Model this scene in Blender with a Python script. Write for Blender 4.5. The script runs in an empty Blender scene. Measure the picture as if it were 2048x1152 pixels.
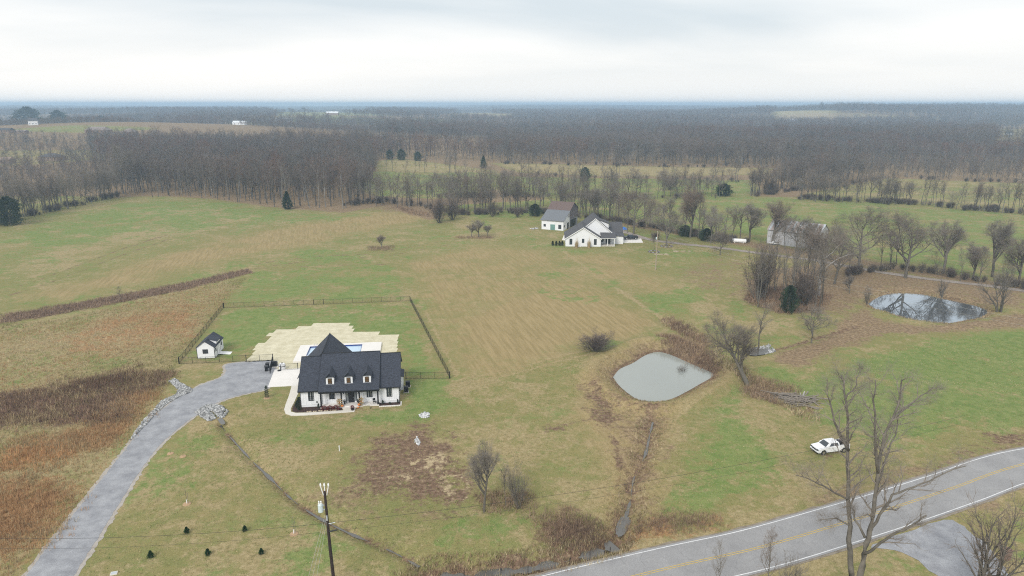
import bpy, math, random
import numpy as np
from mathutils import Vector, Matrix, Euler

rnd = random.Random(7)
R = math.radians
scene = bpy.context.scene
COL = scene.collection

# ------------------------------------------------------------------ camera
CAM_H, PITCH, FPX = 50.0, R(15.1), 1365.3
cam_data = bpy.data.cameras.new('camera')
cam = bpy.data.objects.new('camera', cam_data)
COL.objects.link(cam)
cam.location = (0, 0, CAM_H)
cam.rotation_euler = (R(90) - PITCH, 0, 0)
cam_data.sensor_width = 36.0
cam_data.lens = 24.0
cam_data.clip_start = 0.5
cam_data.clip_end = 40000
scene.camera = cam

# ------------------------------------------------------------------ world: overcast daylight
SUN_EL, SUN_AZ = R(38), R(205)           # azimuth clockwise from +Y, sun behind and left of the camera
world = bpy.data.worlds.new('World')
scene.world = world
world.use_nodes = True
wn, wl = world.node_tree.nodes, world.node_tree.links
wn.clear()
w_out = wn.new('ShaderNodeOutputWorld')
sky = wn.new('ShaderNodeTexSky')
sky.sky_type = 'NISHITA'
sky.sun_disc = False
sky.sun_elevation = SUN_EL
sky.sun_rotation = SUN_AZ
sky.air_density = 1.5
sky.dust_density = 3.0
bg_sky = wn.new('ShaderNodeBackground')
bg_sky.inputs['Strength'].default_value = 0.09
wl.new(sky.outputs[0], bg_sky.inputs['Color'])
tc = wn.new('ShaderNodeTexCoord')
sep = wn.new('ShaderNodeSeparateXYZ')
wl.new(tc.outputs['Generated'], sep.inputs[0])
zc = wn.new('ShaderNodeMath'); zc.operation = 'MAXIMUM'; zc.inputs[1].default_value = 0.0
wl.new(sep.outputs['Z'], zc.inputs[0])
za = wn.new('ShaderNodeMath'); za.operation = 'ADD'; za.inputs[1].default_value = 0.10
wl.new(zc.outputs[0], za.inputs[0])
dx = wn.new('ShaderNodeMath'); dx.operation = 'DIVIDE'
dy = wn.new('ShaderNodeMath'); dy.operation = 'DIVIDE'
wl.new(sep.outputs['X'], dx.inputs[0]); wl.new(za.outputs[0], dx.inputs[1])
wl.new(sep.outputs['Y'], dy.inputs[0]); wl.new(za.outputs[0], dy.inputs[1])
comb = wn.new('ShaderNodeCombineXYZ')
wl.new(dx.outputs[0], comb.inputs['X']); wl.new(dy.outputs[0], comb.inputs['Y'])
mpw = wn.new('ShaderNodeMapping')
mpw.inputs['Scale'].default_value = (0.20, 0.30, 1)
mpw.inputs['Rotation'].default_value = (0, 0, R(4))
mpw.inputs['Location'].default_value = (2.3, 1.1, 0)
wl.new(comb.outputs[0], mpw.inputs[0])
nz = wn.new('ShaderNodeTexNoise')
nz.inputs['Scale'].default_value = 1.0
nz.inputs['Detail'].default_value = 5
nz.inputs['Roughness'].default_value = 0.5
nz.inputs['Distortion'].default_value = 0.35
wl.new(mpw.outputs[0], nz.inputs['Vector'])
ramp = wn.new('ShaderNodeValToRGB')
ramp.color_ramp.elements[0].position = 0.38
ramp.color_ramp.elements[0].color = (0.61, 0.67, 0.715, 1)
ramp.color_ramp.elements[1].position = 0.62
ramp.color_ramp.elements[1].color = (0.90, 0.895, 0.885, 1)
wl.new(nz.outputs['Fac'], ramp.inputs[0])
# thin bright cloud towards the horizon, as under a high overcast
hz = wn.new('ShaderNodeMapRange')
hz.inputs['From Min'].default_value = 0.0
hz.inputs['From Max'].default_value = 0.12
hz.inputs['To Min'].default_value = 0.75
hz.inputs['To Max'].default_value = 0.0
hz.interpolation_type = 'SMOOTHSTEP'
wl.new(zc.outputs[0], hz.inputs['Value'])
hmix = wn.new('ShaderNodeMix'); hmix.data_type = 'RGBA'
wl.new(hz.outputs[0], hmix.inputs[0])
wl.new(ramp.outputs[0], hmix.inputs[6])
hmix.inputs[7].default_value = (0.97, 0.935, 0.885, 1)
bg_cl = wn.new('ShaderNodeBackground')
bg_cl.inputs['Strength'].default_value = 0.90
wl.new(hmix.outputs[2], bg_cl.inputs['Color'])
wmix = wn.new('ShaderNodeMixShader')
wmix.inputs[0].default_value = 0.92
wl.new(bg_sky.outputs[0], wmix.inputs[1])
wl.new(bg_cl.outputs[0], wmix.inputs[2])
wl.new(wmix.outputs[0], w_out.inputs['Surface'])

sun_data = bpy.data.lights.new('sun', 'SUN')
sun_data.energy = 1.7
sun_data.angle = R(22)
sun_data.color = (1.0, 0.96, 0.9)
sun = bpy.data.objects.new('sun', sun_data)
COL.objects.link(sun)
sun.rotation_euler = Euler((R(90) - SUN_EL, 0, -SUN_AZ + math.pi), 'XYZ')
_d = Vector((math.sin(SUN_AZ) * math.cos(SUN_EL), math.cos(SUN_AZ) * math.cos(SUN_EL), math.sin(SUN_EL)))
sun.rotation_euler = _d.to_track_quat('Z', 'Y').to_euler()

scene.view_settings.view_transform = 'Standard'
scene.view_settings.look = 'None'
scene.view_settings.exposure = 0.46
scene.view_settings.gamma = 1.0
scene.render.engine = 'CYCLES'
cy = scene.cycles
cy.use_denoising = False
try:
    cy.denoiser = 'OPENIMAGEDENOISE'
    cy.denoising_input_passes = 'RGB_ALBEDO_NORMAL'
    cy.denoising_prefilter = 'ACCURATE'
except Exception:
    pass
cy.max_bounces = 5
cy.diffuse_bounces = 2
cy.glossy_bounces = 3
cy.transmission_bounces = 3
cy.transparent_max_bounces = 6
cy.volume_bounces = 2
cy.use_adaptive_sampling = False
cy.pixel_filter_type = 'BLACKMAN_HARRIS'
cy.filter_width = 1.1

# ------------------------------------------------------------------ survey helpers
_c, _s = math.cos(PITCH), math.sin(PITCH)
def G(px, py, z=0.0):
    """place on the level plane z that the survey photograph shows at (px, py)"""
    u, v = (px - 1024) / FPX, (576 - py) / FPX
    t = (z - CAM_H) / (-_s + v * _c)
    return Vector((u * t, (_c + v * _s) * t, z))
def GP(pts): return [G(*p).xy for p in pts]
def height_at(Y, py):
    """height over the level plane of a thing Y metres out whose top shows at row py"""
    return CAM_H - Y * math.tan(PITCH + math.atan((py - 576) / FPX))

# ------------------------------------------------------------------ object helpers
def tag(o, label=None, cat=None, group=None, kind=None):
    if label: o['label'] = label
    if cat: o['category'] = cat
    if group: o['group'] = group
    if kind: o['kind'] = kind
    return o
def thing(name, label, cat, loc=(0, 0, 0), rz=0.0, group=None, scale=1.0):
    o = bpy.data.objects.new(name, None)
    COL.objects.link(o)
    o.empty_display_size = 0.3
    o.location = loc
    o.rotation_euler = (0, 0, rz)
    o.scale = (scale, scale, scale) if not hasattr(scale, '__len__') else scale
    return tag(o, label, cat, group)
def link_mesh(name, me, parent=None, loc=None, rot=None):
    o = bpy.data.objects.new(name, me)
    COL.objects.link(o)
    if parent is not None: o.parent = parent
    if loc is not None: o.location = loc
    if rot is not None: o.rotation_euler = rot
    return o
def copy_tree(o, parent=None):
    c = o.copy()
    COL.objects.link(c)
    c.parent = parent
    for ch in o.children:
        copy_tree(ch, c)
    return c

class MB:
    """collects faces for one mesh"""
    def __init__(self): self.v, self.f = [], []
    def quad(self, *p):
        n = len(self.v); self.v += [tuple(q) for q in p]; self.f.append(tuple(range(n, n + len(p)))); return self
    def box(self, x0, y0, z0, x1, y1, z1):
        n = len(self.v)
        self.v += [(x0,y0,z0),(x1,y0,z0),(x1,y1,z0),(x0,y1,z0),(x0,y0,z1),(x1,y0,z1),(x1,y1,z1),(x0,y1,z1)]
        self.f += [tuple(n+i for i in q) for q in ((0,3,2,1),(4,5,6,7),(0,1,5,4),(1,2,6,5),(2,3,7,6),(3,0,4,7))]
        return self
    def cbox(self, c, s, rz=0.0):
        """box centred on c, size s, turned by rz"""
        n = len(self.v); a, b = math.cos(rz), math.sin(rz)
        for z in (-.5, .5):
            for x, y in ((-.5,-.5),(.5,-.5),(.5,.5),(-.5,.5)):
                X, Y = x*s[0], y*s[1]
                self.v.append((c[0]+X*a-Y*b, c[1]+X*b+Y*a, c[2]+z*s[2]))
        self.f += [tuple(n+i for i in q) for q in ((0,3,2,1),(4,5,6,7),(0,1,5,4),(1,2,6,5),(2,3,7,6),(3,0,4,7))]
        return self
    def slab(self, pts, t):
        """flat polygon pts (any plane) thickened downwards by t"""
        n, k = len(self.v), len(pts)
        self.v += [tuple(p) for p in pts] + [(p[0], p[1], p[2]-t) for p in pts]
        self.f.append(tuple(range(n, n+k)))
        self.f.append(tuple(reversed(range(n+k, n+2*k))))
        for i in range(k):
            j = (i+1) % k
            self.f.append((n+i, n+k+i, n+k+j, n+j))
        return self
    def ext_y(self, pts, y0, y1):
        """polygon in x,z extruded from y0 to y1"""
        n, k = len(self.v), len(pts)
        self.v += [(p[0], y0, p[1]) for p in pts] + [(p[0], y1, p[1]) for p in pts]
        self.f.append(tuple(range(n, n+k))); self.f.append(tuple(reversed(range(n+k, n+2*k))))
        for i in range(k):
            j = (i+1) % k
            self.f.append((n+i, n+k+i, n+k+j, n+j))
        return self
    def ext_x(self, pts, x0, x1):
        n, k = len(self.v), len(pts)
        self.v += [(x0, p[0], p[1]) for p in pts] + [(x1, p[0], p[1]) for p in pts]
        self.f.append(tuple(reversed(range(n, n+k)))); self.f.append(tuple(range(n+k, n+2*k)))
        for i in range(k):
            j = (i+1) % k
            self.f.append((n+j, n+k+j, n+k+i, n+i))
        return self
    def tube(self, pts, rad, sides=6, cap=True):
        pts = [Vector(p) for p in pts]
        if not hasattr(rad, '__len__'): rad = [rad] * len(pts)
        n = len(self.v)
        for i, p in enumerate(pts):
            d = (pts[min(i+1, len(pts)-1)] - pts[max(i-1, 0)])
            d = d.normalized() if d.length > 1e-9 else Vector((0, 0, 1))
            a = d.cross(Vector((0, 0, 1)))
            if a.length < 1e-3: a = d.cross(Vector((1, 0, 0)))
            a.normalize(); b = d.cross(a)
            for k in range(sides):
                th = 2*math.pi*k/sides
                q = p + (a*math.cos(th) + b*math.sin(th))*rad[i]
                self.v.append((q.x, q.y, q.z))
        for i in range(len(pts)-1):
            for k in range(sides):
                m = (k+1) % sides
                self.f.append((n+i*sides+k, n+(i+1)*sides+k, n+(i+1)*sides+m, n+i*sides+m))
        if cap:
            self.f.append(tuple(n+k for k in range(sides)))
            e = n+(len(pts)-1)*sides
            self.f.append(tuple(e+k for k in reversed(range(sides))))
        return self
    def lathe(self, prof, c=(0,0,0), sides=12):
        n, k = len(self.v), len(prof)
        for r, z in prof:
            for s in range(sides):
                th = 2*math.pi*s/sides
                self.v.append((c[0]+r*math.cos(th), c[1]+r*math.sin(th), c[2]+z))
        for i in range(k-1):
            for s in range(sides):
                m = (s+1) % sides
                self.f.append((n+i*sides+s, n+i*sides+m, n+(i+1)*sides+m, n+(i+1)*sides+s))
        self.f.append(tuple(n+s for s in reversed(range(sides))))
        e = n+(k-1)*sides
        self.f.append(tuple(e+s for s in range(sides)))
        return self
    def blob(self, c, r, seed=0, jag=0.15, seg=7, rings=5):
        """uneven rounded lump"""
        q = random.Random(seed); n = len(self.v)
        if not hasattr(r, '__len__'): r = (r, r, r)
        self.v.append((c[0], c[1], c[2]-r[2]))
        for i in range(1, rings):
            ph = math.pi*i/rings
            for s in range(seg):
                th = 2*math.pi*(s+.5*(i % 2))/seg; k = 1+q.uniform(-jag, jag)
                self.v.append((c[0]+r[0]*k*math.sin(ph)*math.cos(th), c[1]+r[1]*k*math.sin(ph)*math.sin(th), c[2]-r[2]*k*math.cos(ph)))
        self.v.append((c[0], c[1], c[2]+r[2])); top = len(self.v)-1
        for s in range(seg):
            self.f.append((n, n+1+(s+1) % seg, n+1+s))
            self.f.append((top, n+1+(rings-2)*seg+s, n+1+(rings-2)*seg+(s+1) % seg))
        for i in range(rings-2):
            for s in range(seg):
                m = (s+1) % seg; a = n+1+i*seg; b = a+seg
                self.f.append((a+s, a+m, b+m, b+s))
        return self
    def mesh(self, name, mat, smooth=False):
        me = bpy.data.meshes.new(name)
        me.from_pydata(self.v, [], self.f)
        if mat is not None: me.materials.append(mat)
        if smooth: me.polygons.foreach_set('use_smooth', [True]*len(me.polygons))
        me.update()
        return me
    def build(self, name, mat, parent=None, loc=None, rot=None, smooth=False):
        return link_mesh(name, self.mesh(name, mat, smooth), parent, loc, rot)

def tri_mesh(name, verts, tris, mat=None, colors=None):
    """fast mesh from numpy arrays of vertices and triangles"""
    verts = np.asarray(verts, np.float32); tris = np.asarray(tris, np.int32)
    me = bpy.data.meshes.new(name)
    me.vertices.add(len(verts)); me.vertices.foreach_set('co', verts.ravel())
    me.loops.add(tris.size); me.loops.foreach_set('vertex_index', tris.ravel())
    me.polygons.add(len(tris))
    me.polygons.foreach_set('loop_start', np.arange(0, tris.size, tris.shape[1], dtype=np.int32))
    me.polygons.foreach_set('loop_total', np.full(len(tris), tris.shape[1], np.int32))
    if colors is not None:
        at = me.color_attributes.new('tint', 'FLOAT_COLOR', 'POINT')
        at.data.foreach_set('color', np.asarray(colors, np.float32).ravel())
    if mat is not None: me.materials.append(mat)
    me.update(calc_edges=True)
    return me

# ------------------------------------------------------------------ materials
def _nodes(name):
    m = bpy.data.materials.new(name); m.use_nodes = True
    nt = m.node_tree; b = nt.nodes['Principled BSDF']
    return m, nt, b
def mat(name, col, rough=0.7, var=0.12, scale=3.0, bump=0.0, metal=0.0, spec=0.35, detail=4, col2=None, stretch=None, rand=0.0):
    """principled material with procedural mottling"""
    m, nt, b = _nodes(name)
    N, L = nt.nodes, nt.links
    tcn = N.new('ShaderNodeTexCoord')
    vec = tcn.outputs['Object']
    if stretch:
        mp = N.new('ShaderNodeMapping'); mp.inputs['Scale'].default_value = stretch
        L.new(vec, mp.inputs[0]); vec = mp.outputs[0]
    no = N.new('ShaderNodeTexNoise')
    no.inputs['Scale'].default_value = scale
    no.inputs['Detail'].default_value = detail
    no.inputs['Roughness'].default_value = 0.65
    L.new(vec, no.inputs['Vector'])
    rp = N.new('ShaderNodeValToRGB')
    c2 = col2 or tuple(c*(1+var) for c in col)
    c1 = tuple(c*(1-var) for c in col)
    rp.color_ramp.elements[0].position = 0.3; rp.color_ramp.elements[0].color = (*c1, 1)
    rp.color_ramp.elements[1].position = 0.7; rp.color_ramp.elements[1].color = (*c2, 1)
    L.new(no.outputs['Fac'], rp.inputs[0])
    out = rp.outputs[0]
    if rand:
        oi = N.new('ShaderNodeObjectInfo')
        mr = N.new('ShaderNodeMapRange'); mr.inputs['To Min'].default_value = 1-rand; mr.inputs['To Max'].default_value = 1+rand
        L.new(oi.outputs['Random'], mr.inputs['Value'])
        hs = N.new('ShaderNodeHueSaturation')
        L.new(mr.outputs[0], hs.inputs['Value']); L.new(out, hs.inputs['Color']); out = hs.outputs[0]
    L.new(out, b.inputs['Base Color'])
    b.inputs['Roughness'].default_value = rough
    b.inputs['Metallic'].default_value = metal
    b.inputs['Specular IOR Level'].default_value = spec
    if bump:
        bp = N.new('ShaderNodeBump'); bp.inputs['Strength'].default_value = bump; bp.inputs['Distance'].default_value = 0.03
        L.new(no.outputs['Fac'], bp.inputs['Height']); L.new(bp.outputs[0], b.inputs['Normal'])
    return m
def tint_mat(name, rough=0.85, var=0.2, scale=1.5, rand=0.0, trans=0.0):
    """material that takes its colour from the mesh's own tint attribute"""
    m, nt, b = _nodes(name); N, L = nt.nodes, nt.links
    at = N.new('ShaderNodeAttribute'); at.attribute_name = 'tint'
    ge = N.new('ShaderNodeNewGeometry')
    no = N.new('ShaderNodeTexNoise'); no.inputs['Scale'].default_value = scale
    L.new(ge.outputs['Position'], no.inputs['Vector'])
    mr = N.new('ShaderNodeMapRange'); mr.inputs['To Min'].default_value = 1-var; mr.inputs['To Max'].default_value = 1+var
    mr.inputs['From Min'].default_value = .3; mr.inputs['From Max'].default_value = .7
    L.new(no.outputs['Fac'], mr.inputs['Value'])
    hs = N.new('ShaderNodeHueSaturation'); L.new(mr.outputs[0], hs.inputs['Value']); L.new(at.outputs['Color'], hs.inputs['Color'])
    L.new(hs.outputs[0], b.inputs['Base Color'])
    b.inputs['Roughness'].default_value = rough; b.inputs['Specular IOR Level'].default_value = 0.1
    return m
def ramp_rand_mat(name, stops, rough=0.9, noise=0.15):
    """bark or foliage whose hue differs from one plant to the next"""
    m, nt, b = _nodes(name); N, L = nt.nodes, nt.links
    oi = N.new('ShaderNodeObjectInfo')
    rp = N.new('ShaderNodeValToRGB')
    el = rp.color_ramp.elements
    el[0].position, el[0].color = stops[0][0], (*stops[0][1], 1)
    el[1].position, el[1].color = stops[-1][0], (*stops[-1][1], 1)
    for p, c in stops[1:-1]:
        e = el.new(p); e.color = (*c, 1)
    L.new(oi.outputs['Random'], rp.inputs[0])
    ge = N.new('ShaderNodeTexCoord')
    no = N.new('ShaderNodeTexNoise'); no.inputs['Scale'].default_value = 1.3; no.inputs['Detail'].default_value = 3
    L.new(ge.outputs['Object'], no.inputs['Vector'])
    mr = N.new('ShaderNodeMapRange'); mr.inputs['From Min'].default_value = .3; mr.inputs['From Max'].default_value = .7
    mr.inputs['To Min'].default_value = 1-noise*2; mr.inputs['To Max'].default_value = 1+noise*2
    L.new(no.outputs['Fac'], mr.inputs['Value'])
    hs = N.new('ShaderNodeHueSaturation'); L.new(mr.outputs[0], hs.inputs['Value']); L.new(rp.outputs[0], hs.inputs['Color'])
    L.new(hs.outputs[0], b.inputs['Base Color'])
    b.inputs['Roughness'].default_value = rough; b.inputs['Specular IOR Level'].default_value = 0.1
    return m

M = {}
M['white'] = mat('white_siding', (0.80, 0.81, 0.83), 0.55, 0.03, 1.2)
M['white_trim'] = mat('white_trim', (0.82, 0.82, 0.82), 0.5, 0.03, 2)
M['shingle'] = mat('dark_shingles', (0.040, 0.045, 0.060), 0.85, 0.6, 3.2, bump=0.25, stretch=(1, 2.2, 2.2), detail=6)
M['shingle2'] = mat('grey_shingles', (0.085, 0.083, 0.088), 0.85, 0.25, 5, bump=0.2, stretch=(1, 2, 2))
M['ridge'] = mat('ridge_cap', (0.016, 0.017, 0.02), 0.7, 0.3, 6)
M['black'] = mat('black_paint', (0.014, 0.014, 0.016), 0.45, 0.3, 4)
M['blackmetal'] = mat('black_metal', (0.02, 0.02, 0.022), 0.5, 0.3, 4, metal=0.3)
M['concrete'] = mat('pale_concrete', (0.66, 0.62, 0.55), 0.85, 0.07, 0.8, bump=0.1, detail=8)
M['concrete_w'] = mat('white_concrete', (0.74, 0.71, 0.67), 0.85, 0.05, 0.8, detail=8)
M['mulch'] = mat('dark_mulch', (0.055, 0.03, 0.024), 0.95, 0.5, 6, bump=0.6)
M['stone'] = mat('pale_rock', (0.44, 0.44, 0.44), 0.9, 0.35, 2.0, rand=0.2)
M['edge_stone'] = mat('tan_stone', (0.42, 0.35, 0.25), 0.9, 0.2, 5)
M['wood_pole'] = mat('creosote_wood', (0.035, 0.022, 0.018), 0.85, 0.35, 3, stretch=(6, 6, .6))
M['wood_grey'] = mat('weathered_wood', (0.23, 0.20, 0.17), 0.9, 0.3, 3, stretch=(5, 5, .6))
M['wood_pale'] = mat('pale_pole_wood', (0.36, 0.30, 0.23), 0.9, 0.2, 3, stretch=(5, 5, .6))
M['galv'] = mat('galvanised_metal', (0.55, 0.58, 0.60), 0.4, 0.12, 3, metal=0.5)
M['ceramic'] = mat('white_ceramic', (0.78, 0.78, 0.76), 0.3, 0.05, 3)
M['transformer'] = mat('pale_transformer_paint', (0.55, 0.63, 0.63), 0.4, 0.1, 2)
M['wire'] = mat('dark_cable', (0.03, 0.03, 0.03), 0.6, 0.1, 3)
M['wire_light'] = mat('bare_cable', (0.4, 0.4, 0.38), 0.5, 0.1, 3)
M['rubber'] = mat('tyre_rubber', (0.02, 0.02, 0.02), 0.85, 0.2, 6)
M['chrome'] = mat('bright_metal', (0.6, 0.6, 0.62), 0.25, 0.05, 3, metal=0.9)
M['paint_white'] = mat('white_car_paint', (0.80, 0.81, 0.82), 0.22, 0.02, 2, spec=0.6)
M['paint_black'] = mat('black_car_paint', (0.012, 0.013, 0.018), 0.2, 0.2, 2, spec=0.6)
M['orange'] = mat('pumpkin_skin', (0.62, 0.20, 0.04), 0.5, 0.2, 8)
M['straw'] = mat('corn_straw', (0.46, 0.35, 0.19), 0.9, 0.3, 9)
M['bale'] = mat('hay_bale', (0.30, 0.27, 0.13), 0.95, 0.3, 9, bump=0.5)
M['mum'] = mat('dark_red_flowers', (0.17, 0.035, 0.028), 0.9, 0.5, 18)
M['rust_tin'] = mat('rusted_tin_roof', (0.52, 0.51, 0.50), 0.6, 0.08, 1.2, col2=(0.33, 0.22, 0.18), stretch=(1.2, .15, .15), metal=0.1)
M['grey_tin'] = mat('grey_tin_wall', (0.50, 0.50, 0.52), 0.6, 0.12, 1.0, stretch=(2, 2, .2), metal=0.1)
M['grey_roof'] = mat('grey_metal_roof', (0.17, 0.18, 0.195), 0.55, 0.08, 1.5, metal=0.2)
M['brown_roof'] = mat('brown_barn_roof', (0.14, 0.10, 0.09), 0.8, 0.25, 2, stretch=(3, .4, .4))
M['barn_boards'] = mat('grey_barn_boards', (0.26, 0.26, 0.28), 0.9, 0.3, 2, stretch=(5, 5, .4))
M['rust_boards'] = mat('red_barn_boards', (0.13, 0.07, 0.06), 0.9, 0.3, 2)
M['tarp'] = mat('blue_tarp', (0.05, 0.18, 0.55), 0.5, 0.2, 2)
M['brick'] = mat('weathered_brick', (0.25, 0.16, 0.12), 0.9, 0.35, 5)
M['roof_far'] = mat('pale_brown_roof', (0.24, 0.20, 0.18), 0.9, 0.1, .5)
M['wall_far'] = mat('tan_brick_wall', (0.30, 0.22, 0.17), 0.9, 0.1, .5)
M['roof_silver'] = mat('silver_roof', (0.72, 0.74, 0.76), 0.5, 0.05, .3)
M['liner'] = mat('navy_pool_tile', (0.02, 0.05, 0.22), 0.3, 0.15, 6)
M['sapling_mulch'] = mat('pale_wood_chips', (0.40, 0.27, 0.16), 0.95, 0.3, 9)

def glass_mat(name, col, rough=0.08):
    m, nt, b = _nodes(name)
    b.inputs['Base Color'].default_value = (*col, 1); b.inputs['Roughness'].default_value = rough
    b.inputs['Specular IOR Level'].default_value = 0.8
    no = nt.nodes.new('ShaderNodeTexNoise'); no.inputs['Scale'].default_value = 0.7
    bp = nt.nodes.new('ShaderNodeBump'); bp.inputs['Strength'].default_value = 0.02
    nt.links.new(no.outputs['Fac'], bp.inputs['Height']); nt.links.new(bp.outputs[0], b.inputs['Normal'])
    return m
M['glass'] = glass_mat('dark_window_glass', (0.035, 0.045, 0.055))
M['glass_pale'] = glass_mat('pale_window_glass', (0.20, 0.22, 0.23))
M['glass_brown'] = glass_mat('dormer_glass', (0.12, 0.065, 0.03))  # dormer panes have a plain dark brown base colour
M['glass_green'] = glass_mat('greenish_glass', (0.16, 0.30, 0.28))
def water_mat(name, col, rough, ior, scale, bump):
    m, nt, b = _nodes(name); N, L = nt.nodes, nt.links
    ge = N.new('ShaderNodeNewGeometry')
    n0 = N.new('ShaderNodeTexNoise'); n0.inputs['Scale'].default_value = 0.12; n0.inputs['Detail'].default_value = 3
    L.new(ge.outputs['Position'], n0.inputs['Vector'])
    mx = N.new('ShaderNodeMix'); mx.data_type = 'RGBA'
    mx.inputs[6].default_value = (*[c*.9 for c in col], 1); mx.inputs[7].default_value = (*[c*1.1 for c in col], 1)
    L.new(n0.outputs['Fac'], mx.inputs[0]); L.new(mx.outputs[2], b.inputs['Base Color'])
    b.inputs['Roughness'].default_value = rough; b.inputs['IOR'].default_value = ior
    no = N.new('ShaderNodeTexNoise'); no.inputs['Scale'].default_value = scale; no.inputs['Detail'].default_value = 2
    L.new(ge.outputs['Position'], no.inputs['Vector'])
    bp = N.new('ShaderNodeBump'); bp.inputs['Strength'].default_value = bump; bp.inputs['Distance'].default_value = 0.02
    L.new(no.outputs['Fac'], bp.inputs['Height']); L.new(bp.outputs[0], b.inputs['Normal'])
    return m
M['silty'] = water_mat('silty_pond_water', (0.29, 0.31, 0.285), 0.05, 1.5, 1.2, 0.03)
M['dark_water'] = water_mat('dark_still_water', (0.42, 0.465, 0.51), 0.02, 1.5, 0.6, 0.004)
M['dark_water'].node_tree.nodes['Principled BSDF'].inputs['Metallic'].default_value = 0.85
M['creek'] = water_mat('shallow_creek_water', (0.11, 0.105, 0.095), 0.1, 1.5, 2.5, 0.1)
M['pool_water'] = water_mat('pool_water', (0.50, 0.64, 0.76), 0.05, 1.33, 2.5, 0.05)
M['bark'] = ramp_rand_mat('grey_bark', [(0, (0.135, 0.12, 0.10)), (.5, (0.185, 0.168, 0.142)), (1, (0.125, 0.11, 0.09))])
M['bark_pale'] = ramp_rand_mat('white_sycamore_bark', [(0, (0.46, 0.44, 0.41)), (1, (0.40, 0.38, 0.36))])
M['twig'] = ramp_rand_mat('bare_twigs', [(0, (0.191, 0.163, 0.136)), (.35, (0.243, 0.214, 0.182)), (.7, (0.182, 0.160, 0.137)), (1, (0.224, 0.175, 0.140))])
M['twig_dark'] = ramp_rand_mat('dark_thicket_twigs', [(0, (0.125, 0.105, 0.09)), (1, (0.16, 0.12, 0.105))])
M['twig_wood'] = ramp_rand_mat('woodland_twigs', [(0, (0.156, 0.124, 0.106)), (.4, (0.194, 0.158, 0.134)), (.8, (0.147, 0.130, 0.116)), (.95, (0.177, 0.128, 0.101)), (1, (0.189, 0.110, 0.077))])
M['twig_brown'] = ramp_rand_mat('brown_canopy_twigs', [(0, (0.162, 0.123, 0.102)), (1, (0.200, 0.158, 0.132))])
M['twig_grey'] = ramp_rand_mat('grey_canopy_twigs', [(0, (0.140, 0.129, 0.120)), (1, (0.178, 0.162, 0.146))])
M['twig_red'] = ramp_rand_mat('russet_canopy_twigs', [(0, (0.163, 0.111, 0.090)), (.8, (0.185, 0.129, 0.103)), (1, (0.197, 0.103, 0.068))])
M['bark_wood'] = ramp_rand_mat('woodland_bark', [(0, (0.098, 0.090, 0.082)), (.6, (0.156, 0.146, 0.131)), (1, (0.271, 0.258, 0.238))])
M['cedar'] = ramp_rand_mat('cedar_needles', [(0, (0.045, 0.068, 0.040)), (1, (0.065, 0.085, 0.048))], noise=.25)
M['shrub_green'] = ramp_rand_mat('small_evergreen_needles', [(0, (0.030, 0.075, 0.022)), (1, (0.04, 0.09, 0.025))], noise=.3)
# ------------------------------------------------------------------ terrain
def inside(X, Y, poly):
    c = np.zeros(X.shape, bool); n = len(poly); j = n-1
    for i in range(n):
        xi, yi = poly[i]; xj, yj = poly[j]
        if yi != yj:
            t = ((yi > Y) != (yj > Y)) & (X < (xj-xi)*(Y-yi)/(yj-yi)+xi)
            c ^= t
        j = i
    return c
def line_dist(X, Y, pts, closed=False):
    d = np.full(X.shape, 1e9); n = len(pts)
    for i in range(n if closed else n-1):
        ax, ay = pts[i]; bx, by = pts[(i+1) % n]
        vx, vy = bx-ax, by-ay; L2 = vx*vx+vy*vy+1e-12
        t = np.clip(((X-ax)*vx+(Y-ay)*vy)/L2, 0, 1)
        d = np.minimum(d, np.hypot(X-ax-t*vx, Y-ay-t*vy))
    return d
def sd_poly(X, Y, poly):
    d = line_dist(X, Y, poly, True)
    return np.where(inside(X, Y, poly), d, -d)
def sstep(a, b, x):
    t = np.clip((x-a)/(b-a), 0, 1); return t*t*(3-2*t)
def near_box(X, Y, pts, m):
    a = np.array([(p[0], p[1]) for p in pts]); x0, y0 = a.min(0)-m; x1, y1 = a.max(0)+m
    return (X > x0) & (X < x1) & (Y > y0) & (Y < y1)
def spline(pts, k=6):
    """catmull-rom through 2-d points"""
    p = [Vector(q) for q in pts]; p = [p[0]*2-p[1]] + p + [p[-1]*2-p[-2]]; out = []
    for i in range(1, len(p)-2):
        for s in range(k):
            t = s/k
            out.append(.5*((2*p[i])+(-p[i-1]+p[i+1])*t+(2*p[i-1]-5*p[i]+4*p[i+1]-p[i+2])*t*t+(-p[i-1]+3*p[i]-3*p[i+1]+p[i+2])*t**3))
    out.append(p[-2]); return out

POND_Z, POND2_Z = -0.95, -0.6
POND = spline([G(x, y, POND_Z).xy for x, y in [(1226,754),(1240,738),(1266,726),(1290,711),(1314,704),(1340,709),(1372,723),(1405,737),(1427,750),(1400,768),(1370,785),(1345,797),(1318,804),(1290,804),(1268,795),(1240,773),(1226,754)]], 4)[:-1]
POND2 = spline([G(1348+x/2.926, 400+y/2.926, POND2_Z).xy for x, y in [(1135,610),(1175,580),(1240,553),(1330,545),(1450,552),(1560,575),(1680,600),(1800,630),(1835,655),(1800,685),(1700,705),(1590,722),(1480,712),(1350,690),(1240,655),(1180,640),(1135,610)]], 4)[:-1]
DITCH = spline(GP([(440,845),(458,866),(500,912),(540,950),(572,982),(600,1005),(645,1033),(700,1060),(760,1085),(800,1104),(838,1126)]), 4)
CREEK = spline(GP([(760,1240),(800,1185),(850,1150),(880,1140),(940,1137),(1010,1132),(1085,1120),(1150,1104),(1200,1090),(1232,1078)]), 4)
BROOK = spline(GP([(1232,1078),(1242,1050),(1252,1025),(1262,990),(1268,950),(1290,905),(1300,862),(1306,838)]), 4)
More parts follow.
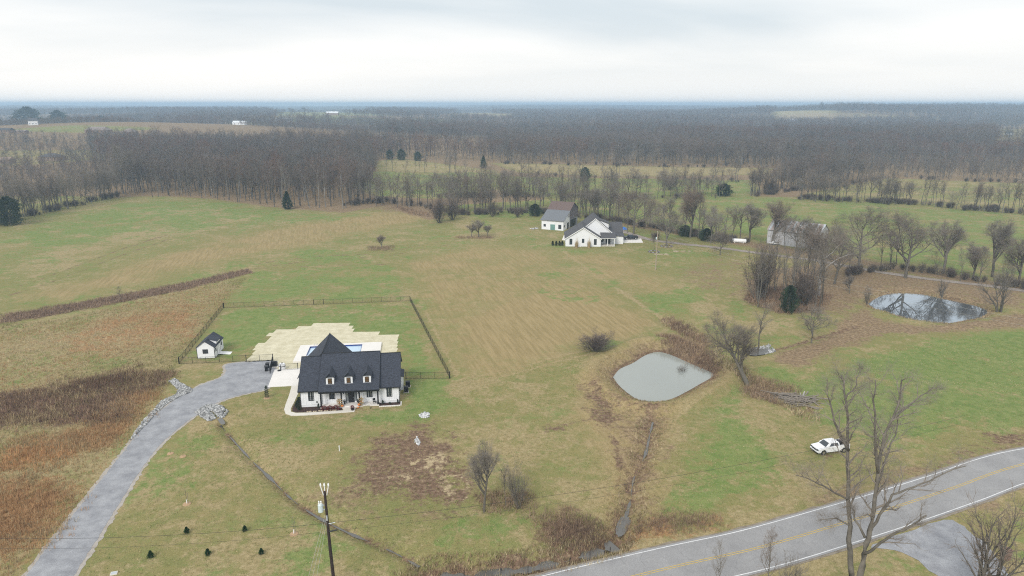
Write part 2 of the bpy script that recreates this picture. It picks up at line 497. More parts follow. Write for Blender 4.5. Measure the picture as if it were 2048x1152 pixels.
SWALE = spline(GP([(1330,640),(1400,680),(1470,735),(1500,762),(1560,790),(1620,830)]), 4)
SWALE2 = spline(GP([(1500,705),(1560,695),(1640,672),(1720,648)]), 4)
def terr(X, Y):
    X = np.asarray(X, float); Y = np.asarray(Y, float)
    z = 0.5*np.sin(X*0.021+0.6)*np.sin(Y*0.019+1.9)*sstep(190, 300, Y)
    z = z + sstep(1300, 3200, Y)*(6+4*np.sin(X/1150+1.3)*np.cos(Y/1500)+2*np.sin(X/330+Y/900))
    z = z + 25*np.exp(-((X+560)/380)**2-((Y-960)/300)**2)
    z = z + 20*np.exp(-((X-900)/420)**2-((Y-2150)/330)**2) + 20*np.exp(-((X+480)/420)**2-((Y-1750)/300)**2) + 9*np.exp(-((X-60)/300)**2-((Y-2500)/300)**2)
    z = z + 27*np.exp(-((X-1550)/650)**2-((Y-2500)/480)**2) + 19*np.exp(-((X+1050)/850)**2-((Y-2450)/430)**2)
    z = z + sstep(2900, 5000, Y)*(9+7*np.sin(X/1400+.4)+4.5*np.sin(X/520+1.1)+3*np.sin(X/190+Y/700))
    for pts, dep, w in ((DITCH, .58, .7), (CREEK, 1.15, 1.5), (BROOK, .55, 1.2), (SWALE, .6, 2.0), (SWALE2, .35, 1.6)):
        m = near_box(X, Y, pts, 6)
        if m.any():
            d = line_dist(X[m], Y[m], pts)
            z[m] -= dep*np.exp(-(d/w)**2) + .12*np.exp(-(d/3.2)**2)
    for pts, wz, berm in ((POND, POND_Z, .95), (POND2, POND2_Z, .25)):
        m = near_box(X, Y, pts, 16)
        if m.any():
            s = sd_poly(X[m], Y[m], pts); o = np.maximum(-s, 0)
            zo = z[m]*sstep(0, 9, o) + wz*(1-sstep(0, 2.6, o)) + berm*np.exp(-((o-4.4)/1.8)**2)
            z[m] = np.where(s > 0, wz-np.clip(s*.35, 0, 1.3), zo)
    return z
def tz(x, y): return float(terr(np.array([float(x)]), np.array([float(y)]))[0])
def on_ground(px, py):
    p = G(px, py); p.z = tz(p.x, p.y); return p

def graded(a, b, step, far_lo, far_hi, g, mid=None):
    core = list(np.arange(a, b+1e-6, step)); s = step; x = core[-1]; hi = []
    while x < far_hi:
        s = max(s*g, s) if (mid is None or x >= mid[1]) else mid[2]; x += s; hi.append(x)
    s = step; x = core[0]; lo = []
    while x > far_lo:
        s = s*g if (mid is None or x <= mid[0]) else mid[2]; x -= s; lo.append(x)
    return np.array(lo[::-1]+core+hi)
gx = graded(-75, 75, 0.5, -13000, 13000, 1.03, (-130, 130, 0.9))
gy = graded(58, 150, 0.5, 20, 15000, 1.016, (40, 200, 0.9))
NX, NY = len(gx), len(gy)
VX, VY = np.meshgrid(gx, gy)
VX, VY = VX.ravel(), VY.ravel()
VZ = terr(VX, VY)
ii = (np.arange(NY-1)[:, None]*NX+np.arange(NX-1)[None, :]).ravel()
quads = np.stack([ii, ii+1, ii+1+NX, ii+NX], 1)

# --- what covers the ground where: (cover, strength, feather in metres, outline)
COVERS = ['lush', 'tan', 'mud', 'rust', 'leaf', 'brush', 'pale', 'stubble']
W = {k: np.zeros(VX.shape) for k in COVERS}
def cover(k, s, fe, px, world=False):
    poly = [tuple(p) for p in (px if world else GP(px))]
    m = near_box(VX, VY, poly, fe*1.5)
    if not m.any(): return
    sd = sd_poly(VX[m], VY[m], poly)
    w = np.clip(.5+sd/(2*fe), 0, 1)*abs(s)
    if s > 0: W[k][m] = np.maximum(W[k][m], w)
    else: W[k][m] *= 1-w
W['lush'][:] = np.where(VY < 420, np.where(VY < 118, .15, .25), .1); W['tan'][:] = np.where(VY < 420, np.where(VY < 118, .46, .34), .2)
# beyond the pastures the ground is leaf litter; fields are cut out of it below
W['leaf'][:] = np.where(VY > 378, 0.8, 0.0)
cover('leaf', .95, 3, [(225,398),(300,392),(420,398),(560,415),(690,424),(760,412),(860,440),(920,425),(1090,432),(1090,380),(225,375)])
cover('leaf', .55, 4, [(640,400),(790,400),(870,425),(840,432),(720,418)])
FIELDS = [
 ('tan', .62, [(752,326),(800,320),(985,342),(1000,352),(985,366),(930,352),(760,345)]),
 ('lush', .52, [(930,345),(1000,348),(1005,372),(940,392),(880,398),(750,392),(700,372),(705,345),(850,348)]),
 ('tan', .75, [(985,328),(1250,333),(1540,337),(1530,350),(1250,352),(1040,345)]),
 ('lush', .52, [(985,352),(1250,356),(1500,362),(1515,380),(1500,392),(1450,402),(1130,400),(1000,385)]),
 ('lush', .52, [(1130,398),(1440,404),(1470,390),(1580,396),(1780,405),(2060,428),(2300,450),(2300,640),(2060,556),(1800,528),(1500,480),(1180,446),(880,432),(880,412)]),
 ('lush', .52, [(1460,368),(1500,364),(1512,378),(1490,388),(1455,388)]),
 ('tan', .45, [(1690,374),(1780,357),(2060,366),(2300,380),(2300,455),(2060,424),(1790,401),(1610,388)]),
 ('rust', .8, [(1770,302),(2060,308),(2300,316),(2300,296),(2060,285),(2000,284),(1960,300),(1800,296)]),
 ('tan', .7, [(1985,258),(2300,262),(2300,284),(1985,282)]),
 ('pale', .5, [(1545,238),(1670,241),(1670,250),(1550,250)]),
 ('pale', .5, [(1710,257),(1765,259),(1765,266),(1710,266)]),
 ('lush', .3, [(540,232),(720,233),(800,243),(660,252),(560,246)]),
 ('pale', .4, [(930,231),(990,232),(985,238),(900,238)]),
]
for k, s, px in FIELDS:
    wx = [tuple(p) for p in GP(px)]
    cover('leaf', -1, max(2, .008*wx[0][1]), wx, True)
    cover(k, s, max(3, .01*wx[0][1]), wx, True)
for cx, cy_, rx, ry, k in ((880, 1930, 170, 130, 'leaf'), (1080, 1880, 60, 90, 'tan'), (-430, 1560, 200, 120, 'lush'), (-620, 1700, 120, 100, 'tan'), (60, 2330, 130, 100, 'tan'), (-200, 1650, 60, 80, 'lush')):
    wx = [(cx+rx*math.cos(a*.5236), cy_+ry*math.sin(a*.5236)) for a in range(12)]
    cover('leaf', -1, 12, wx, True); cover(k, .6, 14, wx, True)
for wx, k, s in (([(-610,820),(-490,800),(-430,850),(-460,880),(-560,890)], 'lush', .4), ([(-470,560),(-390,545),(-350,600),(-400,660),(-500,640)], 'tan', .6)):
    cover('leaf', -1, 8, wx, True); cover(k, s, 10, wx, True)
# left back field
cover('lush', .58, 12, [(0,470),(230,408),(330,398),(500,408),(640,425),(760,425),(700,440),(500,450),(300,470),(130,500),(0,540)])
cover('lush', .5, 8, [(0,640),(120,600),(300,570),(500,520),(640,490),(760,505),(700,525),(480,540),(250,580),(60,640)])
cover('tan', .7, 8, [(200,430),(330,412),(480,425),(640,440),(560,450),(380,440)])
cover('tan', .62, 8, [(0,520),(120,490),(260,480),(180,530),(60,570),(0,580)])
cover('tan', .75, 10, [(130,470),(260,450),(420,440),(500,450),(380,470),(200,500)])
cover('stubble', .75, 8, [(60,590),(150,560),(330,510),(520,460),(700,430),(860,415),(900,430),(760,460),(640,485),(450,520),(300,560),(100,610)])
cover('tan', .55, 8, [(860,440),(1000,440),(1060,460),(1120,480),(1000,485),(900,478)])
# mown field right of the fence
cover('stubble', .62, 6, [(800,528),(960,490),(1080,500),(1160,540),(1240,590),(1330,640),(1290,690),(1160,700),(1060,745),(960,770),(905,745),(860,650)])
cover('stubble', 1.0, 5, [(905,650),(1000,600),(1120,570),(1260,620),(1325,650),(1260,675),(1150,690),(1020,730),(960,720)])
cover('lush', .40, 6, [(1010,560),(1100,530),(1180,560),(1240,600),(1180,620),(1080,600)])
cover('lush', .45, 5, [(1130,520),(1250,585),(1330,640),(1345,632),(1290,590),(1180,525)])
cover('tan', .5, 1.2, [(790,528),(800,528),(905,748),(898,748)])
# back yard
cover('lush', .55, 3, [(500,540),(790,528),(820,600),(450,612)])
cover('lush', .62, 3, [(450,618),(818,605),(845,650),(890,750),(815,755),(800,700),(600,650),(520,690),(480,718),(365,724)])
cover('tan', .5, 3, [(440,660),(520,640),(530,680),(470,690),(440,690)])
cover('tan', .45, 3, [(700,630),(800,615),(815,650),(830,700),(800,690),(730,650)])
# bright strip by the house
cover('lush', .95, 3, [(810,760),(885,762),(900,800),(860,840),(740,850),(690,840),(720,825),(808,815)])
cover('lush', .6, 4, [(500,870),(560,850),(640,868),(630,885),(560,885)])
cover('lush', .5, 5, [(330,880),(440,840),(470,880),(430,960),(330,1000),(250,1040),(290,960)])
cover('lush', .6, 2.2, [(300,925),(385,838),(405,842),(330,925),(230,1050),(190,1120),(175,1120),(235,1020)])
cover('lush', .55, 4, [(640,1060),(760,1080),(740,1152),(560,1152),(600,1080)])
cover('tan', .55, 5, [(560,880),(760,880),(720,920),(600,960),(520,930)])
cover('tan', .55, 4, [(560,840),(700,845),(690,862),(580,860)])
cover('tan', .5, 5, [(180,1060),(300,1020),(420,1080),(520,1152),(300,1152)])
cover('tan', .6, 3, [(380,900),(460,890),(500,940),(420,960)])
cover('leaf', .40, 2.2, [(440,860),(480,880),(600,990),(720,1050),(860,1110),(870,1130),(700,1080),(560,1000),(470,920)])
cover('leaf', .5, 3, [(600,960),(720,960),(800,1010),(960,1010),(900,1040),(700,1050),(620,1010)])
# churned drain field
cover('mud', .72, 4, [(725,885),(790,860),(850,850),(905,880),(945,940),(955,1000),(900,1020),(800,1010),(715,985),(700,930)])
cover('pale', .42, 2, [(810,930),(870,905),(920,940),(930,1000),(900,1008),(850,960)])
cover('pale', .38, 2, [(760,950),(830,950),(840,990),(760,985)])
cover('mud', .6, 2, [(820,830),(860,840),(850,880),(800,870)])
# creek meadow
cover('lush', .6, 4, [(900,1035),(1060,1030),(1070,1080),(960,1105),(880,1080)])
cover('tan', .6, 4, [(700,1070),(900,1060),(940,1110),(1060,1100),(1000,1125),(860,1135),(800,1100)])
cover('brush', .85, 3, [(1060,1035),(1120,1020),(1190,1040),(1210,1075),(1170,1095),(1100,1095)])
cover('rust', .6, 2, [(1130,1085),(1220,1050),(1225,1085),(1150,1105)])
cover('brush', .5, 2, [(960,985),(1055,985),(1060,1020),(975,1020)])
cover('tan', .75, 2, [(830,1150),(900,1145),(1080,1128),(1250,1085),(1400,1050),(1540,1040),(1400,1090),(1180,1128),(1000,1165)])
cover('rust', .65, 3, [(1240,1050),(1330,1040),(1440,1030),(1450,1050),(1330,1075),(1260,1085)])
cover('brush', .5, 2, [(1245,1040),(1330,1030),(1330,1060),(1260,1075)])
# around the near pond
cover('tan', .8, 6, [(1150,720),(1200,700),(1280,685),(1330,690),(1440,735),(1445,770),(1380,810),(1350,850),(1330,960),(1300,1040),(1210,1060),(1215,960),(1190,880),(1140,800)])
cover('tan', .65, 3, [(1195,740),(1280,695),(1330,692),(1440,742),(1435,765),(1330,815),(1290,815),(1225,780),(1190,780)])
cover('mud', .55, 3, [(1165,790),(1205,780),(1240,810),(1230,850),(1180,840)])
cover('mud', .5, 2, [(1070,850),(1140,845),(1140,862),(1080,866)])
cover('mud', .35, 3, [(1260,815),(1330,812),(1320,860),(1290,900),(1270,860)])
cover('brush', .8, 2, [(1320,672),(1350,672),(1400,700),(1440,735),(1425,742),(1380,720),(1330,690)])
cover('brush', .9, 1.6, [(1325,636),(1345,634),(1420,680),(1410,690),(1360,662)])
cover('lush', .9, 2, [(1185,688),(1225,680),(1255,690),(1220,702),(1175,704)])
cover('lush', .45, 6, [(1040,880),(1110,860),(1150,900),(1130,980),(1060,960)])
cover('lush', .95, 5, [(1400,870),(1450,840),(1500,870),(1520,930),(1540,980),(1450,1000),(1340,1030),(1380,940)])
cover('tan', .5, 5, [(1180,880),(1260,900),(1230,1000),(1180,1020),(1120,980)])
cover('lush', .75, 3, [(1440,765),(1490,770),(1480,830),(1420,830)])
cover('stubble', 1.0, 5, [(1150,770),(1190,725),(1290,685),(1440,735),(1445,775),(1370,820),(1340,860),(1325,960),(1300,1035),(1215,1050),(1225,960),(1215,900),(1170,840)])
cover('mud', .8, 3, [(1170,770),(1200,760),(1215,800),(1240,835),(1225,870),(1185,840)])
cover('mud', .7, 3, [(1270,815),(1330,810),(1315,850),(1295,880),(1275,860)])
cover('lush', -.8, 5, [(1190,740),(1290,690),(1440,742),(1430,775),(1330,830),(1312,900),(1295,960),(1275,1005),(1245,1000),(1262,900),(1240,830),(1200,790)])
cover('tan', .95, 3, [(1190,740),(1290,690),(1440,742),(1430,775),(1330,830),(1312,900),(1295,960),(1275,1005),(1245,1000),(1262,900),(1240,830),(1200,790)])
cover('mud', .6, 3, [(1190,760),(1240,790),(1300,815),(1340,812),(1320,835),(1270,830),(1200,800)])
cover('leaf', .62, 5, [(1225,800),(1330,815),(1345,860),(1325,960),(1300,1035),(1225,1050),(1235,960),(1225,890)])
# pasture by the second house and the clump
cover('stubble', .6, 6, [(1110,505),(1240,510),(1340,560),(1420,600),(1300,590),(1180,550)])
cover('lush', .6, 4, [(1270,590),(1380,570),(1420,610),(1360,640),(1290,625)])
cover('tan', .7, 4, [(1370,600),(1420,600),(1500,640),(1580,640),(1560,680),(1460,650),(1380,650)])
cover('leaf', .45, 4, [(1470,500),(1540,560),(1500,600),(1400,580),(1330,545),(1420,520)])
cover('tan', .6, 3, [(1345,560),(1400,575),(1380,600),(1330,590)])
cover('lush', .55, 3, [(1310,492),(1400,500),(1440,512),(1380,520),(1310,506)])
cover('lush', .5, 4, [(1090,485),(1180,498),(1260,492),(1280,500),(1200,510),(1100,505)])
cover('tan', .55, 4, [(1090,455),(1130,462),(1125,480),(1085,478)])
cover('leaf', .8, 3, [(1235,452),(1400,478),(1500,496),(1640,522),(1800,545),(2060,590),(2060,575),(1800,530),(1640,505),(1420,470),(1260,445)])
cover('leaf', .78, 4, [(1530,540),(1650,520),(1800,545),(1980,572),(2060,590),(2060,615),(1985,618),(1900,600),(1800,585),(1735,600),(1690,630),(1600,625),(1500,600),(1480,560)])
cover('leaf', .85, 2.5, [(1700,625),(1735,608),(1760,640),(1850,652),(1960,640),(2060,622),(2060,655),(1900,665),(1780,668),(1680,700),(1600,735),(1545,728),(1560,700),(1640,680)])
cover('tan', .5, 3, [(1545,728),(1600,735),(1690,700),(1800,672),(1900,668),(1800,700),(1680,735),(1600,755)])
cover('lush', 1.0, 4, [(1520,735),(1600,755),(1700,730),(1830,690),(1950,668),(2100,655),(2150,700),(2060,730),(1900,720),(1760,745),(1660,800),(1600,790)])
cover('lush', .8, 6, [(1600,780),(1760,730),(1900,700),(2100,690),(2200,880),(2000,860),(1900,890),(1760,900),(1640,860)])
cover('tan', .42, 6, [(1740,740),(1900,725),(2030,720),(2060,770),(1900,790),(1780,780)])
cover('lush', .8, 5, [(1880,780),(2000,775),(2100,790),(2100,840),(1960,810)])
cover('tan', .6, 3, [(1830,860),(1910,850),(1990,820),(2060,830),(2060,860),(1940,880),(1860,880)])
cover('mud', .6, 2.5, [(1900,885),(1990,860),(2080,845),(2080,885),(1990,895),(1900,915)])
cover('leaf', .7, 2.5, [(1640,985),(1760,950),(1900,905),(2080,868),(2080,892),(1900,935),(1700,1000),(1600,1030)])
cover('brush', .7, 2, [(1500,755),(1540,760),(1600,780),(1560,810),(1490,790)])
cover('lush', .7, 2, [(1530,745),(1580,765),(1640,790),(1660,815),(1590,785)])
cover('brush', .9, 3, [(1510,575),(1600,570),(1660,590),(1640,622),(1560,628),(1480,600)])
# south side of the road
cover('lush', .6, 3, [(1710,1100),(1790,1095),(1860,1130),(1880,1180),(1700,1180)])
cover('lush', .45, 4, [(1960,1080),(2100,1000),(2200,1200),(2030,1200)])
cover('tan', .7, 2, [(1560,1110),(1720,1070),(1720,1140),(1600,1180),(1400,1180)])
cover('leaf', .5, 2, [(1900,1020),(2060,970),(2060,1000),(1940,1050)])
# broomsedge on the left
BROOM = [(0,650),(120,632),(250,600),(400,570),(495,550),(447,612),(352,735),(335,765),(255,885),(150,1010),(40,1152),(-160,1152),(-260,900),(-160,690)]
cover('tan', .62, 3, BROOM)
cover('rust', .55, 6, [(60,680),(200,640),(360,600),(430,610),(390,670),(300,700),(120,720)])
cover('rust', .85, 3, [(0,900),(70,880),(180,850),(250,790),(300,790),(280,840),(200,900),(120,920),(0,940)])
cover('rust', .85, 4, [(-100,960),(60,960),(140,985),(100,1060),(40,1120),(-100,1100)])
cover('brush', .95, 2.5, [(-120,800),(0,790),(90,775),(180,755),(260,740),(340,745),(330,772),(262,792),(250,835),(190,845),(60,850),(-120,860)])
cover('pale', .55, 1.5, [(165,775),(240,768),(320,762),(300,774),(200,782)])
cover('lush', .3, 3, [(-20,900),(60,905),(120,925),(60,950),(-20,945)])
cover('leaf', .6, 2, [(60,1060),(130,1030),(120,1075),(50,1110)])
cover('brush', .9, 2.0, [(0,632),(120,612),(240,590),(360,568),(498,538),(502,546),(370,580),(250,604),(120,628),(0,648)])

# wheel tracks, mowing edges and worn paths
for px, k, s0, wd in (([(905,762),(960,752),(1040,735),(1120,712),(1190,698)], 'tan', .95, .5), ([(905,770),(965,760),(1045,743),(1125,720),(1195,706)], 'tan', .9, .5), ([(1120,498),(1180,540),(1250,588),(1335,642)], 'tan', .95, .9), ([(500,538),(640,532),(792,528)], 'mud', .55, .5),
                     ([(0,585),(120,545),(240,500),(330,470)], 'mud', .5, .8), ([(0,597),(125,556),(246,510),(338,478)], 'mud', .5, .8), ([(500,530),(640,512),(760,506),(900,480),(1000,474)], 'mud', .45, .8), ([(490,540),(640,520),(770,512),(910,487)], 'mud', .4, .8),
                     ([(1330,850),(1370,820),(1420,790),(1450,770)], 'tan', 1.0, .7), ([(1322,835),(1362,812),(1410,783)], 'tan', 1.0, .6), ([(1190,790),(1200,830),(1230,880),(1240,940)], 'mud', .6, .8), ([(840,600),(880,680),(915,752)], 'tan', .9, .5),
                     ([(590,890),(700,900),(790,870)], 'tan', .7, .5), ([(1640,905),(1720,930),(1830,945),(1900,925)], 'mud', .55, .35), ([(1640,912),(1722,938),(1830,953),(1902,932)], 'mud', .55, .35), ([(180,1120),(290,1010),(380,940)], 'tan', .6, .5)):
    ln = [tuple(p) for p in spline(GP(px), 4)]; m = near_box(VX, VY, ln, wd*3); o_ = line_dist(VX[m], VY[m], ln)
    W[k][m] = np.maximum(W[k][m], s0*np.exp(-(o_/wd)**2))
for ring, k, s0, wd in ((POND, 'mud', .9, 1.1), (POND, 'leaf', .55, 4.0), (POND2, 'leaf', .9, 1.5), (POND, 'tan', .9, 6.0)):
    m = near_box(VX, VY, ring, wd*3); o_ = np.abs(sd_poly(VX[m], VY[m], [tuple(p) for p in ring]))
    W[k][m] = np.maximum(W[k][m], s0*np.exp(-(o_/wd)**2))
for ln, wd, s0 in ((DITCH, .55, .55), (CREEK, 2.1, .95), (BROOK, 1.6, .6), (SWALE2, 1.0, .6)):
    m = near_box(VX, VY, ln, wd*3); o_ = line_dist(VX[m], VY[m], [tuple(p) for p in ln])
    W['mud'][m] = np.maximum(W['mud'][m], s0*np.exp(-(o_/wd)**2))
ground_me = bpy.data.meshes.new('ground')
ground_me.vertices.add(len(VX)); ground_me.vertices.foreach_set('co', np.stack([VX, VY, VZ], 1).astype(np.float32).ravel())
ground_me.loops.add(quads.size); ground_me.loops.foreach_set('vertex_index', quads.astype(np.int32).ravel())
ground_me.polygons.add(len(quads))
ground_me.polygons.foreach_set('loop_start', np.arange(0, quads.size, 4, dtype=np.int32))
ground_me.polygons.foreach_set('loop_total', np.full(len(quads), 4, np.int32))
ground_me.polygons.foreach_set('use_smooth', np.ones(len(quads), bool))
bare = np.maximum.reduce([W['stubble'], W['leaf'], W['rust'], W['brush'], W['mud'], W['pale']])
W['lush'] = np.where(W['lush'] <= .301, W['lush']*(1-bare), W['lush']*(1-.6*np.maximum(W['leaf'], W['mud'])))
W['tan'] = np.where(W['tan'] <= .461, W['tan']*(1-.5*bare), W['tan'])
for nm, ks in (('coverA', COVERS[:4]), ('coverB', COVERS[4:])):
    at = ground_me.color_attributes.new(nm, 'FLOAT_COLOR', 'POINT')
    at.data.foreach_set('color', np.stack([W[k] for k in ks], 1).astype(np.float32).ravel())
ground_me.update(calc_edges=True)

def ground_material():
    m, nt, b = _nodes('pasture'); N, L = nt.nodes, nt.links
    ge = N.new('ShaderNodeNewGeometry'); pos = ge.outputs['Position']
    def noise(scale, detail=4, rough=.6, rot=None, sc=None, dist=0.0, off=None):
        v = pos
        if off is not None:
            mp = N.new('ShaderNodeMapping'); mp.inputs['Location'].default_value = (off*13.7, off*7.1, off*3.3)
            L.new(pos, mp.inputs[0]); v = mp.outputs[0]
        if rot is not None:
            mp = N.new('ShaderNodeMapping'); mp.vector_type = 'TEXTURE'; mp.inputs['Rotation'].default_value = (0, 0, rot); mp.inputs['Scale'].default_value = sc
            L.new(pos, mp.inputs[0]); v = mp.outputs[0]
        n = N.new('ShaderNodeTexNoise'); n.inputs['Scale'].default_value = scale; n.inputs['Detail'].default_value = detail
        n.inputs['Roughness'].default_value = rough; n.inputs['Distortion'].default_value = dist
        L.new(v, n.inputs['Vector']); return n.outputs['Fac']
    def math_(op, a, b_, c=None):
        n = N.new('ShaderNodeMath'); n.operation = op
        for i, q in enumerate((a, b_, c)):
            if q is None: continue
            if hasattr(q, 'is_linked') or hasattr(q, 'node'): L.new(q, n.inputs[i])
            else: n.inputs[i].default_value = q
        return n.outputs[0]
    def maprange(v, a, b_, c, d, smooth=True):
        n = N.new('ShaderNodeMapRange'); n.interpolation_type = 'SMOOTHSTEP' if smooth else 'LINEAR'
        for i, q in enumerate((a, b_, c, d)): n.inputs[i+1].default_value = q
        L.new(v, n.inputs[0]); return n.outputs[0]
    def mix(f, a, c):
        n = N.new('ShaderNodeMix'); n.data_type = 'RGBA'
        for i, q in ((0, f), (6, a), (7, c)):
            if isinstance(q, (tuple, float)): n.inputs[i].default_value = (*q, 1) if isinstance(q, tuple) else q
            else: L.new(q, n.inputs[i])
        return n.outputs[2]
    big = noise(.028, 3, .5); mid = noise(.16, 6, .62, dist=.3); fine = noise(1.5, 6, .7); grain = noise(7.0, 3, .7)
    clump = noise(.55, 5, .65, dist=.2)
    streak = noise(1.0, 4, .6, R(106), (9.0, .8, 1))
    sA = N.new('ShaderNodeAttribute'); sA.attribute_name = 'coverA'
    sB = N.new('ShaderNodeAttribute'); sB.attribute_name = 'coverB'
    def rgb(at):
        n = N.new('ShaderNodeSeparateColor'); L.new(at.outputs['Color'], n.inputs[0]); return n.outputs[0], n.outputs[1], n.outputs[2], at.outputs['Alpha']
    lush, tan, mud, rust = rgb(sA); leaf, brush, pale, stub = rgb(sB)
    # ragged edges: a cover shows where its own many-scaled noise plus its weight pass one half
    def patches(seed, a=.10, b_=.42, c_=1.7):
        n1 = noise(a, 3, .5, dist=.3, off=seed); n2 = noise(b_, 4, .6, dist=.3, off=seed+7); n3 = noise(c_, 4, .7, off=seed+3)
        return math_('ADD', math_('MULTIPLY', n1, .40), math_('ADD', math_('MULTIPLY', n2, .36), math_('MULTIPLY', n3, .24)))
    def wt(w, seed, soft=.22, amp=4.2, sc=(.10, .42, 1.7)):
        v = math_('ADD', w, math_('MULTIPLY', math_('SUBTRACT', patches(seed, *sc), .5), amp))
        return math_('MULTIPLY', maprange(v, .5-soft, .5+soft, 0, 1), maprange(w, .02, .2, 0, 1))
    fine_sc = (.3, 1.0, 2.8)
    olive = mix(maprange(big, .35, .65, 0, 1), (0.205, 0.190, 0.072), (0.245, 0.206, 0.090))
    c = mix(maprange(clump, .40, .62, 0, .7), olive, (0.168, 0.178, 0.062))
    stubc = mix(maprange(streak, .36, .64, 0, 1), (0.250, 0.190, 0.090), (0.325, 0.245, 0.125))
    c = mix(math_('MULTIPLY', wt(tan, 11), .80), c, mix(maprange(fine, .35, .65, 0, 1), (0.250, 0.195, 0.098), (0.365, 0.285, 0.162)))
    c = mix(math_('MULTIPLY', wt(stub, 23, .35, 2.6), .92), c, stubc)
    c = mix(math_('MULTIPLY', wt(lush, 37), .88), c, mix(maprange(clump, .35, .65, 0, 1), (0.115, 0.180, 0.046), (0.188, 0.224, 0.074)))
    c = mix(wt(leaf, 41, .25, 2.6, fine_sc), c, mix(maprange(fine, .35, .65, 0, 1), (0.158, 0.110, 0.066), (0.285, 0.205, 0.126)))
    c = mix(wt(rust, 53, .25, 3.2, fine_sc), c, mix(maprange(fine, .35, .65, 0, 1), (0.22, 0.120, 0.056), (0.36, 0.215, 0.105)))
    c = mix(wt(brush, 61, .25, 3.0, fine_sc), c, mix(maprange(fine, .35, .65, 0, 1), (0.090, 0.056, 0.040), (0.195, 0.130, 0.083)))
    c = mix(wt(mud, 71, .22, 3.2, fine_sc), c, mix(maprange(fine, .35, .65, 0, 1), (0.105, 0.064, 0.043), (0.225, 0.152, 0.102)))
    c = mix(math_('MULTIPLY', wt(pale, 83, .15, 4.5, (.2, .8, 2.2)), .9), c, (0.42, 0.335, 0.205))
    # small bleached tufts and dark gaps everywhere
    c = mix(maprange(fine, .56, .70, 0, .62), c, (0.36, 0.295, 0.175))
    c = mix(maprange(fine, .30, .43, .55, 0), c, (0.10, 0.092, 0.042))
    hs = N.new('ShaderNodeHueSaturation')
    L.new(maprange(grain, .28, .72, .72, 1.44, False), hs.inputs['Value']); L.new(c, hs.inputs['Color'])
    L.new(hs.outputs[0], b.inputs['Base Color'])
    b.inputs['Roughness'].default_value = .95; b.inputs['Specular IOR Level'].default_value = .08
    bp = N.new('ShaderNodeBump'); bp.inputs['Strength'].default_value = .35; bp.inputs['Distance'].default_value = .12
    L.new(math_('ADD', fine, math_('MULTIPLY', grain, .4)), bp.inputs['Height']); L.new(bp.outputs[0], b.inputs['Normal'])
    return m
ground_me.materials.append(ground_material())
ground = link_mesh('ground', ground_me)
tag(ground, 'rolling winter pasture of olive and tan grass', kind='structure')

# ------------------------------------------------------------------ sheets: roads, paths, water
def ragged(pts, step, amp, seed):
    q = random.Random(seed); out = []
    for i in range(len(pts)):
        a, b_ = Vector(pts[i]), Vector(pts[(i+1) % len(pts)]); n = max(1, int((b_-a).length/step))
        nr = Vector((-(b_-a).y, (b_-a).x)).normalized()
        for k in range(n): out.append(a.lerp(b_, k/n)+nr*q.gauss(0, amp))
    return out
def sheet(name, pts, z, m, label=None, thick=0.0, kind='structure', parent=None, drape=False):
    mb = MB()
    P3 = [(p[0], p[1], (tz(p[0], p[1])+z) if drape else z) for p in pts]
    a = sum(P3[i][0]*P3[(i+1) % len(P3)][1]-P3[(i+1) % len(P3)][0]*P3[i][1] for i in range(len(P3)))
    if a < 0: P3.reverse()
    if thick: mb.slab(P3, thick)
    else: mb.quad(*P3)
    o = mb.build(name, m, parent)
    return tag(o, label, kind=kind)
def offset_line(pts, d):
    out = []
    for i, p in enumerate(pts):
        t = (Vector(pts[min(i+1, len(pts)-1)])-Vector(pts[max(i-1, 0)])).normalized()
        out.append(Vector(p)+Vector((-t.y, t.x))*d)
    return out
def ribbon(name, pts, d0, d1, z, m, label=None, parent=None, kind='structure', cross=1, drape=False, jag=0.0, seed=1):
    q = random.Random(seed); rows = []
    for k in range(cross+1):
        rows.append(offset_line(pts, d0+(d1-d0)*k/cross))
    V, Fc = [], []
    for k, r in enumerate(rows):
        for p in r:
            j = q.gauss(0, jag) if jag and k in (0, cross) else 0
            V.append((p.x+j, p.y+j, (tz(p.x, p.y) if drape else 0)+z))
    n = len(pts)
    for k in range(cross):
        for i in range(n-1):
            Fc.append((k*n+i, k*n+i+1, (k+1)*n+i+1, (k+1)*n+i))
    mb = MB(); mb.v, mb.f = V, Fc
    if d1 < d0: mb.f = [tuple(reversed(f)) for f in Fc]
    o = mb.build(name, m, parent)
    if parent is None: tag(o, label, kind=kind)
    return o

def trickle(name, pts, w, z, m, label, seed):
    """water of uneven width that breaks off here and there"""
    pts = [p for i in range(len(pts)-1) for p in (Vector(pts[i]), Vector(pts[i]).lerp(Vector(pts[i+1]), .5))]+[Vector(pts[-1])]
    q = random.Random(seed); ph = [q.uniform(0, 6) for _ in range(4)]; mb = MB(); n = len(pts)
    ws = [max(.02, w*(.55+.55*math.sin(i*.55+ph[0])+.45*math.sin(i*.21+ph[1])+.35*math.sin(i*1.3+ph[2]))) for i in range(n)]
    for i in range(n):
        t = (pts[min(i+1, n-1)]-pts[max(i-1, 0)]).normalized(); nr = Vector((-t.y, t.x))
        for s in (-1, 1):
            p = pts[i]+nr*s*ws[i]; mb.v.append((p.x, p.y, z))
    for i in range(n-1):
        if ws[i] > .03 or ws[i+1] > .03: mb.f.append((2*i, 2*i+2, 2*i+3, 2*i+1))
    return tag(mb.build(name, m), label, kind='structure')
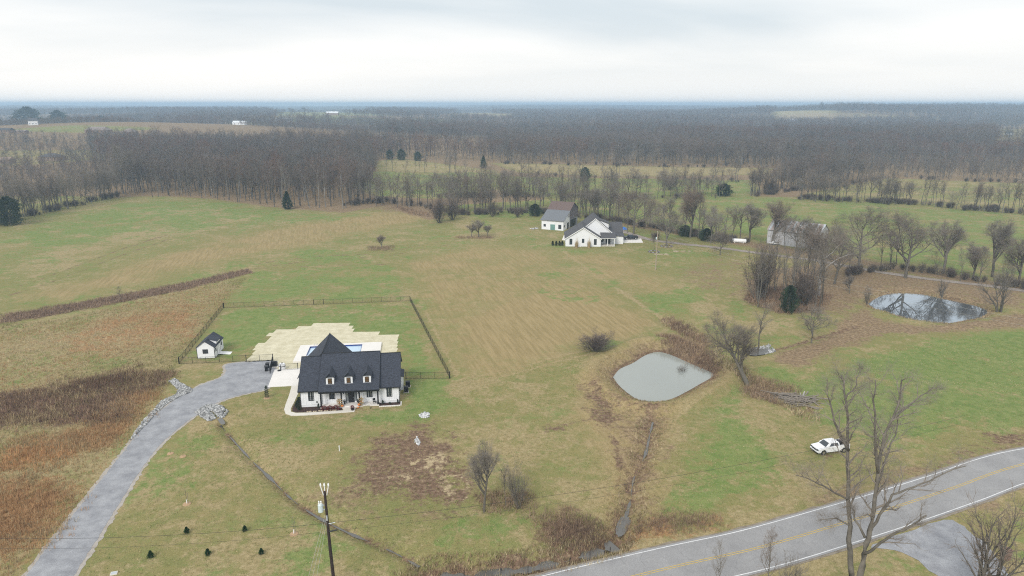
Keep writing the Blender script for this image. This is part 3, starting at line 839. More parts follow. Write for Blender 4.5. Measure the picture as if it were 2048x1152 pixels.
def ground_cover_mat(name, cols, s1, s2, rough=.9, bump=.4, cracks=False):
    m, nt, b = _nodes(name); N, L = nt.nodes, nt.links
    ge = N.new('ShaderNodeNewGeometry')
    def nse(s, d=5):
        n = N.new('ShaderNodeTexNoise'); n.inputs['Scale'].default_value = s; n.inputs['Detail'].default_value = d; n.inputs['Roughness'].default_value = .65
        L.new(ge.outputs['Position'], n.inputs['Vector']); return n.outputs['Fac']
    a, c = nse(s1), nse(s2, 3)
    rp = N.new('ShaderNodeValToRGB'); rp.color_ramp.elements[0].position = .34; rp.color_ramp.elements[1].position = .66
    rp.color_ramp.elements[0].color = (*cols[0], 1); rp.color_ramp.elements[1].color = (*cols[1], 1)
    L.new(a, rp.inputs[0])
    mr = N.new('ShaderNodeMapRange'); mr.inputs[1].default_value = .3; mr.inputs[2].default_value = .7; mr.inputs[3].default_value = .78; mr.inputs[4].default_value = 1.22
    L.new(c, mr.inputs[0])
    hs = N.new('ShaderNodeHueSaturation'); L.new(mr.outputs[0], hs.inputs['Value']); L.new(rp.outputs[0], hs.inputs['Color'])
    out = hs.outputs[0]
    if cracks:
        vo = N.new('ShaderNodeTexVoronoi'); vo.feature = 'DISTANCE_TO_EDGE'; vo.inputs['Scale'].default_value = .22
        ds = N.new('ShaderNodeVectorMath'); ds.operation = 'ADD'
        n2 = N.new('ShaderNodeTexNoise'); n2.inputs['Scale'].default_value = .8; L.new(ge.outputs['Position'], n2.inputs['Vector'])
        L.new(ge.outputs['Position'], ds.inputs[0]); L.new(n2.outputs['Color'], ds.inputs[1]); L.new(ds.outputs[0], vo.inputs['Vector'])
        m2 = N.new('ShaderNodeMapRange'); m2.inputs[1].default_value = .002; m2.inputs[2].default_value = .01; m2.inputs[3].default_value = .86; m2.inputs[4].default_value = 1
        L.new(vo.outputs['Distance'], m2.inputs[0])
        h2 = N.new('ShaderNodeHueSaturation'); L.new(m2.outputs[0], h2.inputs['Value']); L.new(out, h2.inputs['Color']); out = h2.outputs[0]
    L.new(out, b.inputs['Base Color']); b.inputs['Roughness'].default_value = rough; b.inputs['Specular IOR Level'].default_value = .2
    bp = N.new('ShaderNodeBump'); bp.inputs['Strength'].default_value = bump; bp.inputs['Distance'].default_value = .02
    L.new(c, bp.inputs['Height']); L.new(bp.outputs[0], b.inputs['Normal'])
    return m
M['gravel'] = ground_cover_mat('blue_grey_gravel', ((0.235, 0.238, 0.255), (0.35, 0.355, 0.37)), .5, 9)
M['gravel_edge'] = ground_cover_mat('pale_gravel_fines', ((0.33, 0.29, 0.25), (0.42, 0.39, 0.35)), .8, 9)
M['asphalt'] = ground_cover_mat('weathered_asphalt', ((0.265, 0.26, 0.26), (0.32, 0.315, 0.312)), .25, 12, .85, .2, True)
M['shoulder'] = ground_cover_mat('brown_gravel_shoulder', ((0.20, 0.165, 0.125), (0.30, 0.26, 0.21)), .8, 9)
M['lane'] = ground_cover_mat('dusty_lane', ((0.25, 0.205, 0.17), (0.34, 0.30, 0.265)), .4, 6)
M['paint'] = ground_cover_mat('white_road_paint', ((0.56, 0.56, 0.56), (0.72, 0.72, 0.72)), 1.5, 9)
M['yellow'] = ground_cover_mat('yellow_road_paint', ((0.46, 0.33, 0.09), (0.56, 0.41, 0.13)), 1.5, 9)
M['mat_straw'] = ground_cover_mat('straw_blanket', ((0.50, 0.455, 0.31), (0.66, 0.61, 0.45)), .6, 6)

road_c = spline([G(*p).xy for p in [(1000,1226),(1130,1188),(1348,1134),(1522,1094.6),(1690,1045.5),(1786,1016),(1910,975),(2048,928.5)]] + [Vector((99, 96)), Vector((140, 118)), Vector((220, 165))], 8)
road_c = [Vector((-60, 36)), Vector((-25, 48))] + road_c
road = ribbon('road', road_c, 3.75, -3.75, .045, M['asphalt'], 'two lane grey asphalt country road', cross=2, jag=.05)
ribbon('edge_line', road_c, 3.46, 3.33, .051, M['paint'], parent=road)
ribbon('edge_line', road_c, -3.33, -3.46, .051, M['paint'], parent=road)
ribbon('centre_line', road_c, .19, .09, .051, M['yellow'], parent=road)
ribbon('centre_line', road_c, -.09, -.19, .051, M['yellow'], parent=road)
ribbon('road_shoulder', road_c, 4.05, -4.05, .018, M['shoulder'], 'narrow gravel shoulder beside the asphalt road', jag=.12, seed=5)

drive_l = [(-30,1280),(10,1210),(52,1152),(95,1094),(170,1000),(250,900),(290,850),(345,803),(400,771),(438,757),(452,744),(450,732),(468,726),(544,722)]
drive_r = [(552,742),(538,775),(486,789),(440,803),(390,832),(330,880),(285,935),(240,1005),(190,1085),(148,1152),(105,1225),(75,1290)]
dl = spline(GP(drive_l), 3); dr = spline(GP(drive_r), 3)
drive = sheet('gravel_driveway', ragged(dl+dr, .35, .045, 3), .03, M['gravel'], 'blue grey gravel driveway curving up to the farmhouse')
cen = sum((Vector(p) for p in dl+dr), Vector((0, 0)))/len(dl+dr)
edge_pts = offset_line(dl, .45)+offset_line(dr, .45)
sheet('driveway_edge', ragged(edge_pts, .4, .10, 4), .016, M['gravel_edge'], 'pale gravel fines spilling along the driveway edges')
sheet('gravel_turnout', ragged(spline(GP([(1742,1096),(1790,1072),(1850,1052),(1905,1040),(1948,1072),(1985,1105),(2028,1165),(2060,1230),(1960,1230),(1890,1165),(1835,1122),(1790,1100),(1742,1096)]), 3)[:-1], .6, .12, 8), .025, M['gravel'], 'pale gravel drive joining the near side of the road')
lane_c = spline([G(*p).xy for p in [(1236,462),(1258,468),(1300,480),(1360,488),(1430,495),(1500,504),(1570,513),(1650,524),(1740,541),(1850,557),(1960,570),(2060,583),(2200,602)]], 6)
ribbon('lane', lane_c, 1.6, -1.6, .06, M['lane'], 'dusty farm lane running past the bare trees', cross=3, drape=True, jag=.12)
sheet('parking_pad', [G(*p).xy for p in [(1233,487),(1240,478),(1282,478.5),(1286,486)]], .12, M['concrete_w'], 'white concrete pad beside the far house', thick=.3, drape=True)
sheet('patio', [G(*p).xy for p in [(1124,481),(1128,471),(1136,471),(1136,482)]], .12, M['concrete_w'], 'white concrete patio on the left of the far house', thick=.3, drape=True)

sheet('pond', POND, POND_Z, M['silty'], 'silty grey green pond below the mown field')
sheet('far_pond', POND2, POND2_Z, M['dark_water'], 'dark still pond reflecting bare trees by the lane')
trickle('creek', CREEK, 1.0, -.93, M['creek'], 'shallow creek between meadow and road', 2)
trickle('ditch_water', DITCH, .17, -.52, M['creek'], 'thin trickle of water along the lawn ditch', 3)
trickle('brook', BROOK, .17, -.55, M['creek'], 'small brook draining the pond to the creek', 5)
sheet('puddle', ragged(spline([G(*p).xy for p in [(434,838),(444,836),(450,846),(443,849),(434,838)]], 5)[:-1], .3, .03, 6), .02, M['creek'], 'small puddle below the riprap')
sheet('puddle', ragged(spline([G(*p).xy for p in [(1232,1050),(1240,1030),(1258,1028),(1264,1042),(1248,1062),(1236,1066),(1232,1050)]], 5)[:-1], .3, .08, 7), -.46, M['creek'], 'wide pool in the brook near the road')
sheet('puddle', ragged(spline([G(*p).xy for p in [(1490,702),(1510,694),(1535,698),(1530,708),(1505,711),(1490,702)]], 5)[:-1], .3, .08, 9), .015, M['creek'], 'wet hollow under the leaning tree')
# ------------------------------------------------------------------ plants
def rot_about(d, ang, az):
    """unit vector at angle ang from d, azimuth az"""
    a = d.cross(Vector((0, 0, 1)))
    if a.length < 1e-3: a = d.cross(Vector((1, 0, 0)))
    a.normalize(); b_ = d.cross(a)
    return (d*math.cos(ang)+(a*math.cos(az)+b_*math.sin(az))*math.sin(ang)).normalized()
class Wood:
    """trunk tubes and twig slivers of one bare tree, kept apart"""
    def __init__(self, seed):
        self.q = random.Random(seed); self.trunk = MB(); self.V = []; self.F = []
        self.crown = MB()
    def sliver(self, p, d, ln, w):
        q = self.q
        a = rot_about(d, math.pi/2, q.uniform(0, 6.283))*(w*.5)
        e = p+d*ln
        n = len(self.V)
        self.V += [tuple(p-a), tuple(p+a), tuple(e)]
        self.F.append((n, n+1, n+2))
    def limb(self, p, d, ln, r, level, o):
        """one limb: a bending tapered tube and what grows from it"""
        q = self.q; n = o['seg'][level]
        pts, rad = [p.copy()], [r]
        for i in range(n):
            d = (d+Vector((q.gauss(0, 1), q.gauss(0, 1), q.gauss(0, 1)))*o['bend'][level]+Vector((0, 0, o['up'][level]))).normalized()
            p = p+d*(ln/n); pts.append(p.copy()); rad.append(r*(1-(i+1)/n*o['taper'][level]))
        (self.trunk if level <= 1 else self.crown).tube(pts, rad, o['sides'][level], cap=False)
        self.shoots(pts, rad, ln, level, o)
    def shoots(self, pts, rad, ln, level, o):
        q = self.q; kids = o['kids'][level]
        last = level+1 >= len(o['seg'])
        for k in range(kids):
            t = o['start'][level]+(1-o['start'][level])*((k+q.random())/kids)
            x = t*(len(pts)-1); i = min(int(x), len(pts)-2); f = x-i
            p = pts[i].lerp(pts[i+1], f); d0 = (pts[i+1]-pts[i]).normalized()
            d = rot_about(d0, R(q.uniform(*o['ang'][level])), q.uniform(0, 6.283))
            d = (d+Vector((0, 0, o['kup'][level]))).normalized()
            L2 = ln*o['ratio'][level]*(1.15-.6*t)*q.uniform(.75, 1.2)
            if not last:
                self.limb(p, d, L2, min(rad[i]*.62, L2*.035), level+1, o)
            else:
                L2 = max(L2, o['tw'][0])*q.uniform(.7, 1.2)
                self.sliver(p, d, L2, o['tw'][1])
                for _ in range(o['fork']):
                    f2 = q.uniform(.15, .8)
                    self.sliver(p+d*L2*f2, rot_about(d, R(q.uniform(18, 50)), q.uniform(0, 6.283)), L2*q.uniform(.4, .8), o['tw'][1]*.75)
    def meshes(self, name, bark, twig):
        tm = self.trunk.mesh(name+'_trunk', bark, True)
        V = self.crown.v+self.V; n = len(self.crown.v)
        F = self.crown.f+[tuple(i+n for i in f) for f in self.F]
        cm = bpy.data.meshes.new(name+'_crown'); cm.from_pydata(V, [], F); cm.materials.append(twig); cm.update()
        return tm, cm
STYLE = {
 # a spreading field tree of unit height
 'field': dict(seg=[6, 5, 4, 2], bend=[.05, .16, .2, .22], up=[.03, .06, .05, .03], taper=[.75, .85, .85, .9], sides=[8, 5, 4, 3],
    kids=[14, 9, 8, 4], start=[.25, .25, .2, .15], ang=[(38, 72), (28, 58), (25, 60), (20, 60)], kup=[.18, .12, .08, .05], ratio=[.72, .52, .5, .5], tw=(.05, .00135), fork=3),
 'vase': dict(seg=[4, 5, 4, 2], bend=[.05, .10, .14, .2], up=[.02, .07, .06, .04], taper=[.5, .88, .85, .9], sides=[8, 5, 4, 3],
    kids=[13, 8, 8, 4], start=[.35, .2, .2, .15], ang=[(24, 58), (24, 54), (22, 55), (20, 55)], kup=[.2, .14, .1, .05], ratio=[.82, .5, .45, .5], tw=(.05, .00135), fork=3),
 'slender': dict(seg=[7, 4, 3], bend=[.05, .14, .2], up=[.03, .10, .06], taper=[.85, .85, .9], sides=[6, 4, 3],
    kids=[15, 7, 6], start=[.38, .2, .1], ang=[(25, 50), (25, 55), (20, 60)], kup=[.3, .15, .1], ratio=[.33, .5, .5], tw=(.035, .0018), fork=2),
 'wood': dict(seg=[5, 3, 2], bend=[.035, .15, .2], up=[.02, .14, .08], taper=[.75, .85, .9], sides=[5, 3, 3],
    kids=[10, 5, 5], start=[.42, .2, .1], ang=[(28, 58), (25, 55), (20, 60)], kup=[.28, .2, .1], ratio=[.40, .5, .5], tw=(.06, .0042), fork=2),
 'shrub': dict(seg=[4, 3], bend=[.12, .2], up=[.05, .05], taper=[.85, .9], sides=[4, 3],
    kids=[9, 7], start=[.2, .1], ang=[(20, 50), (20, 60)], kup=[.2, .1], ratio=[.5, .5], tw=(.10, .006), fork=2),
}
PROTO = {}
def proto(kind, seed, style, bark='bark', twig='twig', r0=.022, lean=(0, 0), **over):
    o = dict(STYLE[style]); o.update(over)
    w = Wood(seed); d = Vector((lean[0], lean[1], 1)).normalized()
    hgt = o.get('trunk_len', {'field': .62, 'vase': .45, 'slender': .95, 'wood': .92}.get(style, .9))
    w.limb(Vector((0, 0, -.01)), d, hgt, r0, 0, o)
    top = max(v[2] for v in w.crown.v+w.V+w.trunk.v)
    k = 1/top
    w.trunk.v = [(a*k, b_*k, c*k) for a, b_, c in w.trunk.v]; w.crown.v = [(a*k, b_*k, c*k) for a, b_, c in w.crown.v]; w.V = [(a*k, b_*k, c*k) for a, b_, c in w.V]
    PROTO.setdefault(kind, []).append(w.meshes('bare_tree', M[bark], M[twig]))
for s in range(4): proto('field', 100+s, 'field', r0=.016)
for s in range(3): proto('vase', 120+s, 'vase', r0=.0155)
for s in range(4): proto('slender', 140+s, 'slender', r0=.013, tw=(.035, .0022), fork=3)
for s in range(5): proto('wood', 160+s, 'wood', 'bark_wood', 'twig_wood', r0=.0125)
for s in range(3): proto('rowtree', 175+s, 'field', r0=.0115, kids=[10, 6, 5, 3], tw=(.06, .0018), fork=2)
for s in range(2): proto('rowtree', 179+s, 'vase', r0=.011, kids=[9, 6, 5, 3], tw=(.06, .0018), fork=2)
for s in range(6): proto('canopy', 260+s, 'wood', 'bark_wood', ['twig_brown', 'twig_grey', 'twig_red'][s % 3], r0=.013, seg=[5, 4, 2], kids=[11, 5, 5], start=[.22, .15, .1], ang=[(35, 75), (30, 65), (25, 70)], ratio=[.46, .55, .5], kup=[.2, .12, .05], up=[.02, .10, .05], tw=(.07, .0048), trunk_len=.85)
proto('sycamore', 190, 'field', 'bark_pale', 'twig', r0=.015, start=[.45, .25, .2, .15])
proto('leaning', 33, 'field', r0=.028, lean=(-.45, .1))

def multi_stem(seed, n, spread, twig='twig', bark='bark', r=.012, **over):
    """several stems from one root, unit height"""
    o = dict(STYLE['shrub']); o.update(over); w = Wood(seed); q = w.q
    for _ in range(n):
        az = q.uniform(0, 6.283); a = q.uniform(.0, 1)*spread
        d = Vector((math.cos(az)*a, math.sin(az)*a, 1)).normalized()
        w.limb(Vector((math.cos(az)*a*.12, math.sin(az)*a*.12, -.01)), d, q.uniform(.6, 1), r, 0, o)
    top = max(v[2] for v in w.crown.v+w.V+w.trunk.v); k = 1/top
    w.trunk.v = [(a*k, b_*k, c*k) for a, b_, c in w.trunk.v]; w.crown.v = [(a*k, b_*k, c*k) for a, b_, c in w.crown.v]; w.V = [(a*k, b_*k, c*k) for a, b_, c in w.V]
    return w.meshes('shrub', M[bark], M[twig])
for s in range(3): PROTO.setdefault('thicket', []).append(multi_stem(200+s, 34, .85, 'twig_dark', 'bark', .010, kids=[9, 8], tw=(.15, .006), fork=2))
for s in range(3): PROTO.setdefault('bush', []).append(multi_stem(210+s, 12, .55, 'twig', 'bark', .010, kids=[9, 6], tw=(.12, .006)))
for s in range(2): PROTO.setdefault('vshape', []).append(multi_stem(220+s, 5, .55, 'twig', 'bark', .022, kids=[10, 8], tw=(.12, .0045), fork=3))

def needles(seed, n, prof, w, droop=.0):
    """evergreen of unit height: many small leaf faces through the volume of a profile r(t)"""
    q = np.random.default_rng(seed)
    t = q.random(n)**.8
    rr = np.interp(t, [p[0] for p in prof], [p[1] for p in prof])*(1+.16*np.sin(t*37+q.random()*6))
    az = q.random(n)*2*np.pi
    lob = (1+.28*np.sin(az*3+t*9)+.2*np.sin(az*7+t*23))*(.8+.4*q.random(n))
    r = rr*lob*np.sqrt(.25+.75*q.random(n))
    c = np.stack([r*np.cos(az), r*np.sin(az), t], 1)
    d = np.stack([np.cos(az), np.sin(az), .7-droop+q.normal(0, .4, n)], 1); d /= np.linalg.norm(d, axis=1)[:, None]
    sd = np.cross(d, q.normal(0, 1, (n, 3))); sd /= np.linalg.norm(sd, axis=1)[:, None]
    L_ = w*q.uniform(1.3, 2.6, n)[:, None]
    v = np.stack([c-sd*w*.5, c+sd*w*.5, c+d*L_+sd*w*.2], 1).reshape(-1, 3)
    return v, np.arange(3*n).reshape(-1, 3)
CEDAR_PROF = [(0.03, .17), (.12, .27), (.3, .25), (.6, .16), (.85, .075), (1, .01)]
ROUND_PROF = [(0.0, .30), (.2, .42), (.5, .45), (.8, .33), (1, .05)]
def cedar_proto(kind, seed, prof, n, w, m='cedar'):
    v, t = needles(seed, n, prof, w)
    cm = tri_mesh('cedar_crown', v, t, M[m])
    tm = MB().tube([(0, 0, -.01), (0, 0, .3), (0, 0, .85)], [.02, .016, .004], 6).mesh('cedar_trunk', M['bark'])
    PROTO.setdefault(kind, []).append((tm, cm))
for s in range(2): cedar_proto('cedar', 230+s, CEDAR_PROF, 4200, .030)
cedar_proto('evergreen', 240, ROUND_PROF, 4200, .036)
cedar_proto('small_evergreen', 250, CEDAR_PROF, 1500, .06, 'shrub_green')
cedar_proto('columnar', 255, [(0, .12), (.2, .19), (.6, .16), (.9, .07), (1, .01)], 900, .06, 'cedar')

_pick = random.Random(11)
def plant(kind, name, label, cat, loc, h, group=None, wide=1.0, rz=None, idx=None, tilt=0.0):
    P_ = PROTO[kind]; tm, cm = P_[idx % len(P_)] if idx is not None else _pick.choice(P_)
    o = thing(name, label, cat, loc, _pick.uniform(0, 6.283) if rz is None else rz, group, (h*wide, h*wide, h))
    if tilt: o.rotation_euler[1] = tilt
    link_mesh('trunk', tm, o); link_mesh('crown', cm, o)
    return o
def tree_px(kind, bx, by, ty, label, group=None, wide=1.0, name='bare_tree', cat='tree', **kw):
    p = on_ground(bx, by); h = height_at(p.y, ty)
    return plant(kind, name, label, cat, p, max(h, .5), group, wide, **kw)

# --- single trees that can be told apart
TR = [
 ('field', 1811, 556, 414, 'wide oak with drooping dead limbs above the far pond', 1.0, 0),
 ('field', 1716, 543, 404, 'tall broad bare tree left of the drooping oak on the lane', .95, 1),
 ('field', 1669, 568, 446, 'thick bare tree beside the white barked sycamore', .9, 2),
 ('vase', 1886, 547, 434, 'bare tree with upswept crown behind the far pond', .95, 0),
 ('vase', 1984, 554, 428, 'tall slim bare tree right of the far pond', .75, 1),
 ('vase', 1498, 484, 405, 'bare vase shaped tree left of the rusty roofed barn', .95, 2),
 ('vase', 1544, 489, 393, 'bare vase shaped tree standing before the barn corner', .9, 0),
 ('field', 1592, 507, 428, 'bare tree screening the middle of the tin barn', .9, 3),
 ('vase', 1618, 512, 432, 'bare tree screening the right end of the tin barn', .9, 0),
 ('slender', 1570, 500, 430, 'slim pale tree before the left part of the tin barn', 1.2, 2),
 ('field', 1440, 510, 459, 'small pale bare tree alone beside the lane', 1.0, 3),
 ('field', 1333, 493, 414, 'bare tree ringed with stones beside the far driveway', 1.05, 0),
 ('field', 1267, 470, 372, 'large forked bare tree behind the black pickup', .95, 1),
 ('slender', 1255, 467, 388, 'straight bare tree just left of the large forked one', 1.0, 1),
 ('field', 1421, 487, 408, 'pale bare tree behind the lane left of the barn', .8, 2),
 ('vase', 1380, 476, 366, 'tall dark bare tree behind the lane bend', .8, 1),
 ('slender', 1398, 478, 372, 'leaning slim bare tree next to the tall dark one', 1.0, 2),
 ('vase', 1188, 448, 375, 'bare tree standing right behind the white barn', .85, 2),
 ('field', 1623, 684, 604, 'small pale bare tree alone above the swale', .9, 3),
 ('vase', 1698, 588, 548, 'little bare tree between sycamore and pond', .9, 0),
 ('slender', 1516, 702, 598, 'slim bare saplings behind the leaning tree', 1.2, 0),
 ('slender', 1780, 530, 452, 'slim bare tree behind the lane fence line', 1.0, 1),
 ('slender', 1793, 528, 448, 'second slim bare tree behind the lane fence line', 1.0, 3),
 ('vase', 1945, 560, 480, 'bushy bare tree between lane and field', .9, 1),
 ('vase', 2035, 572, 470, 'bare tree at the right end of the lane', .9, 2),
 ('field', 247, 389, 284, 'lone tall bare tree at the wood corner', .7, 2),
 ('vase', 763, 497, 468, 'small bare tree in a brush tuft on the field', 1.0, 1),
 ('vase', 943, 474, 446, 'left bare shrub tree of the brush island', 1.0, 0),
 ('vase', 957, 475, 438, 'middle bare shrub tree of the brush island', 1.1, 2),
 ('vase', 975, 474, 448, 'right bare shrub tree of the brush island', 1.0, 1),
 ('slender', 243, 602, 572, 'thin bare sapling in the hedgerow left of the fence', 1.5, 0),
]
for k, bx, by, ty, lab, wd, ix in TR:
    tree_px(k, bx, by, ty, lab, wide=wd*(1.3 if k in ('field', 'vase') else 1.15), idx=ix)
tree_px('sycamore', 1638, 592, 440, 'white barked sycamore at the clump edge', wide=.85, name='sycamore_tree')
tree_px('vshape', 1885, 592, 545, 'forked bare shrub tree on the far pond bank', wide=.9, idx=0)
tree_px('vshape', 2000, 624, 520, 'many stemmed bare tree at the right end of the far pond', wide=.8, idx=1)
tree_px('bush', 1734, 606, 560, 'thin bushy sapling at the left end of the far pond', wide=.6, idx=0)
tree_px('vase', 968, 1024, 880, 'bare vase shaped tree with ivy on its trunk in the meadow', wide=.8, idx=1)
tree_px('bush', 1036, 1016, 900, 'many stemmed bare tree beside the brush patch in the meadow', wide=.62, idx=1)
tree_px('slender', 1012, 1012, 930, 'thin pale sapling between the two meadow trees', wide=.9, idx=2)
o = tree_px('leaning', 1497, 768, 612, 'bare tree leaning left over the pond dam', wide=.95, rz=0.0)
tree_px('cedar', 575, 417, 382, 'dark cedar at the edge of the left woods', name='cedar_tree', wide=.95)
tree_px('evergreen', 1576, 625, 572, 'dark cedar in the bare clump by the lane', name='cedar_tree', wide=.55)
tree_px('evergreen', 22, 452, 396, 'dark evergreen at the left edge of the field', name='evergreen_tree', wide=.75)
tree_px('cedar', 967, 337, 313, 'lone dark cedar at the edge of the far field', name='cedar_tree', wide=.9)
tree_px('evergreen', 780, 322, 303, 'leftmost of the far cedars beyond the hedgerow', name='cedar_tree', wide=.8)
tree_px('evergreen', 803, 323, 301, 'second of the far cedars beyond the hedgerow', name='cedar_tree', wide=.8)
tree_px('evergreen', 836, 324, 306, 'rightmost of the far cedars beyond the hedgerow', name='cedar_tree', wide=.9)
tree_px('evergreen', 1170, 360, 334, 'grey green evergreen in the hedgerow beyond the barn', name='evergreen_tree', wide=.8)
tree_px('evergreen', 1070, 434, 410, 'low evergreen beside the brush left of the white barn', name='evergreen_tree')
tree_px('evergreen', 1447, 392, 368, 'round green evergreen at the hedgerow end', name='evergreen_tree', wide=1.3)
tree_px('evergreen', 1412, 482, 458, 'dark evergreen shrub behind the lane', name='evergreen_tree', wide=1.2)
tree_px('evergreen', 1370, 474, 452, 'second dark evergreen shrub behind the lane', name='evergreen_tree', wide=1.1)
tree_px('evergreen', 1120, 438, 414, 'dark evergreen shrub touching the barn', name='evergreen_tree', wide=1.0)
tree_px('evergreen', 120, 262, 226, 'big dark evergreen beside the distant white house', name='evergreen_tree', wide=.9)
tree_px('evergreen', 60, 262, 218, 'dark round tree left of the distant white house', name='evergreen_tree', wide=1.1)
tree_px('evergreen', 205, 258, 236, 'distant green tree right of the white house', name='evergreen_tree', wide=1.2)
# thickets
for i, (bx, by, ty, lab, wd) in enumerate([
 (880, 446, 384, 'big dark thicket at the corner of the back field', .75), (905, 440, 392, 'right half of the dark thicket at the field corner', .7),
 (1190, 702, 662, 'round brown bramble bush left of the pond', 2.1), (1515, 600, 470, 'dark thicket on the left of the bare clump', .62), (1602, 612, 525, 'brown thicket right of the cedar in the clump', .75),
 (1340, 380, 345, 'dark thicket in the hedgerow beyond the far house', .9), (1035, 436, 416, 'low dark thicket right of the field corner', 1.0),
 (985, 434, 398, 'dark thicket behind the brush island', .7), (1310, 480, 462, 'low dark brush behind the stone ringed tree', 1.4),
 (1540, 388, 352, 'dark hedgerow thicket beyond the green field', 1.3)]):
    tree_px('thicket', bx, by, ty, lab, wide=wd, name='thicket', cat='thicket', idx=i)
tree_px('bush', 1365, 733, 705, 'grey brushy bush on the pond dam', wide=1.4, name='shrub', cat='shrub')
def nth(k):
    k += 1; return str(k)+('th' if 10 < k % 100 < 14 else {1: 'st', 2: 'nd', 3: 'rd'}.get(k % 10, 'th'))
# slender stems of the clump
CL = 'slim bare tree in the clump around the cedar'
q = random.Random(5)
for i in range(20):
    bx, by = q.uniform(1515, 1650), q.uniform(578, 618)
    bx = 1508+142*(i+q.random())/20
    tree_px('slender', bx, by, q.uniform(445, 505), nth(i)+' slim bare tree from the left in the clump around the cedar', 'slim bare trees of the clump by the lane', wide=.8)
# hedgerow and woodland trees in front
def row(px, n, tops, kinds, label, group, seed, jx=6, jy=2, wide=(.8, 1.05), name='bare_tree', cat='tree'):
    q = random.Random(seed); ln = [Vector(p) for p in px]
    seg = [(ln[i+1]-ln[i]).length for i in range(len(ln)-1)]; tot = sum(seg)
    px_right = ln[-1].x > ln[0].x
    for k in range(n):
        s = (k+q.random())/n*tot; i = 0
        while i < len(seg)-1 and s > seg[i]: s -= seg[i]; i += 1
        p = ln[i].lerp(ln[i+1], min(1, s/seg[i])); bx, by = p.x+q.gauss(0, jx), p.y+q.gauss(0, jy)
        g = on_ground(bx, by); h = q.uniform(*tops)
        plant(q.choice(kinds), name, nth(k)+' '+label, cat, g, h, group, q.uniform(*wide))
SRC = {}
row([(-60,462),(60,434),(150,413),(232,394)], 26, (13, 21), ['wood', 'rowtree'], 'bare tree from the left in the row along the left field edge', 'trees along the left field edge', 21, 5, 3, (.8, 1.1))
row([(262,387),(330,389),(420,396),(560,409),(650,413),(745,405)], 62, (19, 25), ['wood'], 'bare tall tree from the left at the front of the left woods', 'front trees of the left woods', 22, 4, 3, (.8, 1.1))
row([(690,408),(760,402),(850,412),(900,420)], 14, (13, 20), ['wood', 'rowtree'], 'bare tree from the left in the row right of the left woods', 'trees between left woods and thicket', 24, 6, 3)
row([(900,425),(990,420),(1085,418),(1180,432),(1240,440)], 30, (13, 20), ['rowtree', 'rowtree', 'wood'], 'bare tree from the left in the hedgerow behind the white barn', 'hedgerow trees behind the white barn', 25, 6, 3, (.9, 1.25))
row([(1235,440),(1310,452),(1400,470),(1490,478)], 16, (9, 16), ['rowtree'], 'bare tree from the left in the hedgerow behind the lane', 'hedgerow trees behind the lane', 26, 6, 2, (.9, 1.25))
row([(870,394),(985,392),(1180,394),(1330,396),(1450,394)], 30, (11, 17), ['rowtree', 'wood'], 'bare tree from the left in the second hedgerow beyond the barn', 'second hedgerow trees', 27, 8, 4, (.9, 1.3))
row([(1600,396),(1700,400),(1800,404),(1900,412),(2060,426)], 32, (10, 18), ['wood', 'slender', 'rowtree'], 'bare tree from the left in the hedgerow across the right field', 'hedgerow trees across the right field', 29, 6, 2, (.8, 1.1))
row([(1500,392),(1540,385),(1600,376),(1690,370)], 16, (13, 19), ['wood'], 'bare tree from the left at the front of the right woods', 'front trees of the right woods', 30, 6, 4)
row([(1690,548),(1800,540),(1950,565),(2060,580)], 8, (7, 12), ['slender', 'rowtree'], 'slim bare tree from the left along the lane fence', 'slim trees along the lane fence', 31, 8, 3)

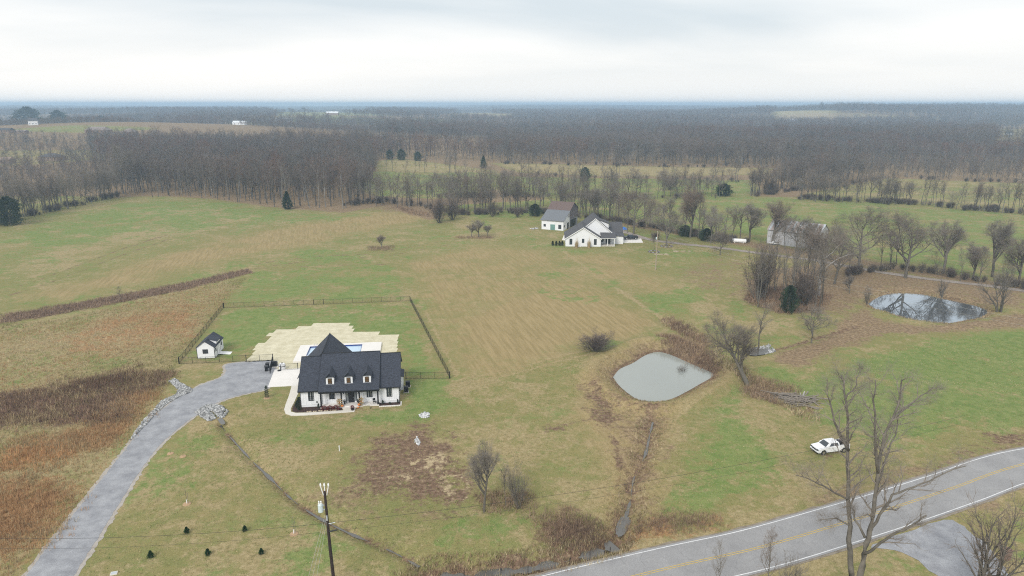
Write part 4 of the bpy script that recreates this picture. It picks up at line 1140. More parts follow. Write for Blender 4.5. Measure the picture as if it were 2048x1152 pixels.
# --- the big tree by the road, limb by limb
def big_tree():
    w = Wood(77); base = Vector((38.3, 57.5, 0))
    o = dict(STYLE['field']); o.update(seg=[6, 6, 4, 3], kids=[0, 9, 9, 8], sides=[10, 7, 5, 3], bend=[.05, .1, .17, .22], up=[0, .05, .06, .04], ratio=[.4, .33, .42, .45],
        ang=[(25, 50), (30, 65), (25, 60), (20, 60)], kup=[.2, .22, .15, .1], start=[.2, .18, .2, .1], tw=(.9, .0105), fork=3)
    def at(px, py, Y):
        u, v = (px-1024)/FPX, (576-py)/FPX; t = Y/(_c+v*_s)
        return Vector((u*t, Y, CAM_H+(-_s+v*_c)*t))-base
    def guided(pts, r0, r1, lvl=1, kids=9):
        P = [at(*p) for p in pts]
        if pts[0][1] > 1145: P = [Vector((P[0].x-.12, P[0].y, -.15))]+P
        dense = [P[0]]
        for i in range(len(P)-1):
            for s in range(1, 4):
                dense.append(P[i].lerp(P[i+1], s/3)+Vector((w.q.gauss(0, .05), w.q.gauss(0, .08), 0)))
        n = len(dense); rad = [r0+(r1-r0)*(i/(n-1))**.8 for i in range(n)]
        w.trunk.tube(dense, rad, 10, cap=True)
        ln = sum((dense[i+1]-dense[i]).length for i in range(n-1))
        oo = dict(o); oo['kids'] = [0, int(kids*1.15), 8, 6]; oo['start'] = [.2, .35 if pts[0][1] > 1145 else .15, .2, .1]
        w.shoots(dense, rad, min(ln, 11), lvl, oo)
    guided([(1703,1150,58),(1699,1080,58),(1698,1000,58.3),(1695,930,58.5),(1697,860,58.8),(1690,800,59),(1684,750,59.2)], .33, .06, 1, 20)
    guided([(1722,1150,57),(1733,1090,57),(1742,1050,57),(1750,1000,57),(1756,940,57.2),(1770,870,57.4),(1795,810,57.6),(1806,760,57.8)], .35, .06, 1, 18)
    guided([(1738,1070,57),(1760,1030,56.5),(1785,990,56),(1830,975,55.6),(1870,955,55.2),(1930,930,55)], .16, .04, 1, 11)
    guided([(1728,1108,57),(1760,1085,56),(1795,1065,55),(1828,1046,54.2),(1853,1032,53.6)], .15, .07, 1, 6)
    guided([(1750,990,57),(1768,930,58),(1790,870,59),(1800,820,60)], .13, .04, 1, 10)
    guided([(1697,900,58.5),(1675,862,58),(1662,810,57.5),(1650,780,57)], .15, .04, 1, 9)
    guided([(1698,1000,58),(1660,980,57),(1625,960,56),(1590,950,55)], .11, .03, 1, 9)
    guided([(1730,1075,57),(1712,1040,57.5),(1704,1015,58)], .13, .06, 1, 4)
    guided([(1756,945,57),(1750,880,56),(1748,800,55.4),(1752,760,55)], .15, .04, 1, 9)
    guided([(1785,840,57.5),(1830,800,58.5),(1865,775,59)], .11, .03, 1, 8)
    guided([(1690,800,59),(1712,770,60),(1722,735,60.5)], .09, .03, 1, 7)
    guided([(1698,1050,58),(1670,1035,58.5),(1640,1040,59)], .10, .03, 1, 6)
    t = thing('bare_tree', 'big twin trunked bare tree in front of the road', 'tree', base)
    tm, cm = w.meshes('big_tree', M['bark'], M['twig'])
    link_mesh('trunk', tm, t); link_mesh('crown', cm, t)
big_tree()
def near_tree(kind, X, Y, top_py, label, wide, idx=None, rz=None):
    h = height_at(Y, top_py)
    return plant(kind, 'bare_tree', label, 'tree', (X, Y, tz(X, Y)), h, None, wide, rz, idx)
near_tree('vshape', 48.2, 60.0, 955, 'bushy many stemmed bare tree at the lower right corner', .85, 0, 1.0)
near_tree('slender', 21.6, 60.5, 1080, 'thin bare sapling by the road left of the big tree', .8, 0)
near_tree('slender', 26.4, 60.0, 1058, 'taller thin bare sapling by the road left of the big tree', .9, 2)
near_tree('bush', 28.0, 59.0, 1085, 'bushy sapling at the bottom edge beside the road', .6, 1)
# ------------------------------------------------------------------ far woods: too many trees to count, one mass each
def wood_sources(kind):
    """one planted tree of every shape lends its trunk and crown to the mass"""
    out = []
    for tm, cm in PROTO[kind]:
        t = next((o for o in bpy.data.objects if o.type == 'MESH' and o.data == tm), None)
        c = next((o for o in bpy.data.objects if o.type == 'MESH' and o.data == cm), None)
        if t and c: out.append((t, c))
    return out
def mass_of_trees(name, label, pts, scl, wide, srcs, seed, shape=None):
    q = np.random.default_rng(seed); n = len(pts)
    me = bpy.data.meshes.new(name)
    me.vertices.add(n); me.vertices.foreach_set('co', np.asarray(pts, np.float32).ravel())
    a = me.attributes.new('turn', 'FLOAT_VECTOR', 'POINT'); r = np.zeros((n, 3), np.float32); r[:, 2] = q.random(n)*6.283; a.data.foreach_set('vector', r.ravel())
    a = me.attributes.new('size', 'FLOAT_VECTOR', 'POINT'); a.data.foreach_set('vector', np.stack([scl*wide, scl*wide, scl], 1).astype(np.float32).ravel())
    a = me.attributes.new('shape', 'INT', 'POINT'); a.data.foreach_set('value', (q.integers(0, len(srcs), n) if shape is None else shape).astype(np.int32))
    me.update()
    o = link_mesh(name, me); tag(o, label, 'woods', kind='stuff')
    ng = bpy.data.node_groups.new(name, 'GeometryNodeTree')
    ng.interface.new_socket('Geometry', in_out='INPUT', socket_type='NodeSocketGeometry')
    ng.interface.new_socket('Geometry', in_out='OUTPUT', socket_type='NodeSocketGeometry')
    N, L = ng.nodes, ng.links
    gi, go = N.new('NodeGroupInput'), N.new('NodeGroupOutput')
    iop = N.new('GeometryNodeInstanceOnPoints')
    jg = N.new('GeometryNodeJoinGeometry')
    for t, c in reversed(srcs):
        j = N.new('GeometryNodeJoinGeometry')
        for s in (t, c):
            oi = N.new('GeometryNodeObjectInfo'); oi.inputs['Object'].default_value = s; oi.transform_space = 'ORIGINAL'
            L.new(oi.outputs['Geometry'], j.inputs[0])
        g2 = N.new('GeometryNodeGeometryToInstance'); L.new(j.outputs[0], g2.inputs[0]); L.new(g2.outputs[0], jg.inputs[0])
    def attr(nm, ty):
        a = N.new('GeometryNodeInputNamedAttribute'); a.data_type = ty; a.inputs['Name'].default_value = nm; return a.outputs[0]
    L.new(gi.outputs[0], iop.inputs['Points']); L.new(jg.outputs[0], iop.inputs['Instance'])
    iop.inputs['Pick Instance'].default_value = True
    L.new(attr('shape', 'INT'), iop.inputs['Instance Index'])
    L.new(attr('turn', 'FLOAT_VECTOR'), iop.inputs['Rotation']); L.new(attr('size', 'FLOAT_VECTOR'), iop.inputs['Scale'])
    L.new(iop.outputs[0], go.inputs[0])
    md = o.modifiers.new('trees', 'NODES'); md.node_group = ng
    return o
def canopy_sources():
    """one tree of every canopy shape stands at the wood's edge and lends its form"""
    out = []
    spots = [(282, 380), (350, 380), (455, 389), (530, 398), (610, 402), (700, 398)]
    for i, (tm, cm) in enumerate(PROTO['canopy']):
        g = on_ground(*spots[i]); o = plant('canopy', 'bare_tree', nth(i)+' broad bare tree from the left just inside the left woods', 'tree', g, 22+i % 3, 'broad trees inside the left woods', 1.1, None, i)
        out.append(tuple(o.children))
    return out
def jitter_grid(x0, x1, y0, y1, s, q):
    X, Y = np.meshgrid(np.arange(x0, x1, s), np.arange(y0, y1, s))
    X = X.ravel()+q.uniform(-.48, .48, X.size)*s; Y = Y.ravel()+q.uniform(-.48, .48, Y.size)*s
    return X, Y
OPEN = [tuple(p) for p in GP([(735,412),(748,345),(752,321),(985,326),(1545,332),(1600,384),(1690,372),(1780,353),(2060,363),(2400,372),(2400,760),(1500,480),(880,450)])]
LEFT_WOOD = [tuple(p) for p in GP([(262,384),(420,392),(560,405),(650,408),(742,400),(748,345),(740,309),(170,309),(215,345)])]
field_polys = [[tuple(p) for p in GP(px)] for _, _, px in FIELDS]
def outside_fields(X, Y):
    k = ~inside(X, Y, OPEN)
    for p in field_polys: k &= ~inside(X, Y, p)
    return k
def patch(X, Y, s, seed):
    """slow variation of tree height and density over the land"""
    return (np.sin(X/s+seed)+np.sin(Y/s*1.3+seed*2)+np.sin((X+Y)/s*.7+seed*3))/3
def make_woods():
    q = np.random.default_rng(3); src = canopy_sources()
    def tone(X, Y, s):
        """neighbouring trees share a tone: brown, grey or russet stands"""
        v = patch(X, Y, s, 6)+patch(X, Y, s*.37, 8)*.7+q.normal(0, .35, X.size)
        return np.where(v > .35, 0, np.where(v > -.45, 1, 2))+3*q.integers(0, 2, X.size)
    # the left woods behind its front row
    X, Y = jitter_grid(-480, -60, 370, 760, 7.0, q)
    k = inside(X, Y, LEFT_WOOD); X, Y = X[k], Y[k]
    h = q.uniform(16, 26, X.size)-np.where(X < -230, 4, 0)*sstep(520, 640, Y)
    mass_of_trees('woodland', 'brown leafless woods behind the left field', np.stack([X, Y, terr(X, Y)-.1], 1), h, q.uniform(.85, 1.25, X.size), src, 1, tone(X, Y, 40))
    # everything beyond the pastures
    A = []
    X, Y = jitter_grid(-1150, 1150, 385, 1200, 8.0, q)
    k = (np.abs(X) < .86*Y+40) & outside_fields(X, Y) & ~inside(X, Y, LEFT_WOOD)
    hillside = (X < -.36*Y-70) & (Y < 935) & (X < -180)
    k &= ~(hillside & (Y > 555) & (q.random(X.size) > .8))
    k &= ~((X < -180) & (Y <= 555) & (q.random(X.size) > .85))
    for cx, cy_, rx, ry in ((-620, 880, 35, 40), (-520, 800, 45, 50), (-480, 770, 40, 40), (-400, 560, 40, 40), (-600, 770, 50, 40)):
        k &= ((X-cx)/rx)**2+((Y-cy_)/ry)**2 > 1
    mid = (X < -30) & (X > -.9*Y) & (Y > 760)
    k &= ~(mid & (patch(X, Y, 90, 1) > .12))
    k &= ~((X > -110) & (X < -20) & (Y > 600) & (Y < 800) & (q.random(X.size) > .45))
    X, Y = X[k], Y[k]
    h = np.where(X < -180, np.where(Y > 555, q.uniform(6, 12, X.size), q.uniform(8, 16, X.size)), q.uniform(13, 22, X.size))*(1+.25*patch(X, Y, 60, 4))
    h = np.where((X > 240) & (Y < 600), q.uniform(9, 13, X.size), h); h = np.where((X > 340) & (Y > 700) & (Y < 1000), h+4, h)
    A.append((X, Y, h))
    X, Y = jitter_grid(-2650, 2650, 1200, 3100, 17.5, q)
    k = (np.abs(X) < .86*Y+40) & outside_fields(X, Y) & ((patch(X, Y, 170, 2) < .30) | (X > 0))
    for cx, cy_, rx, ry in ((880, 1930, 170, 130), (1080, 1880, 60, 90), (-430, 1560, 200, 120), (-620, 1700, 120, 100), (60, 2330, 130, 100), (-200, 1650, 60, 80)):
        k &= ((X-cx)/rx)**2+((Y-cy_)/ry)**2 > 1
    X, Y = X[k], Y[k]; A.append((X, Y, q.uniform(14, 24, X.size)*(1+.28*patch(X, Y, 120, 5))))
    X = np.concatenate([a[0] for a in A]); Y = np.concatenate([a[1] for a in A]); h = np.concatenate([a[2] for a in A])
    mass_of_trees('woodland', 'wide leafless woods beyond the fields', np.stack([X, Y, terr(X, Y)-.2], 1), h, q.uniform(.95, 1.35, X.size)*np.where(Y > 1200, 1.5, 1), src, 2, tone(X, Y, 70))
    X, Y = jitter_grid(-7200, 7200, 3100, 8600, 46, q)
    k = (np.abs(X) < .84*Y+40) & (patch(X, Y, 380, 3) < .34); X, Y = X[k], Y[k]
    h = q.uniform(16, 23, X.size)
    mass_of_trees('woodland', 'hazy blue wooded ridges on the horizon', np.stack([X, Y, terr(X, Y)-.3], 1), h, q.uniform(2.6, 4.0, X.size), src, 3, tone(X, Y, 250))
    # scrub under hedgerows and at the woods' foot
    q2 = random.Random(9); P = []
    for px, n in (([(-60,462),(60,434),(150,413),(232,394)], 90), ([(690,410),(760,404),(850,414),(900,424)], 60), ([(900,430),(990,428),(1085,428),(1180,440),(1240,447)], 110), ([(1235,447),(1310,460),(1400,476),(1490,486)], 90),
                  ([(870,396),(985,394),(1180,397),(1440,398)], 100), ([(985,347),(1480,364)], 30), ([(1600,398),(1800,406),(2060,428)], 120), ([(1500,394),(1600,380),(1690,373),(1780,355),(2060,366)], 90), ([(1690,552),(1800,538),(1950,562),(2060,580)], 50), ([(985,329),(1540,336)], 60)):
        ln = [Vector(p) for p in px]
        for _ in range(n):
            i = q2.randrange(len(ln)-1); p = ln[i].lerp(ln[i+1], q2.random()); g = G(p.x+q2.gauss(0, 4), p.y+q2.gauss(0, 1.2)); P.append((g.x, g.y, tz(g.x, g.y)))
    P = np.array(P)
    o = mass_of_trees('brushwood', 'tangled leafless undergrowth along the hedgerows', P, q.uniform(1.5, 4.0, len(P)), q.uniform(.8, 1.3, len(P)), wood_sources('bush')+wood_sources('thicket'), 4)
    o['category'] = 'undergrowth'
    # small trees of the hedgerows too far off to count
    P = []
    for px, n in (([(-80,466),(60,433),(150,412),(240,393)], 60), ([(-80,455),(60,424),(150,404),(240,386)], 50), ([(870,394),(985,391),(1180,393),(1450,394)], 100), ([(1500,392),(1550,380),(1600,372),(1560,360)], 60), ([(900,424),(1085,420),(1240,442)], 60), ([(1600,398),(1800,405),(2060,428)], 70), ([(1330,384),(1450,390)], 24), ([(690,404),(860,414)], 26), ([(985,347),(1180,354),(1480,364)], 14), ([(985,327),(1250,331),(1540,335)], 60), ([(1690,370),(1780,352),(2060,364),(2200,372)], 46), ([(760,345),(900,350),(985,368)], 16)):
        ln = [Vector(p) for p in px]
        for _ in range(n):
            i = q2.randrange(len(ln)-1); p = ln[i].lerp(ln[i+1], q2.random()); g = G(p.x+q2.gauss(0, 5), p.y+q2.gauss(0, 2)); P.append((g.x, g.y, tz(g.x, g.y)))
    P = np.array(P)
    mass_of_trees('hedgerow', 'far hedgerows of small leafless trees between pale fields', P, q.uniform(8, 18, len(P)), q.uniform(.85, 1.25, len(P)), wood_sources('wood')+wood_sources('rowtree')[:2], 5)
make_woods()

# ------------------------------------------------------------------ haze
def make_haze():
    m = bpy.data.materials.new('haze'); m.use_nodes = True; nt = m.node_tree; nt.nodes.clear()
    out = nt.nodes.new('ShaderNodeOutputMaterial'); pv = nt.nodes.new('ShaderNodeVolumePrincipled')
    pv.inputs['Color'].default_value = (0.54, 0.76, 1.0, 1)
    pv.inputs['Density'].default_value = HAZE_DENSITY
    pv.inputs['Density Attribute'].default_value = ''
    pv.inputs['Anisotropy'].default_value = 0.1
    nt.links.new(pv.outputs[0], out.inputs['Volume'])
    o = MB().box(-13500, -120, -4, 13500, 15500, 66).build('haze', m)
    tag(o, 'thin blue haze over the far country', 'haze', kind='stuff')
HAZE_DENSITY = 0.00028
make_haze()
# ------------------------------------------------------------------ buildings
def face_map(c, facing):
    """local (s along, n outwards, t up) to house coordinates"""
    cx, cy_, cz = c
    return {'-y': lambda s, n, t: (cx+s, cy_-n, cz+t), '+y': lambda s, n, t: (cx-s, cy_+n, cz+t),
            '+x': lambda s, n, t: (cx+n, cy_+s, cz+t), '-x': lambda s, n, t: (cx-n, cy_-s, cz+t)}[facing]
def fbox(mb, f, s0, n0, t0, s1, n1, t1):
    a, b_ = f(s0, n0, t0), f(s1, n1, t1)
    mb.box(*[min(a[i], b_[i]) for i in range(3)], *[max(a[i], b_[i]) for i in range(3)])
def window(parent, c, w, h, facing='-y', fm='black', gm='glass', bars=(1, 3), name='window', fr=.07, sub=True):
    """framed window with muntins; its pane is a sub-part"""
    f = face_map(c, facing); mb = MB(); x, z = w/2, h/2
    fbox(mb, f, -x, -.04, -z, -x+fr, .05, z); fbox(mb, f, x-fr, -.04, -z, x, .05, z)
    fbox(mb, f, -x+fr, -.04, z-fr, x-fr, .05, z); fbox(mb, f, -x+fr, -.04, -z, x-fr, .05, -z+fr)
    for i in range(1, bars[0]+1):
        s = -x+w*i/(bars[0]+1); fbox(mb, f, s-.013, .0, -z+fr, s+.013, .035, z-fr)
    for i in range(1, bars[1]+1):
        t = -z+h*i/(bars[1]+1); k = .028 if i*2 == bars[1]+1 else .013
        fbox(mb, f, -x+fr, .002, t-k, x-fr, .038, t+k)
    o = mb.build(name, M[fm], parent)
    g = MB(); fbox(g, f, -x+fr*.5, -.03, -z+fr*.5, x-fr*.5, .012, z-fr*.5)
    g.build('pane', M[gm], o if sub else parent)
    return o
def gable(mb_roof, x0, x1, y0, y1, ze, zr, axis, t=.16, oh=.3):
    """two roof slabs; eaves at ze on the wall line, ridge at zr"""
    if axis == 'x':
        ym = (y0+y1)/2; s = (zr-ze)/(ym-y0); a, b_ = x0-oh, x1+oh
        mb_roof.slab([(a, y0-oh, ze-s*oh), (b_, y0-oh, ze-s*oh), (b_, ym, zr), (a, ym, zr)], t)
        mb_roof.slab([(a, ym, zr), (b_, ym, zr), (b_, y1+oh, ze-s*oh), (a, y1+oh, ze-s*oh)], t)
    else:
        xm = (x0+x1)/2; s = (zr-ze)/(xm-x0); a, b_ = y0-oh, y1+oh
        mb_roof.slab([(x0-oh, a, ze-s*oh), (xm, a, zr), (xm, b_, zr), (x0-oh, b_, ze-s*oh)], t)
        mb_roof.slab([(xm, a, zr), (x1+oh, a, ze-s*oh), (x1+oh, b_, ze-s*oh), (xm, b_, zr)], t)

HOUSE_O, HOUSE_R = Vector((-35.9, 107.1, 0)), R(7.5)
def HL(u, v, z=0):
    """farmhouse coordinates to world"""
    a = HOUSE_R
    return Vector((HOUSE_O.x+u*math.cos(a)-v*math.sin(a), HOUSE_O.y+u*math.sin(a)+v*math.cos(a), z))
def farmhouse():
    h = thing('farmhouse', 'white board and batten farmhouse with dark shingle roof and three dormers', 'house', HOUSE_O, HOUSE_R)
    W_, RF = M['white'], M['shingle']
    zr = 7.05
    def wing(x0, x1, y0, y1, ze, zr_):
        mb = MB(); ym = (y0+y1)/2
        mb.ext_x([(y0, -.3), (y1, -.3), (y1, ze-.1), (ym, zr_-.16), (y0, ze-.1)], x0, x1); return mb
    wing(0, 3.3, 0, 11.4, 3.28, zr).build('wall', W_, h)
    wing(13.1, 16.5, 0, 11.4, 3.28, zr).build('wall', W_, h)
    MB().ext_x([(.45, -.3), (11.4, -.3), (11.4, 3.2), (5.9, 7.1), (.45, 3.85)], 3.304, 13.096).build('wall', W_, h)
    mb = MB(); mb.ext_y([(-1.0, -.3), (7.4, -.3), (7.4, 3.1), (3.2, 7.2), (-1.0, 3.1)], 11.404, 16.4); mb.build('wall', W_, h)
    # roofs: the centre is taller and reaches over the porch
    def half_roof(name, x0, x1, e0, ridge, e1, t=.16):
        mb = MB()
        mb.slab([(x0, e0[0], e0[1]), (x1, e0[0], e0[1]), (x1, ridge[0], ridge[1]), (x0, ridge[0], ridge[1])], t)
        mb.slab([(x0, ridge[0], ridge[1]), (x1, ridge[0], ridge[1]), (x1, e1[0], e1[1]), (x0, e1[0], e1[1])], t)
        o = mb.build(name, RF, h)
        MB().tube([(x0, ridge[0], ridge[1]+.01), (x1, ridge[0], ridge[1]+.01)], .09, 6).build('ridge_cap', M['ridge'], o)
        mb = MB(); s = (ridge[1]-e0[1])/(ridge[0]-e0[0])
        for xx in (x0-.03, x1):
            mb.slab([(xx, e0[0]-.02, e0[1]+.01), (xx+.03, e0[0]-.02, e0[1]+.01), (xx+.03, ridge[0], ridge[1]+.02), (xx, ridge[0], ridge[1]+.02)], .24)
        mb.build('rake_trim', M['black'], o)
        MB().box(x0, e0[0]-.13, e0[1]-.15, x1, e0[0]-.003, e0[1]-.02).build('gutter', M['black'], o)
        return o
    half_roof('roof', -.35, 3.08, (-.38, 3.08), (5.7, zr), (11.8, 3.08))
    half_roof('roof', 13.32, 16.85, (-.38, 3.08), (5.7, zr), (11.8, 3.08))
    half_roof('roof', 3.12, 13.28, (-1.25, 3.16), (5.9, 7.42), (12.0, 3.4))
    mb = MB()
    mb.slab([(-1.5, 6.2, 2.86), (3.2, 6.2, 7.56), (3.2, 16.75, 7.56), (-1.5, 16.75, 2.86)], .16)
    mb.slab([(3.2, 6.2, 7.56), (7.9, 6.2, 2.86), (7.9, 16.75, 2.86), (3.2, 16.75, 7.56)], .16)
    o = mb.build('roof', RF, h)
    MB().tube([(3.2, 5.9, 7.58), (3.2, 16.75, 7.58)], .09, 6).build('ridge_cap', M['ridge'], o)
    # battens
    mb = MB()
    for x in np.arange(.02, 3.3, .41): mb.box(x-.02, -.025, .55, x+.02, -.002, 2.95)
    for x in np.arange(13.14, 16.5, .41): mb.box(x-.02, -.025, .55, x+.02, -.002, 2.95)
    for x in np.arange(3.5, 13.0, .41):
        if not 7.1 < x < 9.6: mb.box(x-.02, .425, .6, x+.02, .448, 2.95)
    for y in np.arange(.2, 11.3, .41): mb.box(16.502, y-.02, .2, 16.525, y+.02, 3.0)
    o = mb.build('battens', M['white_trim'], h); o['kind'] = 'stuff'
    mb = MB().box(-.03, -.035, .42, 3.28, -.004, .54).box(13.12, -.035, .42, 16.53, -.004, .54).box(3.32, .41, .46, 7.3, .447, .58).box(9.4, .41, .46, 13.08, .447, .58)
    mb.build('skirt_board', M['white_trim'], h)
    # porch
    fl = MB().box(3.31, -1.02, -.2, 13.09, .45, .25).build('porch_floor', M['concrete_w'], h)
    MB().box(6.95, -1.42, -.2, 9.75, -1.023, .12).build('step', M['concrete_w'], fl)
    for x in (3.45, 6.85, 9.85, 12.95):
        p = MB().box(x-.12, -.98, .252, x+.12, -.74, 2.9).build('porch_post', M['black'], h)
        MB().box(x-.17, -1.01, .253, x+.17, -.71, .5).build('base', M['black'], p)
    MB().box(3.16, -1.02, 2.72, 13.24, -.70, 3.02).build('porch_beam', M['black'], h)
    MB().box(3.32, -.69, 2.93, 13.08, .44, 2.98).build('porch_ceiling', M['white_trim'], h)
    # windows and door
    window(h, (1.72, -.002, 1.95), .95, 1.6, bars=(1, 3)); window(h, (14.85, -.002, 1.95), .95, 1.6, bars=(1, 3))
    window(h, (5.15, .448, 1.85), .98, 1.6, bars=(1, 3)); window(h, (11.45, .448, 1.85), .98, 1.6, bars=(1, 3))
    d = MB().box(7.42, .36, .26, 7.5, .447, 2.7).box(9.22, .36, .26, 9.3, .447, 2.7).box(7.5, .36, 2.62, 9.22, .447, 2.7).box(7.86, .37, .26, 7.93, .447, 2.62).box(8.79, .37, .26, 8.86, .447, 2.62).build('door', M['black'], h)
    mb = MB().box(7.932, .39, .262, 8.788, .44, 2.615)
    for z0 in (.5, 1.2, 1.9): mb.box(8.06, .372, z0, 8.31, .389, z0+.5).box(8.41, .372, z0, 8.66, .389, z0+.5)
    mb.build('panel', M['black'], d)
    for x in (7.502, 8.862): MB().box(x, .40, .5, x+.356, .43, 2.615).build('sidelight', M['glass_pale'], d)
    MB().blob((8.72, .35, 1.2), .04, 1).build('handle', M['chrome'], d)
    for x in (7.1, 9.6):
        MB().box(x-.07, .33, 1.9, x+.07, .446, 2.2).build('wall_lamp', M['black'], h)
    for x in (-.08, 16.5):
        MB().tube([(x+.04, -.12, 3.0), (x+.04, -.08, 2.8), (x+.04, -.08, .05)], .05, 6).build('downspout', M['black'], h)
    MB().box(2.55, -.09, .75, 2.72, -.003, 1.0).build('hose_box', M['blackmetal'], h)
    # dormers
    for k, x in enumerate((5.02, 8.12, 11.2)):
        y0, zb, w, zt = .1, 3.9, .66, 5.15
        dm = MB().ext_y([(x-w, zb-.2), (x+w, zb-.2), (x+w, zt), (x-w, zt)], y0, y0+2.6).build('dormer', W_, h)
        MB().ext_y([(x-w-.12, zt+.004), (x+w+.12, zt+.004), (x, zt+.74)], y0-.04, y0+.06).build('gable', RF, dm)
        mb = MB(); e = .18
        mb.slab([(x-w-e, y0-.25, zt-.02), (x, y0-.25, zt+.86), (x, y0+3.6, zt+.86), (x-w-e, y0+2.3, zt-.02)], .08)
        mb.slab([(x, y0-.25, zt+.86), (x+w+e, y0-.25, zt-.02), (x+w+e, y0+2.3, zt-.02), (x, y0+3.6, zt+.86)], .08)
        mb.build('dormer_roof', RF, dm)
        f = MB().box(x-.34, y0-.04, zb+.12, x-.28, y0-.003, zt-.12).box(x+.28, y0-.04, zb+.12, x+.34, y0-.003, zt-.12).box(x-.28, y0-.04, zt-.18, x+.28, y0-.003, zt-.12).box(x-.28, y0-.04, zb+.12, x+.28, y0-.003, zb+.18).box(x-.28, y0-.035, zb+.6, x+.28, y0-.003, zb+.64)
        f.build('window', M['black'], dm)
        MB().box(x-.28, y0-.012, zb+.18, x+.28, y0-.002, zt-.18).build('pane', M['glass_brown'], dm)
        MB().box(x-w-.05, y0-.06, zb-.06, x+w+.05, y0-.004, zb+.04).build('sill', M['white_trim'], dm)
    # side bump-out with its lean-to roof, and the rear side door
    bo = MB().box(16.53, 5.2, -.3, 17.05, 8.2, 2.6).build('side_bay', W_, h)
    mb = MB(); mb.slab([(16.53, 5.0, 3.0), (17.3, 5.0, 2.7), (17.3, 8.4, 2.7), (16.53, 8.4, 3.0)], .14); mb.build('bay_roof', RF, bo)
    window(h, (16.53, 2.6, 1.9), .9, 1.5, '+x')
    return h
farmhouse()
def house_things():
    # heat pumps beside the house
    for k, (u, v, lab) in enumerate([(17.6, 4.2, 'black heat pump nearest the front corner of the farmhouse'), (17.85, 6.6, 'black heat pump behind the first on the right side of the farmhouse')]):
        t = thing('heat_pump', lab, 'heat pump', HL(u, v), HOUSE_R, 'heat pumps by the farmhouse')
        MB().box(-.48, -.48, -.05, .48, .48, .08).build('pad', M['concrete'], t)
        MB().box(-.4, -.4, .08, .4, .4, 1.05).build('case', M['blackmetal'], t)
        MB().lathe([(.33, 0), (.33, .05), (.1, .07)], (0, 0, 1.051), 14).build('fan_grille', M['black'], t)
    for u, lab in ((6.5, 'tan corn stalk bundle tied to the left middle porch post'), (10.15, 'tan corn stalk bundle tied to the right middle porch post')):
        t = thing('corn_stalks', lab, 'corn stalks', HL(u, -1.12, .25), HOUSE_R, 'corn stalks on the porch')
        q = random.Random(int(u*10)); mb = MB(); lf = MB()
        for _ in range(16):
            a, r = q.uniform(0, 6.28), q.uniform(0, .16); b_ = q.uniform(.15, .4)
            tp = (math.cos(a)*(r+b_*.5), math.sin(a)*(r+b_*.5), q.uniform(1.3, 1.9))
            mb.tube([(math.cos(a)*r*1.4, math.sin(a)*r*1.4, 0), (math.cos(a)*r*.6, math.sin(a)*r*.6, .8), tp], [.022, .018, .008], 4)
            for z in (.6, 1.0, 1.35):
                aa = q.uniform(0, 6.28); c = Vector((math.cos(a)*r, math.sin(a)*r, z)); dd = Vector((math.cos(aa), math.sin(aa), -.3))
                lf.quad(c, c+dd*.25+Vector((0, 0, .12)), c+dd*.5)
        mb.build('stalk_bundle', M['straw'], t); lf.build('leaves', M['straw'], t)
        MB().lathe([(.14, 0), (.14, .06)], (0, 0, .75), 10).build('tie', M['orange'], t)
    for u, v, r, lab in ((6.95, -1.16, .24, 'orange pumpkin at the foot of the left corn stalks'), (9.75, -1.12, .26, 'large orange pumpkin at the foot of the right corn stalks'), (9.62, -1.6, .17, 'small orange pumpkin below the porch step')):
        z = .25 if v > -1.3 else .0
        if v < -1.3: v, z = -1.6, .0
        t = thing('pumpkin', lab, 'pumpkin', HL(u, min(v, -.92) if z else v, z), HOUSE_R, 'pumpkins on the porch')
        mb = MB(); n = 16
        for i in range(6):
            ph = math.pi*(i+.5)/6
            for s in range(n):
                th = 2*math.pi*s/n; k = r*(1+.08*math.cos(8*th))*math.sin(ph)
                mb.v.append((k*math.cos(th), k*math.sin(th), r*.8-r*.8*math.cos(ph)))
        for i in range(5):
            for s in range(n): mb.f.append((i*n+s, i*n+(s+1) % n, (i+1)*n+(s+1) % n, (i+1)*n+s))
        mb.f.append(tuple(reversed(range(n)))); mb.f.append(tuple(range(5*n, 6*n)))
        mb.build('body', M['orange'], t, smooth=True)
        MB().tube([(0, 0, r*1.55), (.02, 0, r*1.9)], [.03, .02], 5).build('stem', M['bale'], t)
    # red mums before the porch
    for i, (u, lab) in enumerate([(4.05, 'dark red mum bush nearest the left porch post'), (5.0, 'middle dark red mum bush below the porch'), (5.95, 'dark red mum bush nearest the corn stalks')]):
        t = thing('flower_bush', lab, 'flowers', HL(u, -1.75+.02*i), 0, 'mums below the porch')
        v, tr = needles(300+i, 800, [(0, .35), (.3, .62), (.7, .6), (1, .2)], .07)
        link_mesh('blooms', tri_mesh('blooms', v*np.array([.85, .85, .75]), tr, M['mum']), t)
        MB().tube([(0, 0, -.05), (0, 0, .4)], .04, 5).build('stem', M['bark'], t)
    t = thing('hay_bale', 'small green tan hay bale on the grass before the porch', 'hay bale', HL(11.05, -2.0), HOUSE_R+.05)
    MB().ext_y([(-.55, .03), (-.5, -.02), (.5, -.02), (.55, .03), (.55, .42), (.5, .46), (-.5, .46), (-.55, .42)], -.24, .24).build('bale', M['bale'], t)
    MB().box(-.2, -.25, -.01, -.17, .25, .468).box(.17, -.25, -.01, .2, .25, .468).build('twine', M['straw'], t)
    t = thing('planter', 'dark planter of red flowers at the end of the walk', 'planter', HL(8.75, -2.35, .05), HOUSE_R)
    MB().lathe([(.2, 0), (.28, .32), (.3, .36)], (0, 0, 0), 10).build('pot', M['black'], t)
    v, tr = needles(320, 500, [(0, .3), (.4, .5), (1, .15)], .08); link_mesh('blooms', tri_mesh('blooms', v*np.array([.7, .7, .5])+np.array([0, 0, .34]), tr, M['mum']), t)
